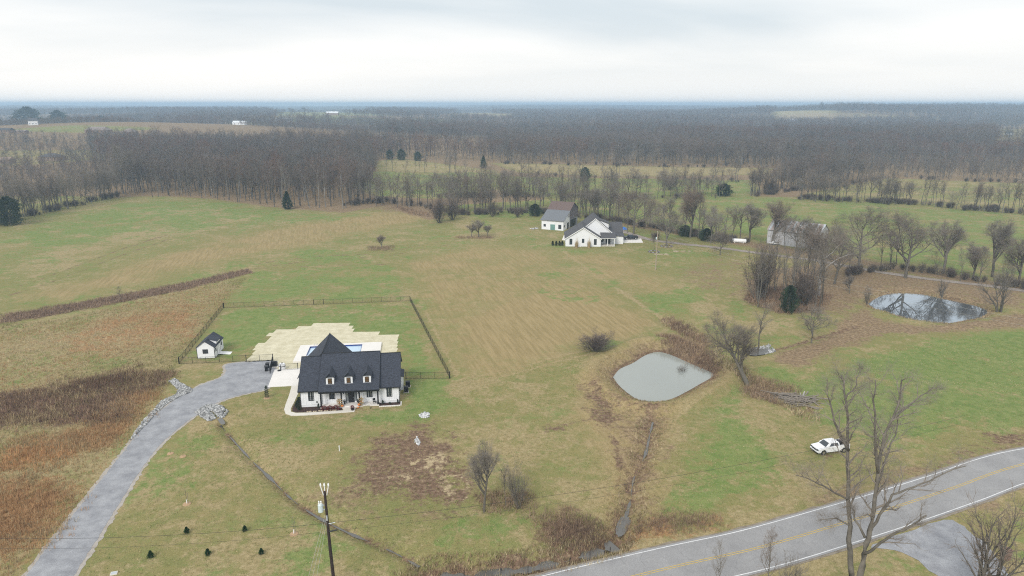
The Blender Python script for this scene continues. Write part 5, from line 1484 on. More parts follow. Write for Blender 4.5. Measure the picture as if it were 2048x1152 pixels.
    for u, lab in ((7.2, 'dark urn left of the front door'), (9.5, 'dark urn right of the front door')):
        t = thing('urn', lab, 'planter', HL(u, .0, .25), HOUSE_R, 'urns by the front door')
        MB().lathe([(.15, 0), (.1, .1), (.2, .35), (.24, .42)], (0, 0, 0), 10).build('pot', M['blackmetal'], t)
        v, tr = needles(int(u*7), 260, ROUND_PROF, .09); link_mesh('plant', tri_mesh('plant', v*np.array([.5, .5, .35])+np.array([0, 0, .4]), tr, M['cedar']), t)
    t = thing('porch_chair', 'small black metal chair at the right end of the porch', 'chair', HL(12.3, -.55, .25), HOUSE_R+.4)
    MB().box(-.24, -.24, .4, .24, .24, .44).build('seat', M['blackmetal'], t)
    MB().box(-.24, .2, .5, .24, .24, .92).build('backrest', M['blackmetal'], t)
    for x in (-.22, .18):
        for y in (-.22, .18): MB().box(x, y, 0, x+.035, y+.035, .4).build('leg', M['blackmetal'], t)
    # beds, their edging stones and shrubs
    sheet('mulch_bed', [HL(u, v).xy for u, v in [(-1.35, 3.5), (-1.5, 0), (-1.3, -1.4), (-.6, -1.95), (1.5, -2.1), (7.0, -2.15), (7.0, -1.44), (6.9, -1.03), (3.28, -1.03), (3.28, -.03), (-.03, -.03), (-.03, 3.5)]], .04, M['mulch'], 'dark mulch bed round the left front of the farmhouse')
    sheet('mulch_bed', [HL(u, v).xy for u, v in [(13.12, -.03), (13.12, -1.5), (16.7, -1.5), (16.7, -.03)]], .05, M['mulch'], 'dark mulch bed below the right window of the farmhouse')
    t = thing('bed_edging', 'pale block edging round the right mulch bed', 'edging', HL(13.1, -1.5), HOUSE_R)
    for i in range(12): MB().box(.02+i*.3, -.12, -.05, .30+i*.3, .06, .16+.01*(i % 3)).build('block', M['concrete_w'], t)
    for i in range(5): MB().box(3.62, .07+i*.29, -.05, 3.78, .34+i*.29, .16).build('block', M['concrete_w'], t)
    q = random.Random(4)
    t = thing('edging_stones', 'loose tan stones along the front edge of the left mulch bed', 'stones', HL(2.0, -2.05), HOUSE_R)
    for i in range(11): MB().blob((i*.45+q.uniform(-.1, .1)-.6, q.uniform(-.06, .06), .1), (q.uniform(.15, .26), q.uniform(.1, .15), .12), i, .2).build('stone', M['edge_stone'], t)
    for i, (u, v, hh, lab) in enumerate([(-.75, 2.4, .9, 'dark shrub farthest back along the left side of the farmhouse'), (-.8, 1.2, .8, 'dark shrub second along the left side of the farmhouse'), (-.7, 0, .9, 'dark shrub at the left front corner of the farmhouse'), (-.2, -1.0, .7, 'low dark shrub in the corner of the left bed'),
                                         (2.9, -.55, .8, 'small dark shrub under the left wing beside the post'), (13.7, -.45, .75, 'small dark shrub at the left end of the right bed'), (16.25, -.45, .75, 'small dark shrub at the right end of the right bed'), (14.9, -.6, .4, 'low dark shrub in the middle of the right bed')]):
        plant('columnar' if hh > .72 and i > 3 else 'evergreen', 'shrub', lab, 'shrub', HL(u, v, .02), hh, 'shrubs around the farmhouse', .8)
    # walk, pad, pool deck
    sheet('sidewalk', [p.xy for p in [HL(-3.3, 9.6), HL(-3.0, 5.5), HL(-2.9, 1.5), HL(-2.75, -.6), HL(-2.2, -2.3), HL(-1.1, -3.15), HL(1.0, -3.35), HL(9.1, -3.0), HL(9.2, -1.45), HL(7.15, -1.43), HL(7.15, -2.2), HL(1.0, -2.3), HL(-.65, -2.15), HL(-1.45, -1.6), HL(-1.7, -.4), HL(-1.6, 1.6), HL(-1.55, 5.5), HL(-1.5, 9.6)]], .07, M['concrete'], 'pale concrete walk curving round the left front corner', thick=.3)
    sheet('driveway_pad', [p.xy for p in [HL(-7.5, 9.62), HL(-1.0, 9.64), HL(-1.02, 18.3), HL(-8.0, 18.2)]], .075, M['concrete_w'], 'white concrete pad between gravel driveway and farmhouse', thick=.3)
    # deck with the basin left open
    dk = thing('swimming_pool', 'blue swimming pool in a white concrete deck behind the farmhouse', 'pool', HL(0, 0), HOUSE_R)
    x0, x1, y0, y1 = -5.1, 11.9, 21.5, 31.0; a, b_, c, d = -3.0, 7.9, 24.4, 30.0; z = .36
    MB().box(x0, y0, -.3, x1, c, z).box(x0, d, -.3, x1, y1, z).box(x0, c+.002, -.3, a, d-.002, z).box(b_, c+.002, -.3, x1, d-.002, z).build('deck', M['concrete_w'], dk)
    MB().box(a+.002, d-.10, -1.2, b_-.002, d-.004, z-.02).box(a+.002, c+.004, -1.2, b_-.002, c+.10, z-.02).box(a+.004, c+.11, -1.2, a+.09, d-.11, z-.02).box(b_-.09, c+.11, -1.2, b_-.004, d-.11, z-.02).build('liner', M['liner'], dk)
    MB().box(a+.1, c+.11, -1.0, b_-.1, d-.11, .09).build('water', M['pool_water'], dk)
    for s in (-.28, .28): MB().tube([(a+1.2+s, d+.5, z), (a+1.2+s, d+.5, .8), (a+1.2+s, d-.1, 1.0), (a+1.2+s, d-.5, .6), (a+1.2+s, d-.5, -.5)], .025, 6).build('rail', M['chrome'], dk)
house_things()

def straw_mat():
    t = thing('straw_mat', 'pale straw erosion blanket laid in strips behind the farmhouse', 'erosion mat', (0, 0, 0))
    Lf = [(649,623),(654,600),(657,552),(661,550),(664,538),(672,541),(676,538),(682,537),(684,519),(690,514),(703,507),(723,490),(730,500),(736,546),(742,556)]
    Rt = [(645,690),(650,700),(655,703),(661,710),(664,714),(666,742),(669,786),(673,795),(684,795),(703,793),(723,800),(730,806),(742,806)]
    q = random.Random(2); y = 153.8; k = 0
    def row_of(Y): return 576+FPX*math.tan(math.atan2(CAM_H, Y)-PITCH)
    while y > 123.5:
        py = row_of(y-1.1); l = np.interp(py, [p[0] for p in Lf], [p[1] for p in Lf]); r = np.interp(py, [p[0] for p in Rt], [p[1] for p in Rt])
        gx0, gx1 = G(l, py).x+q.uniform(-.35, .35), G(r, py).x+q.uniform(-.35, .35); sl = .035
        if y < 129.5: gx1 = min(gx1, -41.5)
        z = .012+.004*(k % 3)
        n = 14; mb = MB(); top, bot = [], []
        for i in range(n+1):
            x = gx0+(gx1-gx0)*i/n; yo = sl*(x+36)
            top.append((x, y+yo+q.uniform(-.06, .06), z)); bot.append((x, y-2.32+yo+q.uniform(-.06, .06), z))
        mb.slab(bot+top[::-1], .01); mb.build('strip', M['mat_straw'], t)
        y -= 2.25; k += 1
straw_mat()

def shed():
    p = HL(0, 0); c = Vector((-63.8, 130.0, 0))
    t = thing('shed', 'small white shed with dark roof and ramp inside the fence', 'shed', c, R(6.5))
    w, d, ze, zr = 3.45, 5.9, 2.45, 3.75
    MB().ext_y([(0, .12), (w, .12), (w, ze), (w/2, zr-.08), (0, ze)], 0, d).build('wall', M['white'], t)
    mb = MB()
    for x in (.3, w-.5):
        mb.box(x, .1, -.05, x+.2, d-.1, .118)
    mb.build('skid', M['wood_grey'], t)
    mb = MB(); gable(mb, 0, w, 0, d, ze+.06, zr+.02, 'y', .1, .18); mb.build('roof', M['shingle'], t)
    mb = MB()
    for x in (-.02, w-.06): mb.box(x, -.03, .12, x+.08, -.003, ze)
    mb.box(w+.003, -.02, .12, w+.03, .08, ze); mb.build('corner_trim', M['black'], t)
    window(t, (w/2-.05, -.002, 1.55), 1.05, .9, bars=(1, 2))
    for y in (.9, 4.6): window(t, (w+.002, y, 1.6), .55, .75, '+x', bars=(1, 1))
    dr = MB().box(w+.003, 1.75, .2, w+.05, 3.75, 2.1).build('door', M['white_trim'], t)
    MB().box(w+.051, 1.72, .2, w+.07, 1.78, 2.12).box(w+.051, 2.72, .2, w+.07, 2.78, 2.12).box(w+.051, 3.72, .2, w+.07, 3.78, 2.12).build('hinge_trim', M['black'], dr)
    dm = MB().ext_y([(w*.62, 2.6), (w+.02, 2.6), (w+.02, 3.2), (w*.62, 3.5)], 1.6, 3.9).build('dormer', M['white'], t)
    MB().slab([(w/2+.05, 1.4, zr+.02), (w+.3, 1.4, 3.2), (w+.3, 4.1, 3.2), (w/2+.05, 4.1, zr+.02)], .08).build('dormer_roof', M['shingle'], dm)
    rp = MB()
    rp.slab([(w+.08, 2.0, .24), (w+2.4, 2.0, .02), (w+2.4, 2.75, .02), (w+.08, 2.75, .24)], .05).slab([(w+.08, 2.8, .24), (w+2.4, 2.8, .02), (w+2.4, 3.55, .02), (w+.08, 3.55, .24)], .05)
    rp.build('ramp', M['white_trim'], t)
shed()

# ------------------------------------------------------------------ yard fence
def mesh_fence(a, b_, label, gate=None, h=1.3, end_post=True):
    a, b_ = Vector((a.x, a.y, 0)), Vector((b_.x, b_.y, 0)); L_ = (b_-a).length; rz = math.atan2(b_.y-a.y, b_.x-a.x)
    t = thing('yard_fence', label, 'fence', a, rz)
    n = max(1, round(L_/2.45)); sp = L_/n
    post = MB().box(-.028, -.028, -.3, .028, .028, h+.03).mesh('post', M['black']); big = MB().box(-.055, -.055, -.3, .055, .055, h+.1).mesh('post', M['black'])
    for i in range(n+1):
        if i == n and not end_post: continue
        link_mesh('post', big if i in (0, n) or (gate and i in gate) else post, t, (i*sp, 0, 0))
    rail = MB().box(.06, -.018, -.018, sp-.06, .018, .018).mesh('rail', M['black'])
    for i in range(n):
        for z in (h-.03, .08): link_mesh('rail', rail, t, (i*sp, 0, z))
    mb = MB()
    x = .1
    while x < L_-.05: mb.box(x-.003, -.003, .1, x+.003, .003, h-.05); x += .11
    for z in (.3, .55, .8, 1.05): mb.box(.06, .0035, z-.003, L_-.06, .009, z+.003)
    o = mb.build('wire_mesh', M['blackmetal'], t); o['kind'] = 'stuff'
    return t
F = {k: G(*p) for k, p in dict(fl=(358,728), g1=(479,722.5), g2=(546,720.5), bl=(447,616), br=(820,602), r=(900,757), r2=(812,757.5)).items()}
mesh_fence(F['fl'], F['g2'], 'black mesh fence along the front left of the yard by the gravel', gate=(5, 7))
mesh_fence(F['fl']+Vector((0, .15, 0)), F['bl'], 'black mesh fence down the left side of the yard beside the shed')
mesh_fence(F['bl']+Vector((.15, 0, 0)), F['br'], 'black mesh fence across the far end of the yard', gate=(9, 10))
mesh_fence(F['br']+Vector((.05, -.15, 0)), F['r'], 'long black mesh fence down the right side of the yard')
mesh_fence(F['r']+Vector((-.15, 0, 0)), F['r2'], 'short black mesh fence between yard corner and farmhouse')
mesh_fence(G(561,741), G(596,739), 'short black mesh fence between heat pump and farmhouse')
def open_gate():
    a = F['g2']+Vector((.12, -.12, 0)); b_ = G(540, 748); rz = math.atan2(b_.y-a.y, b_.x-a.x); L_ = (b_-a).length
    t = thing('gate', 'open black mesh gate standing beside the wheelie bins', 'gate', a, rz)
    MB().box(0, -.025, .08, .05, .025, 1.3).box(L_-.05, -.025, .08, L_, .025, 1.3).box(.05, -.025, 1.25, L_-.05, .025, 1.3).box(.05, -.025, .08, L_-.05, .025, .13).box(.05, -.02, .68, L_-.05, .02, .72).build('frame', M['black'], t)
    mb = MB(); x = .12
    while x < L_-.06: mb.box(x-.006, -.006, .13, x+.006, .006, 1.25); x += .1
    o = mb.build('bars', M['blackmetal'], t); o['kind'] = 'stuff'
open_gate()
# ------------------------------------------------------------------ yard things
def wheelie_bin(loc, rz, label):
    t = thing('wheelie_bin', label, 'bin', loc, rz, 'wheelie bins by the gate')
    mb = MB(); n = len(mb.v)
    b0, b1 = (.24, .27), (.32, .38)
    mb.v += [(-b0[0], -b0[1], .05), (b0[0], -b0[1], .05), (b0[0], b0[1], .05), (-b0[0], b0[1], .05), (-b1[0], -b1[1], 1.0), (b1[0], -b1[1], 1.0), (b1[0], b1[1], 1.0), (-b1[0], b1[1], 1.0)]
    mb.f += [(0,3,2,1),(4,5,6,7),(0,1,5,4),(1,2,6,5),(2,3,7,6),(3,0,4,7)]; mb.build('body', M['black'], t)
    MB().box(-.34, -.42, 1.003, .34, .40, 1.06).build('lid', M['black'], t)
    MB().tube([(-.28, .44, .98), (.28, .44, .98)], .02, 6).build('handle', M['black'], t)
    for s in (-.27, .27): MB().tube([(s-.03, .27, .12), (s+.03, .27, .12)], .12, 10).build('wheel', M['rubber'], t)
wheelie_bin(G(533,742), .4, 'front black wheelie bin on the gravel by the gate')
wheelie_bin(G(535.5,736), .1, 'rear black wheelie bin behind the first by the gate')
t = thing('pool_heater', 'black pool heater on a white base inside the gate', 'pool heater', G(549, 733), HOUSE_R)
MB().box(-.75, -.55, -.05, .75, .55, .12).build('base', M['concrete_w'], t)
MB().box(-.55, -.42, .12, .55, .42, 1.05).build('case', M['black'], t)
MB().lathe([(.36, 0), (.36, .06), (.12, .09)], (0, 0, 1.05), 14).build('fan_grille', M['blackmetal'], t)
MB().tube([(.62, .2, .12), (.62, .2, .9), (.8, .3, 1.0)], .05, 6).build('pipe', M['white_trim'], t)
t = thing('water_tank', 'white round tank with a black ring beside the driveway pad', 'tank', G(565, 738), 0)
MB().lathe([(.55, 0), (.62, .08), (.62, .95), (.5, 1.15), (.3, 1.22)], (0, 0, 0), 18).build('body', M['white_trim'], t, smooth=False)
MB().lathe([(.632, 0), (.632, .12)], (0, 0, .62), 18).build('band', M['black'], t)
MB().lathe([(.2, 0), (.2, .06)], (0, 0, 1.221), 12).build('lid', M['black'], t)
t = thing('landscape_bag', 'black bag at the foot of the white tank', 'bag', G(558.5, 742.5), .2)
MB().blob((0, 0, .16), (.34, .24, .2), 3, .15).build('sack', M['black'], t)

# --- little evergreens and staked saplings on the front lawn
for i, (px, py, ht, lab) in enumerate([(374,1066,.8, 'tiny evergreen by the left end of the upper lawn row'), (490,1062,.72, 'tiny evergreen by the right end of the upper lawn row'), (302,1115,.85, 'leftmost tiny evergreen of the lower lawn row'), (416,1110,.8, 'middle tiny evergreen of the lower lawn row'), (523,1108,.72, 'rightmost tiny evergreen of the lower lawn row')]):
    plant('small_evergreen', 'small_evergreen', lab, 'evergreen', on_ground(px, py), ht, 'tiny evergreens on the front lawn', 1.25)
def staked(px, py, h, label, leafy=False):
    t = thing('staked_sapling', label, 'sapling', on_ground(px, py), 0, 'staked saplings on the front lawn')
    MB().lathe([(.55, -.02), (.5, .06), (.2, .12)], (0, 0, 0), 12).build('mulch_ring', M['sapling_mulch'], t)
    MB().tube([(0, 0, 0), (.03, .02, h*.5), (-.02, 0, h)], [.03, .02, .008], 5).build('stem', M['bark'], t)
    MB().box(.2, -.02, 0, .235, .015, h*.75).build('stake', M['wood_grey'], t)
    MB().lathe([(.06, 0), (.06, .5)], (0, 0, .12), 8).build('trunk_guard', M['white_trim'], t)
    mb = MB(); q = random.Random(px)
    for i in range(10):
        a = q.uniform(0, 6.28); z = h*q.uniform(.5, .95); mb.tube([(0, 0, z), (math.cos(a)*.35, math.sin(a)*.35, z+.3)], [.012, .004], 3)
    mb.build('branches', M['twig'], t)
staked(374, 1008, 2.2, 'staked sapling in a chip ring nearest the driveway')
staked(588, 1068, 2.4, 'staked sapling in a chip ring left of the utility pole')
for px, py, lab in ((341, 907, 'left of two empty chip rings on the front lawn'), (366, 913, 'right of two empty chip rings on the front lawn')):
    t = thing('chip_ring', lab, 'chip ring', on_ground(px, py), 0, 'chip rings on the front lawn')
    MB().lathe([(.5, -.02), (.45, .07), (.2, .12)], (0, 0, 0), 12).build('chips', M['sapling_mulch'], t)
    MB().tube([(0, 0, .1), (.05, 0, .6)], [.02, .008], 4).build('stem', M['bark'], t)
t = thing('young_tree', 'young conifer in a chip ring beside the driveway pad', 'young tree', on_ground(534, 796), 0)
MB().lathe([(.6, -.02), (.5, .07), (.2, .12)], (0, 0, 0), 12).build('chips', M['sapling_mulch'], t)
v, tr = needles(77, 700, [(0, .10), (.3, .16), (.8, .08), (1, .01)], .035); link_mesh('crown', tri_mesh('young_crown', v*np.array([2.2, 2.2, 2.3]), tr, M['cedar']), t)
MB().tube([(0, 0, 0), (0, 0, 1.4)], [.03, .015], 5).build('trunk', M['bark'], t)
t = thing('standpipe', 'short white standpipe on the front lawn', 'pipe', on_ground(679, 902), 0)
MB().tube([(0, 0, -.1), (0, 0, .8)], .07, 8).build('pipe', M['white_trim'], t)
MB().lathe([(.1, 0), (.1, .05), (.04, .08)], (0, 0, .79), 8).build('cap', M['white_trim'], t)
t = thing('drain_cover', 'small grey drain cover on the lawn by the bottom edge', 'drain', on_ground(228, 1147), .3)
MB().box(-.35, -.3, -.05, .35, .3, .07).build('frame', M['concrete'], t)
MB().box(-.28, -.23, .071, .28, .23, .09).build('grate', M['galv'], t)

# ------------------------------------------------------------------ utility poles and lines
def wire(name, label, a, b_, sag, r=.02, m='wire', n=24, group=None):
    pts = []
    for i in range(n+1):
        t = i/n; p = Vector(a).lerp(Vector(b_), t); p.z -= sag*4*t*(1-t); pts.append(p)
    o = MB().tube(pts, r, 5).build(name, M[m]); tag(o, label, 'wire', group); return o
pole_y = 62.2
px0 = (650-1024)/FPX*(pole_y*_c+(CAM_H-11)*_s)
PB = Vector((px0, pole_y, 0))
t = thing('utility_pole', 'dark wooden utility pole with transformer at the bottom edge', 'utility pole', PB, 0)
MB().tube([(.25, 0, -.3), (.1, 0, 5), (0, 0, 11.6)], [.19, .165, .125], 12).build('pole', M['wood_pole'], t)
tr_ = MB().lathe([(.22, 0), (.27, .05), (.27, .85), (.2, .95), (.1, .98)], (-.5, -.15, 9.3), 14).build('transformer', M['transformer'], t)
MB().lathe([(.05, 0), (.09, .1), (.05, .2), (.08, .3), (.03, .38)], (-.62, -.2, 10.25), 8).build('bushing', M['ceramic'], tr_)
MB().lathe([(.05, 0), (.09, .1), (.05, .2), (.08, .3), (.03, .38)], (-.40, -.2, 10.25), 8).build('bushing', M['ceramic'], tr_)
MB().box(-.32, -.12, 9.5, -.1, -.06, 9.6).box(-.32, -.12, 10.0, -.1, -.06, 10.1).build('bracket', M['galv'], tr_)
for x, y, a in ((-.28, .1, .25), (-.02, .12, 0), (.26, .1, -.2)):
    b0 = Vector((x*.6, y, 11.1)); b1 = Vector((x*1.5, y+.05, 12.1))
    o = MB().tube([b0, b1], .05, 6).build('insulator_arm', M['ceramic'], t)
    MB().lathe([(.04, 0), (.1, .06), (.05, .12), (.1, .2), (.05, .26), (.07, .34)], tuple(b1), 8).build('insulator', M['ceramic'], o)
MB().tube([(.2, -.14, 7.9), (.9, -.2, 8.1)], .03, 5).build('service_arm', M['galv'], t)
MB().tube([(.14, -.05, 6.9), (1.0, -.1, 7.15)], .08, 6).build('splice_case', M['black'], t)
MB().box(.0, -.23, 8.3, .14, -.15, 8.9).build('ground_rod_cover', M['galv'], t)
for k, (dx_, lab) in enumerate(((-2.0, 'leftmost of three guy wires below the near utility pole'), (-1.45, 'middle of three guy wires below the near utility pole'), (-.9, 'rightmost of three guy wires below the near utility pole'))):
    wire('guy_wire', lab, PB+Vector((-.12+.05*k, -.1, 8.9-.4*k)), PB+Vector((dx_-.2, -6.2+.6*k, 0)), 0, .012, 'wire_light', 6)
wire('power_line', 'dark power line running left from the near utility pole over the driveway', PB+Vector((.1, 0, 7.9)), Vector((-72, 60.5, 8.2)), 1.4, .015)
wire('power_line', 'second thin line just below the one crossing the driveway', PB+Vector((.1, 0, 6.9)), Vector((-72, 61.0, 6.7)), 1.5, .010)
wire('power_line', 'dark power line running right from the near utility pole across the meadow', PB+Vector((.1, 0, 7.9)), Vector((62, 86, 8.6)), 1.6, .015)
wire('power_line', 'thinner line just below the one crossing the meadow', PB+Vector((.12, 0, 6.9)), Vector((62, 86.4, 7.2)), 1.7, .010)
p = on_ground(1311, 540); hp = height_at(p.y, 464)
t = thing('utility_pole', 'pale wooden utility pole on the pasture before the far house', 'utility pole', p, 0)
MB().tube([(0, 0, -.3), (.05, 0, hp)], [.17, .11], 10).build('pole', M['wood_pale'], t)
MB().lathe([(.18, 0), (.22, .05), (.22, .7), (.1, .78)], (-.3, -.1, hp-2.3), 10).build('transformer', M['transformer'], t)
MB().lathe([(.04, 0), (.09, .08), (.05, .16)], (.05, 0, hp), 8).build('insulator', M['ceramic'], t)
wire('power_line', 'pale line running right from the far utility pole over the clump', p+Vector((.05, 0, hp-.1)), Vector((112, 118, 9.0)), 2.2, .016, 'wire_light')
wire('power_line', 'second pale line running right from the far utility pole', p+Vector((.05, 0, hp-1.4)), Vector((112, 118.4, 7.6)), 2.2, .014, 'wire_light')
# roadside fence posts along the creek
for i, (px, py) in enumerate([(928,1140),(1002,1136),(1056,1130),(1140,1122),(1180,1113),(1220,1107)]):
    g = G(px, py); t = thing('fence_post', nth(i)+' thin dark fence post from the left between creek and road', 'fence post', (g.x, g.y, tz(g.x, g.y)), rnd.uniform(0, 3), 'roadside fence posts by the creek')
    MB().box(-.03, -.03, -.2, .03, .03, 1.25).build('stake', M['wood_pole'], t)
    MB().box(-.06, -.035, .9, .06, -.031, 1.1).build('plate', M['blackmetal'], t)

# ------------------------------------------------------------------ pickups
def pickup(loc, rz, paint, label, bed_load=False):
    t = thing('pickup_truck', label, 'pickup', loc, rz)
    w = .93
    # side profile, nose at -x
    prof = [(-2.62, .42), (-2.68, .62), (-2.62, .98), (-1.55, 1.12), (-1.40, 1.14), (1.02, 1.16), (2.62, 1.16), (2.66, .45)]
    low = [(2.25, .40), (2.1, .72), (1.75, .86), (1.4, .72), (1.25, .40), (-1.22, .40), (-1.35, .72), (-1.7, .86), (-2.05, .72), (-2.2, .40)]
    body = MB().ext_y([(x, z) for x, z in prof]+low, -w, w)
    # open load bed
    b = body.build('body', M[paint], t)
    MB().box(1.10, -w+.10, 1.163, 2.55, w-.10, 1.172).build('bed_floor', M['black'], b)
    MB().box(1.06, -w, 1.174, 2.64, -w+.1, 1.30).box(1.06, w-.1, 1.174, 2.64, w, 1.30).box(2.56, -w+.102, 1.174, 2.64, w-.102, 1.30).build('bed_side', M[paint], b)
    if bed_load:
        MB().cbox((1.5, .2, 1.33), (.5, .7, .3), .2).cbox((2.1, -.2, 1.3), (.6, .5, .25), -.3).build('load', M['black'], b)
        MB().blob((1.9, .45, 1.32), (.25, .2, .16), 5).build('load', M['rust_boards'], b)
    # cabin, tapering up
    c = MB(); x0, x1, X0, X1 = -1.42, 1.05, -.72, .80; wt = .70
    c.v += [(x0, -w+.02, 1.145), (x1, -w+.02, 1.165), (x1, w-.02, 1.165), (x0, w-.02, 1.145), (X0, -wt, 1.74), (X1, -wt, 1.74), (X1, wt, 1.74), (X0, wt, 1.74), (X0+.25, -wt+.1, 1.78), (X1-.15, -wt+.1, 1.78), (X1-.15, wt-.1, 1.78), (X0+.25, wt-.1, 1.78)]
    c.f += [(0,3,2,1),(0,1,5,4),(1,2,6,5),(2,3,7,6),(3,0,4,7),(4,5,9,8),(5,6,10,9),(6,7,11,10),(7,4,8,11),(8,9,10,11)]
    cab = c.build('cabin', M[paint], t)
    def lp(a, b_, s): return tuple(a[i]+(b_[i]-a[i])*s for i in range(3))
    def pane(i, j, k, l, m0, m1, n0, n1, off, nm):
        """glass on the cabin face i-j-k-l between fractions, set off along off"""
        V = c.v
        def pt(s, r): return lp(lp(V[i], V[j], s), lp(V[l], V[k], s), r)
        q_ = [Vector(pt(m0, n0))+Vector(off), Vector(pt(m1, n0))+Vector(off), Vector(pt(m1, n1))+Vector(off), Vector(pt(m0, n1))+Vector(off)]
        MB().quad(*q_).build(nm, M['glass'], cab)
    pane(3, 0, 4, 7, .07, .93, .08, .92, (-.012, 0, .008), 'windscreen')
    pane(1, 2, 6, 5, .12, .88, .15, .88, (.012, 0, .004), 'rear_window')
    for a, b_ in ((.20, .52), (.56, .88)):
        pane(0, 1, 5, 4, a, b_, .18, .88, (0, -.012, .003), 'side_window')
        pane(3, 2, 6, 7, a, b_, .18, .88, (0, .012, .003), 'side_window')
    for x in (-1.7, 1.75):
        for s in (-1, 1):
            o = MB().tube([(x, s*.72, .37), (x, s*.935, .37)], .37, 18).build('wheel', M['rubber'], t)
            MB().tube([(x, s*.936, .37), (x, s*.95, .37)], .23, 12).build('rim', M['chrome'], o)
    MB().box(-2.76, -w+.03, .50, -2.64, w-.03, .64).build('bumper', M[paint if paint == 'paint_white' else 'chrome'], t)
    MB().box(-2.74, -w+.1, .36, -2.63, w-.1, .497).build('air_dam', M['black'], t)
    MB().box(-2.70, -.55, .68, -2.655, .55, .86).build('grille', M['black'], t)
    for s in (-1, 1):
        MB().box(-2.69, s*.74-.17, .74, -2.62, s*.74+.17, .93).build('headlight', M['glass'], t)
        MB().box(2.645, s*.84-.08, .8, 2.68, s*.84+.08, 1.12).build('tail_light', M['mum'], t)
        MB().box(-1.0, s*1.03-.10, 1.15, -.86, s*1.03+.10, 1.33).build('mirror', M[paint], t)
        MB().box(-.35, s*.932-.01, .93, -.2, s*.932+.01, .97).build('door_handle', M['chrome'], t)
    MB().box(2.67, -w+.05, .42, 2.78, w-.05, .6).build('bumper', M['chrome'], t)
    return t
g = G(1659, 902); pickup((g.x, g.y, tz(g.x, g.y)), R(13), 'paint_white', 'white crew cab pickup parked on the grass above the road', True)
g = G(1261, 480); pickup((g.x, g.y, tz(g.x, g.y)+.12), R(4), 'paint_black', 'black pickup on the pad beside the far house')

# ------------------------------------------------------------------ the second house and its barn
def far_house():
    g = G(1131, 493); t = thing('white_house', 'modern white gabled house with grey roof in the far pasture', 'house', (g.x, g.y, tz(g.x, g.y)), R(-3))
    W_, RF = M['white'], M['shingle2']
    def mass(x0, x1, y0, y1, ze, zr):
        xm = (x0+x1)/2
        MB().ext_y([(x0, -.3), (x1, -.3), (x1, ze-.1), (xm, zr-.2), (x0, ze-.1)], y0, y1).build('wall', W_, t)
        mb = MB(); gable(mb, x0, x1, y0, y1, ze, zr, 'y', .18, .35); o = mb.build('roof', RF, t)
        s = (zr-ze)/(xm-x0); mb = MB()
        mb.slab([(x0-.35, y0-.40, ze-s*.35-.02), (x0-.35, y0-.355, ze-s*.35-.02), (xm, y0-.355, zr-.02), (xm, y0-.40, zr-.02)], .3)
        mb.slab([(xm, y0-.40, zr-.02), (xm, y0-.355, zr-.02), (x1+.35, y0-.355, ze-s*.35-.02), (x1+.35, y0-.40, ze-s*.35-.02)], .3)
        mb.build('bargeboard', M['white_trim'], o)
    mass(0, 12.7, 0, 13, 3.1, 7.1)
    mass(4.6, 17.2, 5.0, 19, 4.3, 9.6)
    # shed dormer on the right slope
    dm = MB().ext_y([(12.4, 4.8), (16.0, 4.8), (16.0, 7.0), (12.4, 8.3)], 8, 13).build('dormer', W_, t)
    MB().slab([(11.0, 7.7, 9.1), (16.4, 7.7, 7.1), (16.4, 13.3, 7.1), (11.0, 13.3, 9.1)], .15).build('dormer_roof', RF, dm)
    # right wing
    MB().ext_x([(11.0, -.3), (20.0, -.3), (20.0, 3.6), (15.5, 6.4), (11.0, 3.6)], 17.21, 21.4).build('wall', W_, t)
    mb = MB(); gable(mb, 17.4, 21.4, 11, 20, 3.7, 6.6, 'x', .18, .35); mb.build('roof', RF, t)
    # porch
    fl = MB().box(12.72, .6, -.3, 17.8, 5.0, .2).build('porch_floor', M['concrete'], t)
    MB().slab([(12.73, .2, 3.3), (18.2, .2, 3.3), (18.2, 6.2, 4.6), (12.73, 6.2, 4.6)], .18).build('porch_roof', RF, t)
    MB().box(12.72, .22, 2.95, 18.1, .45, 3.1).build('porch_beam', M['white_trim'], t)
    for x, y in ((17.6, .45), (15.2, .45)): MB().box(x-.1, y, .2, x+.1, y+.2, 2.95).build('porch_post', M['white_trim'], t)
    MB().box(17.22, 5.2, 0, 21.3, 11, 2.9).build('wall', W_, t)
    MB().slab([(17.23, 4.9, 3.3), (21.7, 4.9, 3.0), (21.7, 10.98, 3.3), (17.23, 10.98, 3.6)], .16).build('roof', RF, t)
    for x, w, h_ in ((1.9, 1.0, 2.1), (6.3, .85, 1.5), (10.7, 1.0, 2.1)): window(t, (x, -.002, 1.75 if h_ > 2 else 2.1), w, h_, bars=(0, 1))
    window(t, (13.6, 4.995, 1.75), 1.0, 1.9, bars=(0, 1))
    MB().box(14.9, 4.95, .21, 16.6, 4.995, 2.3).build('door', M['black'], t)
    MB().box(4.0, -1.0, 0, 5.6, -.05, .12).build('stoop', M['concrete'], t)
far_house()
def heat_unit():
    g = G(1158, 492.5)
    t = thing('heat_pump', 'tan heat pump against the front wall of the far house', 'heat pump', (g.x, g.y, tz(g.x, g.y)), 0)
    MB().box(-.45, -.45, 0, .45, .45, 1.1).build('case', M['wall_far'], t)
    MB().lathe([(.35, 0), (.35, .06), (.1, .08)], (0, 0, 1.101), 12).build('fan_grille', M['blackmetal'], t)
heat_unit()
for i, (px, lab) in enumerate(((1105.5, 'leftmost of four small conifers left of the far house'), (1112.5, 'second of four small conifers left of the far house'), (1119, 'third of four small conifers left of the far house'), (1124.5, 'rightmost of four small conifers left of the far house'))):
    g = on_ground(px, 491.5); plant('columnar', 'small_conifer', lab, 'conifer', g, 1.7, 'four small conifers', 1.1)
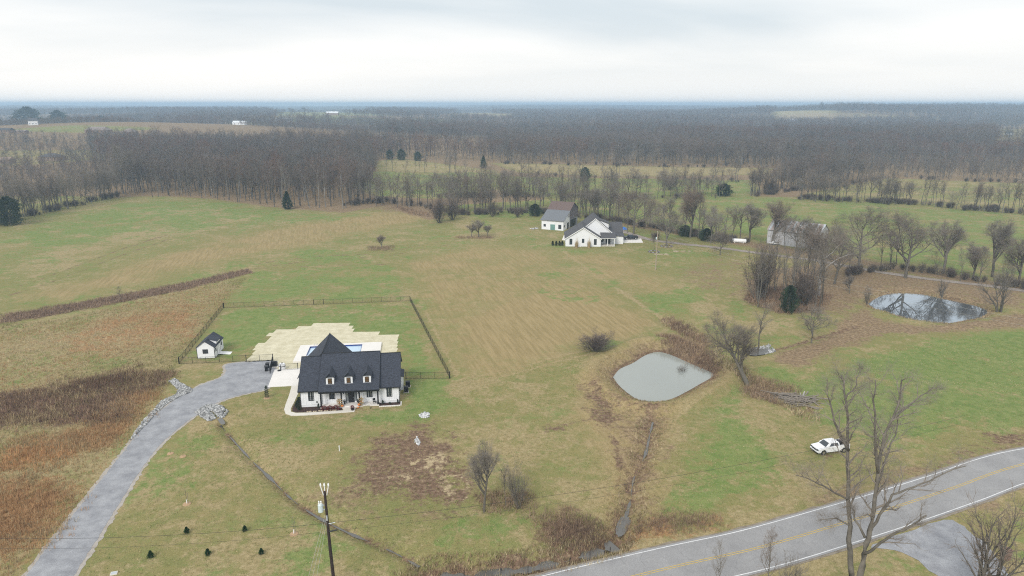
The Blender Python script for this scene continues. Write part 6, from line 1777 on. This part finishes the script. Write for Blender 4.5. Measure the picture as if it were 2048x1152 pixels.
for px, h_, lab in ((1153, 4.5, 'left tall dry grass clump against the far house'), (1178, 4.8, 'right tall dry grass clump against the far house')):
    g = on_ground(px, 495.5); t = thing('ornamental_grass', lab, 'grass clump', g, 0, 'dry grass clumps by the far house')
    q = np.random.default_rng(int(px)); n = 260; a = q.random(n)*6.283; r = q.random(n)*.9
    c = np.stack([r*np.cos(a)*.5, r*np.sin(a)*.5, np.zeros(n)], 1); tip = np.stack([r*np.cos(a)*1.1, r*np.sin(a)*1.1, q.uniform(1.0, 2.4, n)*(h_/4)], 1); tip[:20, 2] = q.uniform(3, 4.6, 20)
    sd = np.stack([-np.sin(a), np.cos(a), np.zeros(n)], 1)*.05
    link_mesh('blades', tri_mesh('blades', np.stack([c-sd, c+sd, tip], 1).reshape(-1, 3), np.arange(3*n).reshape(-1, 3), M['straw']), t)
    MB().lathe([(.5, 0), (.45, .12), (.1, .16)], (0, 0, 0), 8).build('crown_base', M['sapling_mulch'], t)
def far_barn():
    a, b_ = G(1083, 459.5), G(1126.5, 463); rz = math.atan2(b_.y-a.y, b_.x-a.x); Wd = (b_-a).length
    t = thing('white_barn', 'white barn with grey lean to roof and brown upper roof behind the far house', 'barn', (a.x, a.y, tz(a.x, a.y)), rz)
    W_ = M['white']; d1 = 7.2
    MB().ext_x([(0, -.3), (d1, -.3), (d1, 7.0), (0, 4.0)], 0, Wd).build('wall', W_, t)
    MB().slab([(-.4, -.5, 3.95), (Wd+.3, -.5, 3.95), (Wd+.3, d1, 7.25), (-.4, d1, 7.25)], .15).build('lean_to_roof', M['grey_roof'], t)
    MB().ext_x([(d1+.003, -.3), (d1+10, -.3), (d1+10, 7.0), (d1+5, 9.6), (d1+.003, 7.1)], .05, Wd-.05).build('wall', M['barn_boards'], t)
    MB().slab([(-.4, d1-.05, 7.27), (Wd+.3, d1-.05, 7.27), (Wd+.3, d1+5, 10.1), (-.4, d1+5, 10.1)], .15).slab([(-.4, d1+5, 10.1), (Wd+.3, d1+5, 10.1), (Wd+.3, d1+10.4, 6.9), (-.4, d1+10.4, 6.9)], .15).build('roof', M['brown_roof'], t)
    for i, y in enumerate(np.arange(4.8, d1+9.8, .62)):
        zt = 3.9+(y/d1)*3.0-.25 if y < d1 else (7.0+(y-d1)*.5 if y < d1+5 else 9.5-(y-d1-5)*.5)-.2
        zb = 4.6 if y < d1 else 3.6
        if zt > zb+.3: MB().box(Wd-.04 if y > d1 else Wd+.002, y, zb, Wd+.03, y+.22, zt).build('board', M['rust_boards' if i % 2 else 'barn_boards'], t)
    MB().box(Wd-.045, d1+1.2, 0, Wd+.02, d1+7.5, 3.2).build('opening', M['black'], t)
    window(t, (1.4, -.002, 1.7), 1.0, 1.0, bars=(0, 0)); window(t, (8.0, -.002, 1.5), 1.3, 1.7, bars=(0, 1))
    MB().box(3.9, -.06, 0, 5.9, -.003, 2.3).build('glass_door', M['glass_green'], t)
    window(t, (Wd+.002, 1.0, 1.7), .9, 1.0, '+x', bars=(0, 0))
    MB().box(Wd+.003, 4.2, 0, Wd+.06, 6.2, 2.6).build('door', M['black'], t)
    MB().box(Wd+.003, 3.95, 0, Wd+.05, 4.18, 2.75).build('door_trim', M['white_trim'], t)
    # rubble by the barn
    q = random.Random(8); s = thing('rubble_heap', 'pale rubble heap at the left corner of the white barn', 'rubble', (a.x-2.5, a.y+.5, tz(a.x-2.5, a.y)), 0)
    for i in range(18): MB().blob((q.gauss(0, 1.3), q.gauss(0, .6), .15), (q.uniform(.2, .5), q.uniform(.2, .4), q.uniform(.15, .35)), i, .25, 6, 4).build('chunk', M['stone'], s)
far_barn()
def rust_barn():
    a, b_ = G(1533, 487), G(1636, 500); rz = math.atan2(b_.y-a.y, b_.x-a.x); L_ = (b_-a).length
    t = thing('tin_barn', 'grey tin barn with rust streaked roof behind the trees', 'barn', (a.x, a.y, tz(a.x, a.y)), rz)
    MB().ext_x([(0, -.3), (11, -.3), (11, 5.4), (5.5, 8.2), (0, 5.4)], 0, L_).build('wall', M['grey_tin'], t)
    mb = MB(); n = int(L_/.62)
    ro = []
    for i in range(n):
        x0, x1 = -.3+(L_+.6)*i/n, -.3+(L_+.6)*(i+1)/n-.02; z = .015*(i % 2)
        MB().slab([(x0, -.5, 5.25+z), (x1, -.5, 5.25+z), (x1, 5.5, 8.4+z), (x0, 5.5, 8.4+z)], .05).build('roof_sheet', M['rust_tin'] if i % 3 != 1 else M['galv'], t)
        MB().slab([(x0, 5.5, 8.4+z), (x1, 5.5, 8.4+z), (x1, 11.5, 5.25+z), (x0, 11.5, 5.25+z)], .05).build('roof_sheet', M['rust_tin'], t)
    mb = MB()
    for x in np.arange(.4, L_, .8): mb.box(x-.03, -.03, 0, x+.03, -.002, 5.2)
    for y in np.arange(.4, 11, .8): mb.box(-.03, y-.03, 0, -.002, y+.03, 5.2)
    o = mb.build('seams', M['galv'], t); o['kind'] = 'stuff'
    MB().box(4.6, -.06, 0, 7.6, -.031, 3.4).build('door', M['grey_tin'], t)
    g = G(1548, 488.5)
    c = thing('parked_car', 'pale car parked before the tin barn', 'car', (g.x, g.y-1.0, tz(g.x, g.y)), .1)
    MB().ext_y([(-2.1, .35), (-2.15, .75), (-1.2, .92), (-.7, 1.4), (.8, 1.42), (1.5, .98), (2.15, .9), (2.15, .35)], -.85, .85).build('body', M['paint_white'], c)
    MB().ext_y([(-1.05, .95), (-.65, 1.34), (.75, 1.36), (1.3, .98)], -.86, .86).build('side_windows', M['glass'], c)
    for x in (-1.3, 1.35):
        for s in (-1, 1): MB().tube([(x, s*.7, .33), (x, s*.87, .33)], .33, 12).build('wheel', M['rubber'], c)
rust_barn()
def tarp():
    g = G(1245, 461); t = thing('tarp_pile', 'blue tarpaulin over a pile behind the far house', 'tarp', (g.x, g.y, tz(g.x, g.y)), .1)
    q = random.Random(3); mb = MB(); n, m_ = 9, 6
    for i in range(n):
        for j in range(m_):
            e = min(i, n-1-i, j, m_-1-j); mb.v.append(((i-4)*.5, (j-2.5)*.45, [0.02, .7, 1.1, 1.2, 1.2][min(e, 4)]+q.uniform(-.12, .12)*(e > 0)))
    for i in range(n-1):
        for j in range(m_-1): mb.f.append((i*m_+j, (i+1)*m_+j, (i+1)*m_+j+1, i*m_+j+1))
    mb.build('sheet', M['tarp'], t)
    mb = MB(); mb.box(-1.7, -.95, 0, 1.7, .85, .45); mb.build('pallet_stack', M['wood_grey'], t)
tarp()
def stone_ring(px, py, label, r):
    g = on_ground(px, py); t = thing('stone_ring', label, 'stones', g, 0, 'stone rings below the pasture trees'); q = random.Random(px)
    for i in range(16):
        a = 2*math.pi*i/16; MB().blob((r*math.cos(a), r*math.sin(a), .12), (.35, .3, .22), i+px, .25, 6, 4).build('stone', M['barn_boards'] if i % 2 else M['brown_roof'], t)
stone_ring(1333, 493, 'stone ring round the foot of the tree by the far driveway', 2.0)
stone_ring(1308, 504, 'stone ring round the stubby trunk by the far pole', 1.8)
p = on_ground(1308, 504); plant('slender', 'pollard_tree', 'stubby bare trunk just behind the far pole', 'tree', p, height_at(p.y, 462), None, 1.0, 0, 1)
for px, py, w, lab in ((1366, 503, 3.2, 'flat slab of pale rock on the far lawn'), (1322, 509, 2.0, 'pale rock slabs by the far pole')):
    g = on_ground(px, py); t = thing('rock_slab', lab, 'rock', g, .1, 'rock slabs on the far lawn'); q = random.Random(px)
    for i in range(6): MB().blob((q.uniform(-w, w), q.uniform(-.5, .5), .08), (q.uniform(.6, 1.3), q.uniform(.3, .7), .16), i, .2, 7, 4).build('slab', M['edge_stone'], t)
g = on_ground(1478, 486); t = thing('stock_tank', 'long white tank lying beyond the lane', 'tank', g, R(-20))
MB().tube([(-2.6, 0, .8), (-2.4, 0, .8), (2.4, 0, .8), (2.6, 0, .8)], [.3, .75, .75, .3], 14).build('body', M['white_trim'], t)
for x in (-1.5, 1.5): MB().box(x-.15, -.6, -.1, x+.15, .6, .3).build('leg', M['concrete'], t)

# ------------------------------------------------------------------ brush pile, mailbox pillar, rocks
def brush_pile():
    g = on_ground(1585, 797); t = thing('brush_pile', 'heap of bleached logs and branches below the leaning tree', 'log pile', g, R(-17))
    q = random.Random(6)
    for i in range(95):
        L_ = q.uniform(2.0, 6.5); r = q.uniform(.05, .17); c = Vector((q.gauss(0, 1.7), q.gauss(0, .95), 0)); lay = q.random()
        z = .12+lay*1.1*max(.15, 1-abs(c.y)/1.6); a = q.gauss(0, .42); d = Vector((math.cos(a), math.sin(a), q.gauss(0, .13)))
        p0, p1 = c-d*L_/2, c+d*L_/2; k = Vector((q.gauss(0, .3), q.gauss(0, .3), q.gauss(0, .2)))
        P3 = [p0+Vector((0, 0, z)), c+k+Vector((0, 0, z+.1)), p1+Vector((0, 0, z))]
        for p3 in P3: p3.z = max(p3.z, r)
        MB().tube(P3, [r*.35, r*.7, r], 6).build('log', M['wood_grey'], t)
    MB().tube([(1.6, .5, .2), (1.75, .6, 1.2), (1.9, .6, 1.9)], [.2, .17, .1], 7).build('stump', M['bark_pale'], t)
    MB().tube([(1.55, .6, .7), (1.2, .7, 1.5)], [.12, .06], 6).build('stump', M['bark_pale'], t)
brush_pile()
def mailbox_pillar():
    g = on_ground(2012, 1118); t = thing('mailbox_pillar', 'brick mailbox pillar on the lawn at the lower right', 'mailbox', g, R(20))
    bw, bh = .2, .085; rows_ = 14; q = random.Random(1)
    brick = [MB().box(0, 0, 0, .19, .09, .072).mesh('brick', M['brick']), MB().box(0, 0, 0, .092, .088, .072).mesh('brick', M['brick'])]
    MB().box(-.29, -.29, -.1, .29, .29, rows_*bh).build('core', M['concrete'], t)
    for r_ in range(rows_):
        for side in range(4):
            for k in range(3):
                if side == 3 and 7 <= r_ <= 10 and k == 1: continue
                x = -.31+k*.205+(.0 if r_ % 2 else .03); o = link_mesh('brick', brick[0], t)
                a = side*math.pi/2; loc = Vector((x, -.31-.03, r_*bh)); o.location = (loc.x*math.cos(a)-loc.y*math.sin(a), loc.x*math.sin(a)+loc.y*math.cos(a), loc.z); o.rotation_euler = (0, 0, a)
    MB().box(-.40, -.40, rows_*bh+.002, .40, .40, rows_*bh+.08).box(-.30, -.30, rows_*bh+.082, .30, .30, rows_*bh+.16).build('cap', M['brick'], t)
    MB().box(-.345, -.12, .62, -.292, .12, .92).build('box_door', M['black'], t)
mailbox_pillar()

# icosahedral stone, for heaps
_ph = (1+5**.5)/2
ICO = np.array([(-1,_ph,0),(1,_ph,0),(-1,-_ph,0),(1,-_ph,0),(0,-1,_ph),(0,1,_ph),(0,-1,-_ph),(0,1,-_ph),(_ph,0,-1),(_ph,0,1),(-_ph,0,-1),(-_ph,0,1)])/1.9
ICO_F = np.array([(0,11,5),(0,5,1),(0,1,7),(0,7,10),(0,10,11),(1,5,9),(5,11,4),(11,10,2),(10,7,6),(7,1,8),(3,9,4),(3,4,2),(3,2,6),(3,6,8),(3,8,9),(4,9,5),(2,4,11),(6,2,10),(8,6,7),(9,8,1)])
def scatter_in(poly, n, q, fade=0.0):
    a = np.array([tuple(p) for p in poly]); out = np.zeros((0, 2)); pl = [tuple(p) for p in poly]
    while len(out) < n:
        c = q.uniform(a.min(0)-fade, a.max(0)+fade, (n*2, 2))
        if fade:
            sd = sd_poly(c[:, 0], c[:, 1], pl); k = q.random(len(c)) < sstep(-fade, fade, sd+.5*fade*patch(c[:, 0], c[:, 1], 1.7, 2))
        else: k = inside(c[:, 0], c[:, 1], pl)
        out = np.concatenate([out, c[k]])
    return out[:n]
M['riprap'] = tint_mat('pale_riprap', .9, .2, 3)
def rock_heap(name, label, poly, n, r, heap, seed, base=(.36, .36, .355)):
    q = np.random.default_rng(seed); P = scatter_in(poly, n, q); X, Y = P[:, 0], P[:, 1]
    sd = sd_poly(X, Y, [tuple(p) for p in poly]); z = terr(X, Y)+np.clip(sd, 0, 1.2)*heap
    s = q.uniform(*r, n)[:, None, None]*q.uniform(.7, 1.3, (n, 1, 3))
    v = ICO[None]*s*q.uniform(.8, 1.2, (n, 12, 1)); v += np.stack([X, Y, z], 1)[:, None]; v[:, :, 2] += s[:, :, 0]*.25
    f = (ICO_F[None]+(np.arange(n)*12)[:, None, None]).reshape(-1, 3)
    c = np.repeat(np.concatenate([np.array(base)[None]*q.uniform(.45, 1.4, (n, 1)), np.ones((n, 1))], 1), 12, 0)
    o = link_mesh(name, tri_mesh(name, v.reshape(-1, 3), f, M['riprap'], c)); tag(o, label, 'rocks', kind='stuff'); return o
def zp(pts): return GP([(240+x/7.68, 740+y/7.68) for x, y in pts])
rock_heap('riprap', 'pale riprap heap below the gravel driveway', zp([(1160,655),(1270,570),(1420,535),(1560,560),(1665,640),(1580,740),(1500,715),(1430,640),(1380,630),(1480,740),(1370,785),(1280,740)]), 620, (.12, .26), .25, 1)
rock_heap('riprap', 'pale riprap strip along the left edge of the driveway', zp([(120,1110),(330,820),(640,480),(860,380),(900,300),(750,180),(850,135),(930,205),(1030,250),(1120,310),(1100,340),(900,420),(720,520),(560,660),(400,840),(200,1050)]), 1300, (.10, .22), .12, 2)
rock_heap('riprap', 'small patch of white stones on the lawn below the farmhouse', GP([(838,830),(848,824),(860,828),(858,836),(842,837)]), 120, (.08, .18), .1, 3, (.6, .6, .6))
rock_heap('riprap', 'white stones in the middle of the muddy drain field', GP([(828,884),(834,874),(842,886),(838,892)]), 70, (.08, .16), .05, 4, (.55, .55, .55))
rock_heap('riprap', 'grey stones in the hollow under the leaning tree', GP([(1510,696),(1540,688),(1552,700),(1530,707)]), 160, (.1, .28), .1, 5, (.4, .4, .4))
# ------------------------------------------------------------------ distant buildings
def at_far(px, Y):
    X = (px-1024)/FPX*(Y*_c+(CAM_H-10)*_s); return Vector((X, Y, tz(X, Y)))
def far_building(px, Y, w, d, ze, zr, wall, roof, label, name='distant_house', hip=False, rz=0, wins=3, cat='house'):
    p = at_far(px, Y); t = thing(name, label, cat, p, rz)
    MB().box(-w/2, -d/2, -1, w/2, d/2, ze).build('wall', M[wall], t)
    mb = MB(); i = d*.5 if hip else 0
    a = [(-w/2-.4, -d/2-.4, ze+.01), (w/2+.4, -d/2-.4, ze+.01), (w/2+.4, d/2+.4, ze+.01), (-w/2-.4, d/2+.4, ze+.01), (-w/2+i-.4*(not hip), 0, zr), (w/2-i+.4*(not hip), 0, zr)]
    mb.v = a; mb.f = [(0, 1, 5, 4), (1, 2, 5), (2, 3, 4, 5), (3, 0, 4), (3, 2, 1, 0)]; mb.build('roof', M[roof], t)
    for k in range(wins):
        x = -w/2+w*(k+.5)/wins
        MB().box(x-.5, -d/2-.06, 1.0, x+.5, -d/2-.004, 2.3).build('window', M['glass'], t)
    return t
far_building(71, 905, 10, 9, 5.2, 8.6, 'white', 'shingle2', 'distant white house on the left hill', rz=.5)
far_building(200, 800, 26, 11, 3.2, 7.0, 'wall_far', 'roof_far', 'long distant tan house on the left hill', hip=True, wins=6)
far_building(262, 790, 13, 10, 3.0, 6.8, 'wall_far', 'roof_far', 'distant tan roofed garage right of the long house', hip=True, wins=2)
far_building(103, 585, 17, 11, 3.0, 5.8, 'wall_far', 'shingle2', 'grey roofed house among trees at the left edge', hip=True, wins=3)
far_building(12, 800, 18, 9, 2.8, 5.2, 'wall_far', 'shingle2', 'low grey house at the far left edge', wins=3)
far_building(8, 560, 12, 8, 3.0, 5.0, 'wall_far', 'wall_far', 'brown shed roof at the left edge below the houses', wins=1)
far_building(46, 790, 12, 8, 2.5, 4.0, 'wall_far', 'roof_far', 'tan roofed shed below the distant white house', wins=0, name='distant_shed', cat='shed')
far_building(481, 1060, 18, 11, 3.5, 6.0, 'white', 'roof_silver', 'distant house with white roof left of the metal barns')
far_building(568, 1500, 32, 16, 7, 10, 'white', 'roof_silver', 'distant white metal barn in the middle left', name='distant_barn', wins=0, cat='barn')
far_building(666, 1800, 30, 14, 5, 9, 'wall_far', 'roof_silver', 'distant long silver roofed barn right of the white one', name='distant_barn', wins=0, cat='barn')
far_building(705, 1350, 16, 10, 3.5, 6.5, 'white', 'roof_silver', 'distant small white house near the middle')
far_building(470, 1500, 14, 9, 4, 7, 'white', 'roof_silver', 'far white house behind the pale roofed one')
far_building(1580, 1750, 30, 14, 5, 9, 'white', 'roof_silver', 'distant white barn beyond the right woods', name='distant_barn', wins=0, cat='barn')
far_building(1768, 1600, 16, 12, 7, 10, 'white', 'roof_far', 'distant two storey house beyond the right woods', wins=3)
far_building(2020, 1150, 10, 8, 3, 5.5, 'white', 'shingle2', 'distant small house at the right edge')
p = at_far(1410, 6200); t = thing('water_tower', 'tiny water tower on the horizon', 'water tower', p, 0)
MB().lathe([(2.5, 0), (2.0, 26)], (0, 0, 0), 10).build('stem', M['galv'], t)
MB().lathe([(2, 0), (9, 3), (9.5, 6), (6, 9), (1, 10)], (0, 0, 26), 14).build('tank', M['galv'], t)

# ------------------------------------------------------------------ grasses and brush too many to count
M['blade'] = tint_mat('dry_grass_blades', .95, .15, .4)
def tufts(name, label, P, h, w, cols, blades, seed, lean=.45, cat='grass', spread=.22):
    """mesh of grass tufts: P (n,2) places, h (n,) heights, cols (n,3)"""
    q = np.random.default_rng(seed); n = len(P); k = blades
    z = terr(P[:, 0], P[:, 1])
    c = np.repeat(np.concatenate([P, z[:, None]], 1), k, 0); H = np.repeat(h, k)*q.uniform(.6, 1.15, n*k); C = np.repeat(cols, k, 0)*q.uniform(.75, 1.25, (n*k, 1))
    a = q.random(n*k)*6.283; b_ = q.random(n*k)*6.283
    off = q.normal(0, 1, (n*k, 2))*spread*H[:, None]
    c[:, :2] += off
    sd = np.stack([np.cos(a), np.sin(a), np.zeros(n*k)], 1)*(w*np.repeat(h, k)/np.mean(h))[:, None]*.5
    tip = c+np.stack([np.cos(b_)*lean*H*q.random(n*k), np.sin(b_)*lean*H*q.random(n*k), H], 1)
    c[:, 2] -= .03
    v = np.stack([c-sd, c+sd, tip], 1).reshape(-1, 3); col = np.repeat(np.concatenate([C, np.ones((n*k, 1))], 1), 3, 0)
    o = link_mesh(name, tri_mesh(name, v, np.arange(3*n*k).reshape(-1, 3), M['blade'], col)); tag(o, label, cat, kind='stuff'); return o
def pick_cols(q, n, cols, P=None, s=9.0):
    cols = np.array(cols); i = q.random(n)
    if P is not None:
        i = np.clip(.5+.32*(np.sin(P[:, 0]/s+1)+np.sin(P[:, 1]/s*1.4+2)+np.sin((P[:, 0]-P[:, 1])/s*.6))/1.5+q.normal(0, .16, n), 0, .999)
    return cols[(i*len(cols)).astype(int)]
q = np.random.default_rng(12)
TAN, OLV, RST, DRK, PAL = (.42, .33, .19), (.28, .25, .12), (.42, .26, .135), (.17, .105, .072), (.52, .43, .27)
broom = GP([(-60,655),(120,640),(250,608),(400,576),(490,556),(447,612),(354,735),(335,765),(255,885),(150,1010),(40,1152),(-160,1152),(-160,690)])
P = scatter_in(broom, 26000, q, 1.0)
tufts('broomsedge', 'tall tan broomsedge filling the left field', P, q.uniform(.25, .6, len(P)), .05, pick_cols(q, len(P), [OLV, TAN, TAN, RST, TAN, PAL], P, 8), 4, 1)
parts_ = [GP([(0,900),(70,880),(180,850),(250,790),(300,790),(280,840),(200,900),(120,920),(0,940)]), GP([(-100,960),(60,960),(140,985),(100,1060),(40,1120),(-100,1100)])]
P = np.concatenate([scatter_in(p, 3400, q, 3.5) for p in parts_])
tufts('broomsedge', 'rust orange broomsedge patches left of the driveway', P, q.uniform(.4, .9, len(P)), .05, pick_cols(q, len(P), [RST, RST, TAN, (.50, .29, .14)], P, 4), 4, 2)
P = np.concatenate([scatter_in(GP([(-120,800),(0,790),(90,775),(180,755),(260,740),(340,745),(330,768),(262,788),(250,835),(190,845),(60,850),(-120,860)]), 5000, q, 3.0)])
tufts('brambles', 'dark brown bramble band across the left field', P, q.uniform(.4, 1.1, len(P)), .06, pick_cols(q, len(P), [DRK, TAN, (.26, .165, .12), (.17, .11, .08), (.36, .25, .16)], P, 3.5), 6, 3, .8, 'brambles', .35)
P = np.concatenate([scatter_in(GP([(0,630),(120,612),(240,590),(360,568),(498,538),(502,546),(370,580),(250,604),(120,628),(0,648)]), 2600, q, 1.2)])
tufts('brambles', 'brown bramble hedgerow between the two left fields', P, q.uniform(.3, .95, len(P)), .07, pick_cols(q, len(P), [(.27, .19, .14), (.34, .245, .175), (.23, .16, .12)], P, 6), 6, 4, .7, 'brambles', .3)
lines = [(SWALE, 2.2, 1500, .4, 1.0), (CREEK, 3.0, 2600, .25, .7), (BROOK, 2.4, 1500, .2, .55), (DITCH, 1.1, 900, .12, .3)]
PP, HH = [], []
for ln, wd, n, h0, h1 in lines:
    ln = [Vector(p) for p in ln]; i = q.integers(0, len(ln)-1, n); t_ = q.random(n); a = np.array([tuple(p) for p in ln]); p = a[i]*(1-t_[:, None])+a[i+1]*t_[:, None]
    ang = q.random(n)*6.283; r = wd*(.35+.65*np.sqrt(q.random(n))); PP.append(p+np.stack([np.cos(ang)*r, np.sin(ang)*r], 1)); HH.append(q.uniform(h0, h1, n))
ring = np.array([tuple(p) for p in POND]); n = 2600; i = q.integers(0, len(ring), n); t_ = q.random(n)[:, None]
p = ring[i]*(1-t_)+ring[(i+1) % len(ring)]*t_; cen_ = ring.mean(0); d = p-cen_; d /= np.linalg.norm(d, axis=1)[:, None]
PP.append(p+d*q.uniform(.2, 3.5, n)[:, None]); HH.append(q.uniform(.12, .4, n))
ring = np.array([tuple(p) for p in POND2]); n = 1400; i = q.integers(0, len(ring), n); t_ = q.random(n)[:, None]
p = ring[i]*(1-t_)+ring[(i+1) % len(ring)]*t_; d = p-ring.mean(0); d /= np.linalg.norm(d, axis=1)[:, None]
PP.append(p+d*q.uniform(.1, 1.6, n)[:, None]); HH.append(q.uniform(.2, .6, n))
P, H_ = np.concatenate(PP), np.concatenate(HH)
inw = inside(P[:, 0], P[:, 1], [tuple(p) for p in POND]) | inside(P[:, 0], P[:, 1], [tuple(p) for p in POND2]); P, H_ = P[~inw], H_[~inw]
tufts('bank_grass', 'dry tan grass along ponds creek and ditches', P, H_, .05, pick_cols(q, len(P), [TAN, (.34, .24, .15), OLV, PAL, (.26, .18, .115)], P, 3), 4, 5, .6)
br = [(GP([(1060,1035),(1120,1020),(1190,1040),(1215,1072),(1170,1092),(1100,1092)]), 1000, .3, .9), (GP([(962,992),(1050,990),(1056,1014),(980,1020)]), 500, .3, 1.0), (GP([(1245,1038),(1330,1032),(1440,1028),(1440,1046),(1330,1062),(1265,1072)]), 1100, .2, .7),
      (GP([(1500,752),(1545,762),(1600,780),(1560,806),(1490,786)]), 900, .5, 1.1), (GP([(1510,582),(1600,575),(1660,595),(1640,620),(1560,626),(1490,600)]), 1500, .6, 1.6), (GP([(1320,672),(1350,672),(1400,700),(1440,735),(1425,742),(1380,720),(1330,690)]), 900, .5, 1.3), (GP([(1325,636),(1345,634),(1420,680),(1410,690),(1360,662)]), 700, .5, 1.1),
      (GP([(740,494),(785,494),(785,500),(742,501)]), 300, .5, 1.2), (GP([(915,474),(990,474),(985,478),(920,478)]), 400, .4, 1.0), (GP([(790,412),(850,425),(860,434),(820,428)]), 500, .6, 1.8)]
P = np.concatenate([scatter_in(a, n, q, 1.6) for a, n, _, _ in br]); H_ = np.concatenate([q.uniform(a, b_, n) for _, n, a, b_ in br])
tufts('brush', 'brown weeds and brush in thick patches about the meadow', P, H_, .06, pick_cols(q, len(P), [(.20, .14, .10), (.28, .195, .135), (.34, .24, .16), (.30, .22, .15)], P, 2.5), 4, 6, .9, 'brush', .3)
lawn = GP([(-300,1240),(60,1160),(150,1152),(440,806),(540,780),(575,835),(800,826),(905,765),(1180,700),(1400,730),(1560,740),(1900,680),(2300,660),(2300,860),(1900,930),(1600,1030),(1230,1110),(830,1160),(600,1240)])
P = scatter_in(lawn, 60000, q)
wet = inside(P[:, 0], P[:, 1], [tuple(p) for p in POND]); P = P[~wet]
road_d = line_dist(P[:, 0], P[:, 1], [tuple(p) for p in road_c]); P = P[road_d > 4.6]
P = P[sd_poly(P[:, 0], P[:, 1], [tuple(v) for v in dl+dr]) < -.6]
tufts('lawn_tufts', 'short uneven winter grass on lawn and meadow', P, q.uniform(.05, .16, len(P)), .06, pick_cols(q, len(P), [(.21, .25, .09), (.31, .28, .13), (.38, .32, .17), (.48, .38, .22), (.31, .28, .13), (.20, .26, .08)], P, 7), 3, 7, .9, 'grass', 1.0)
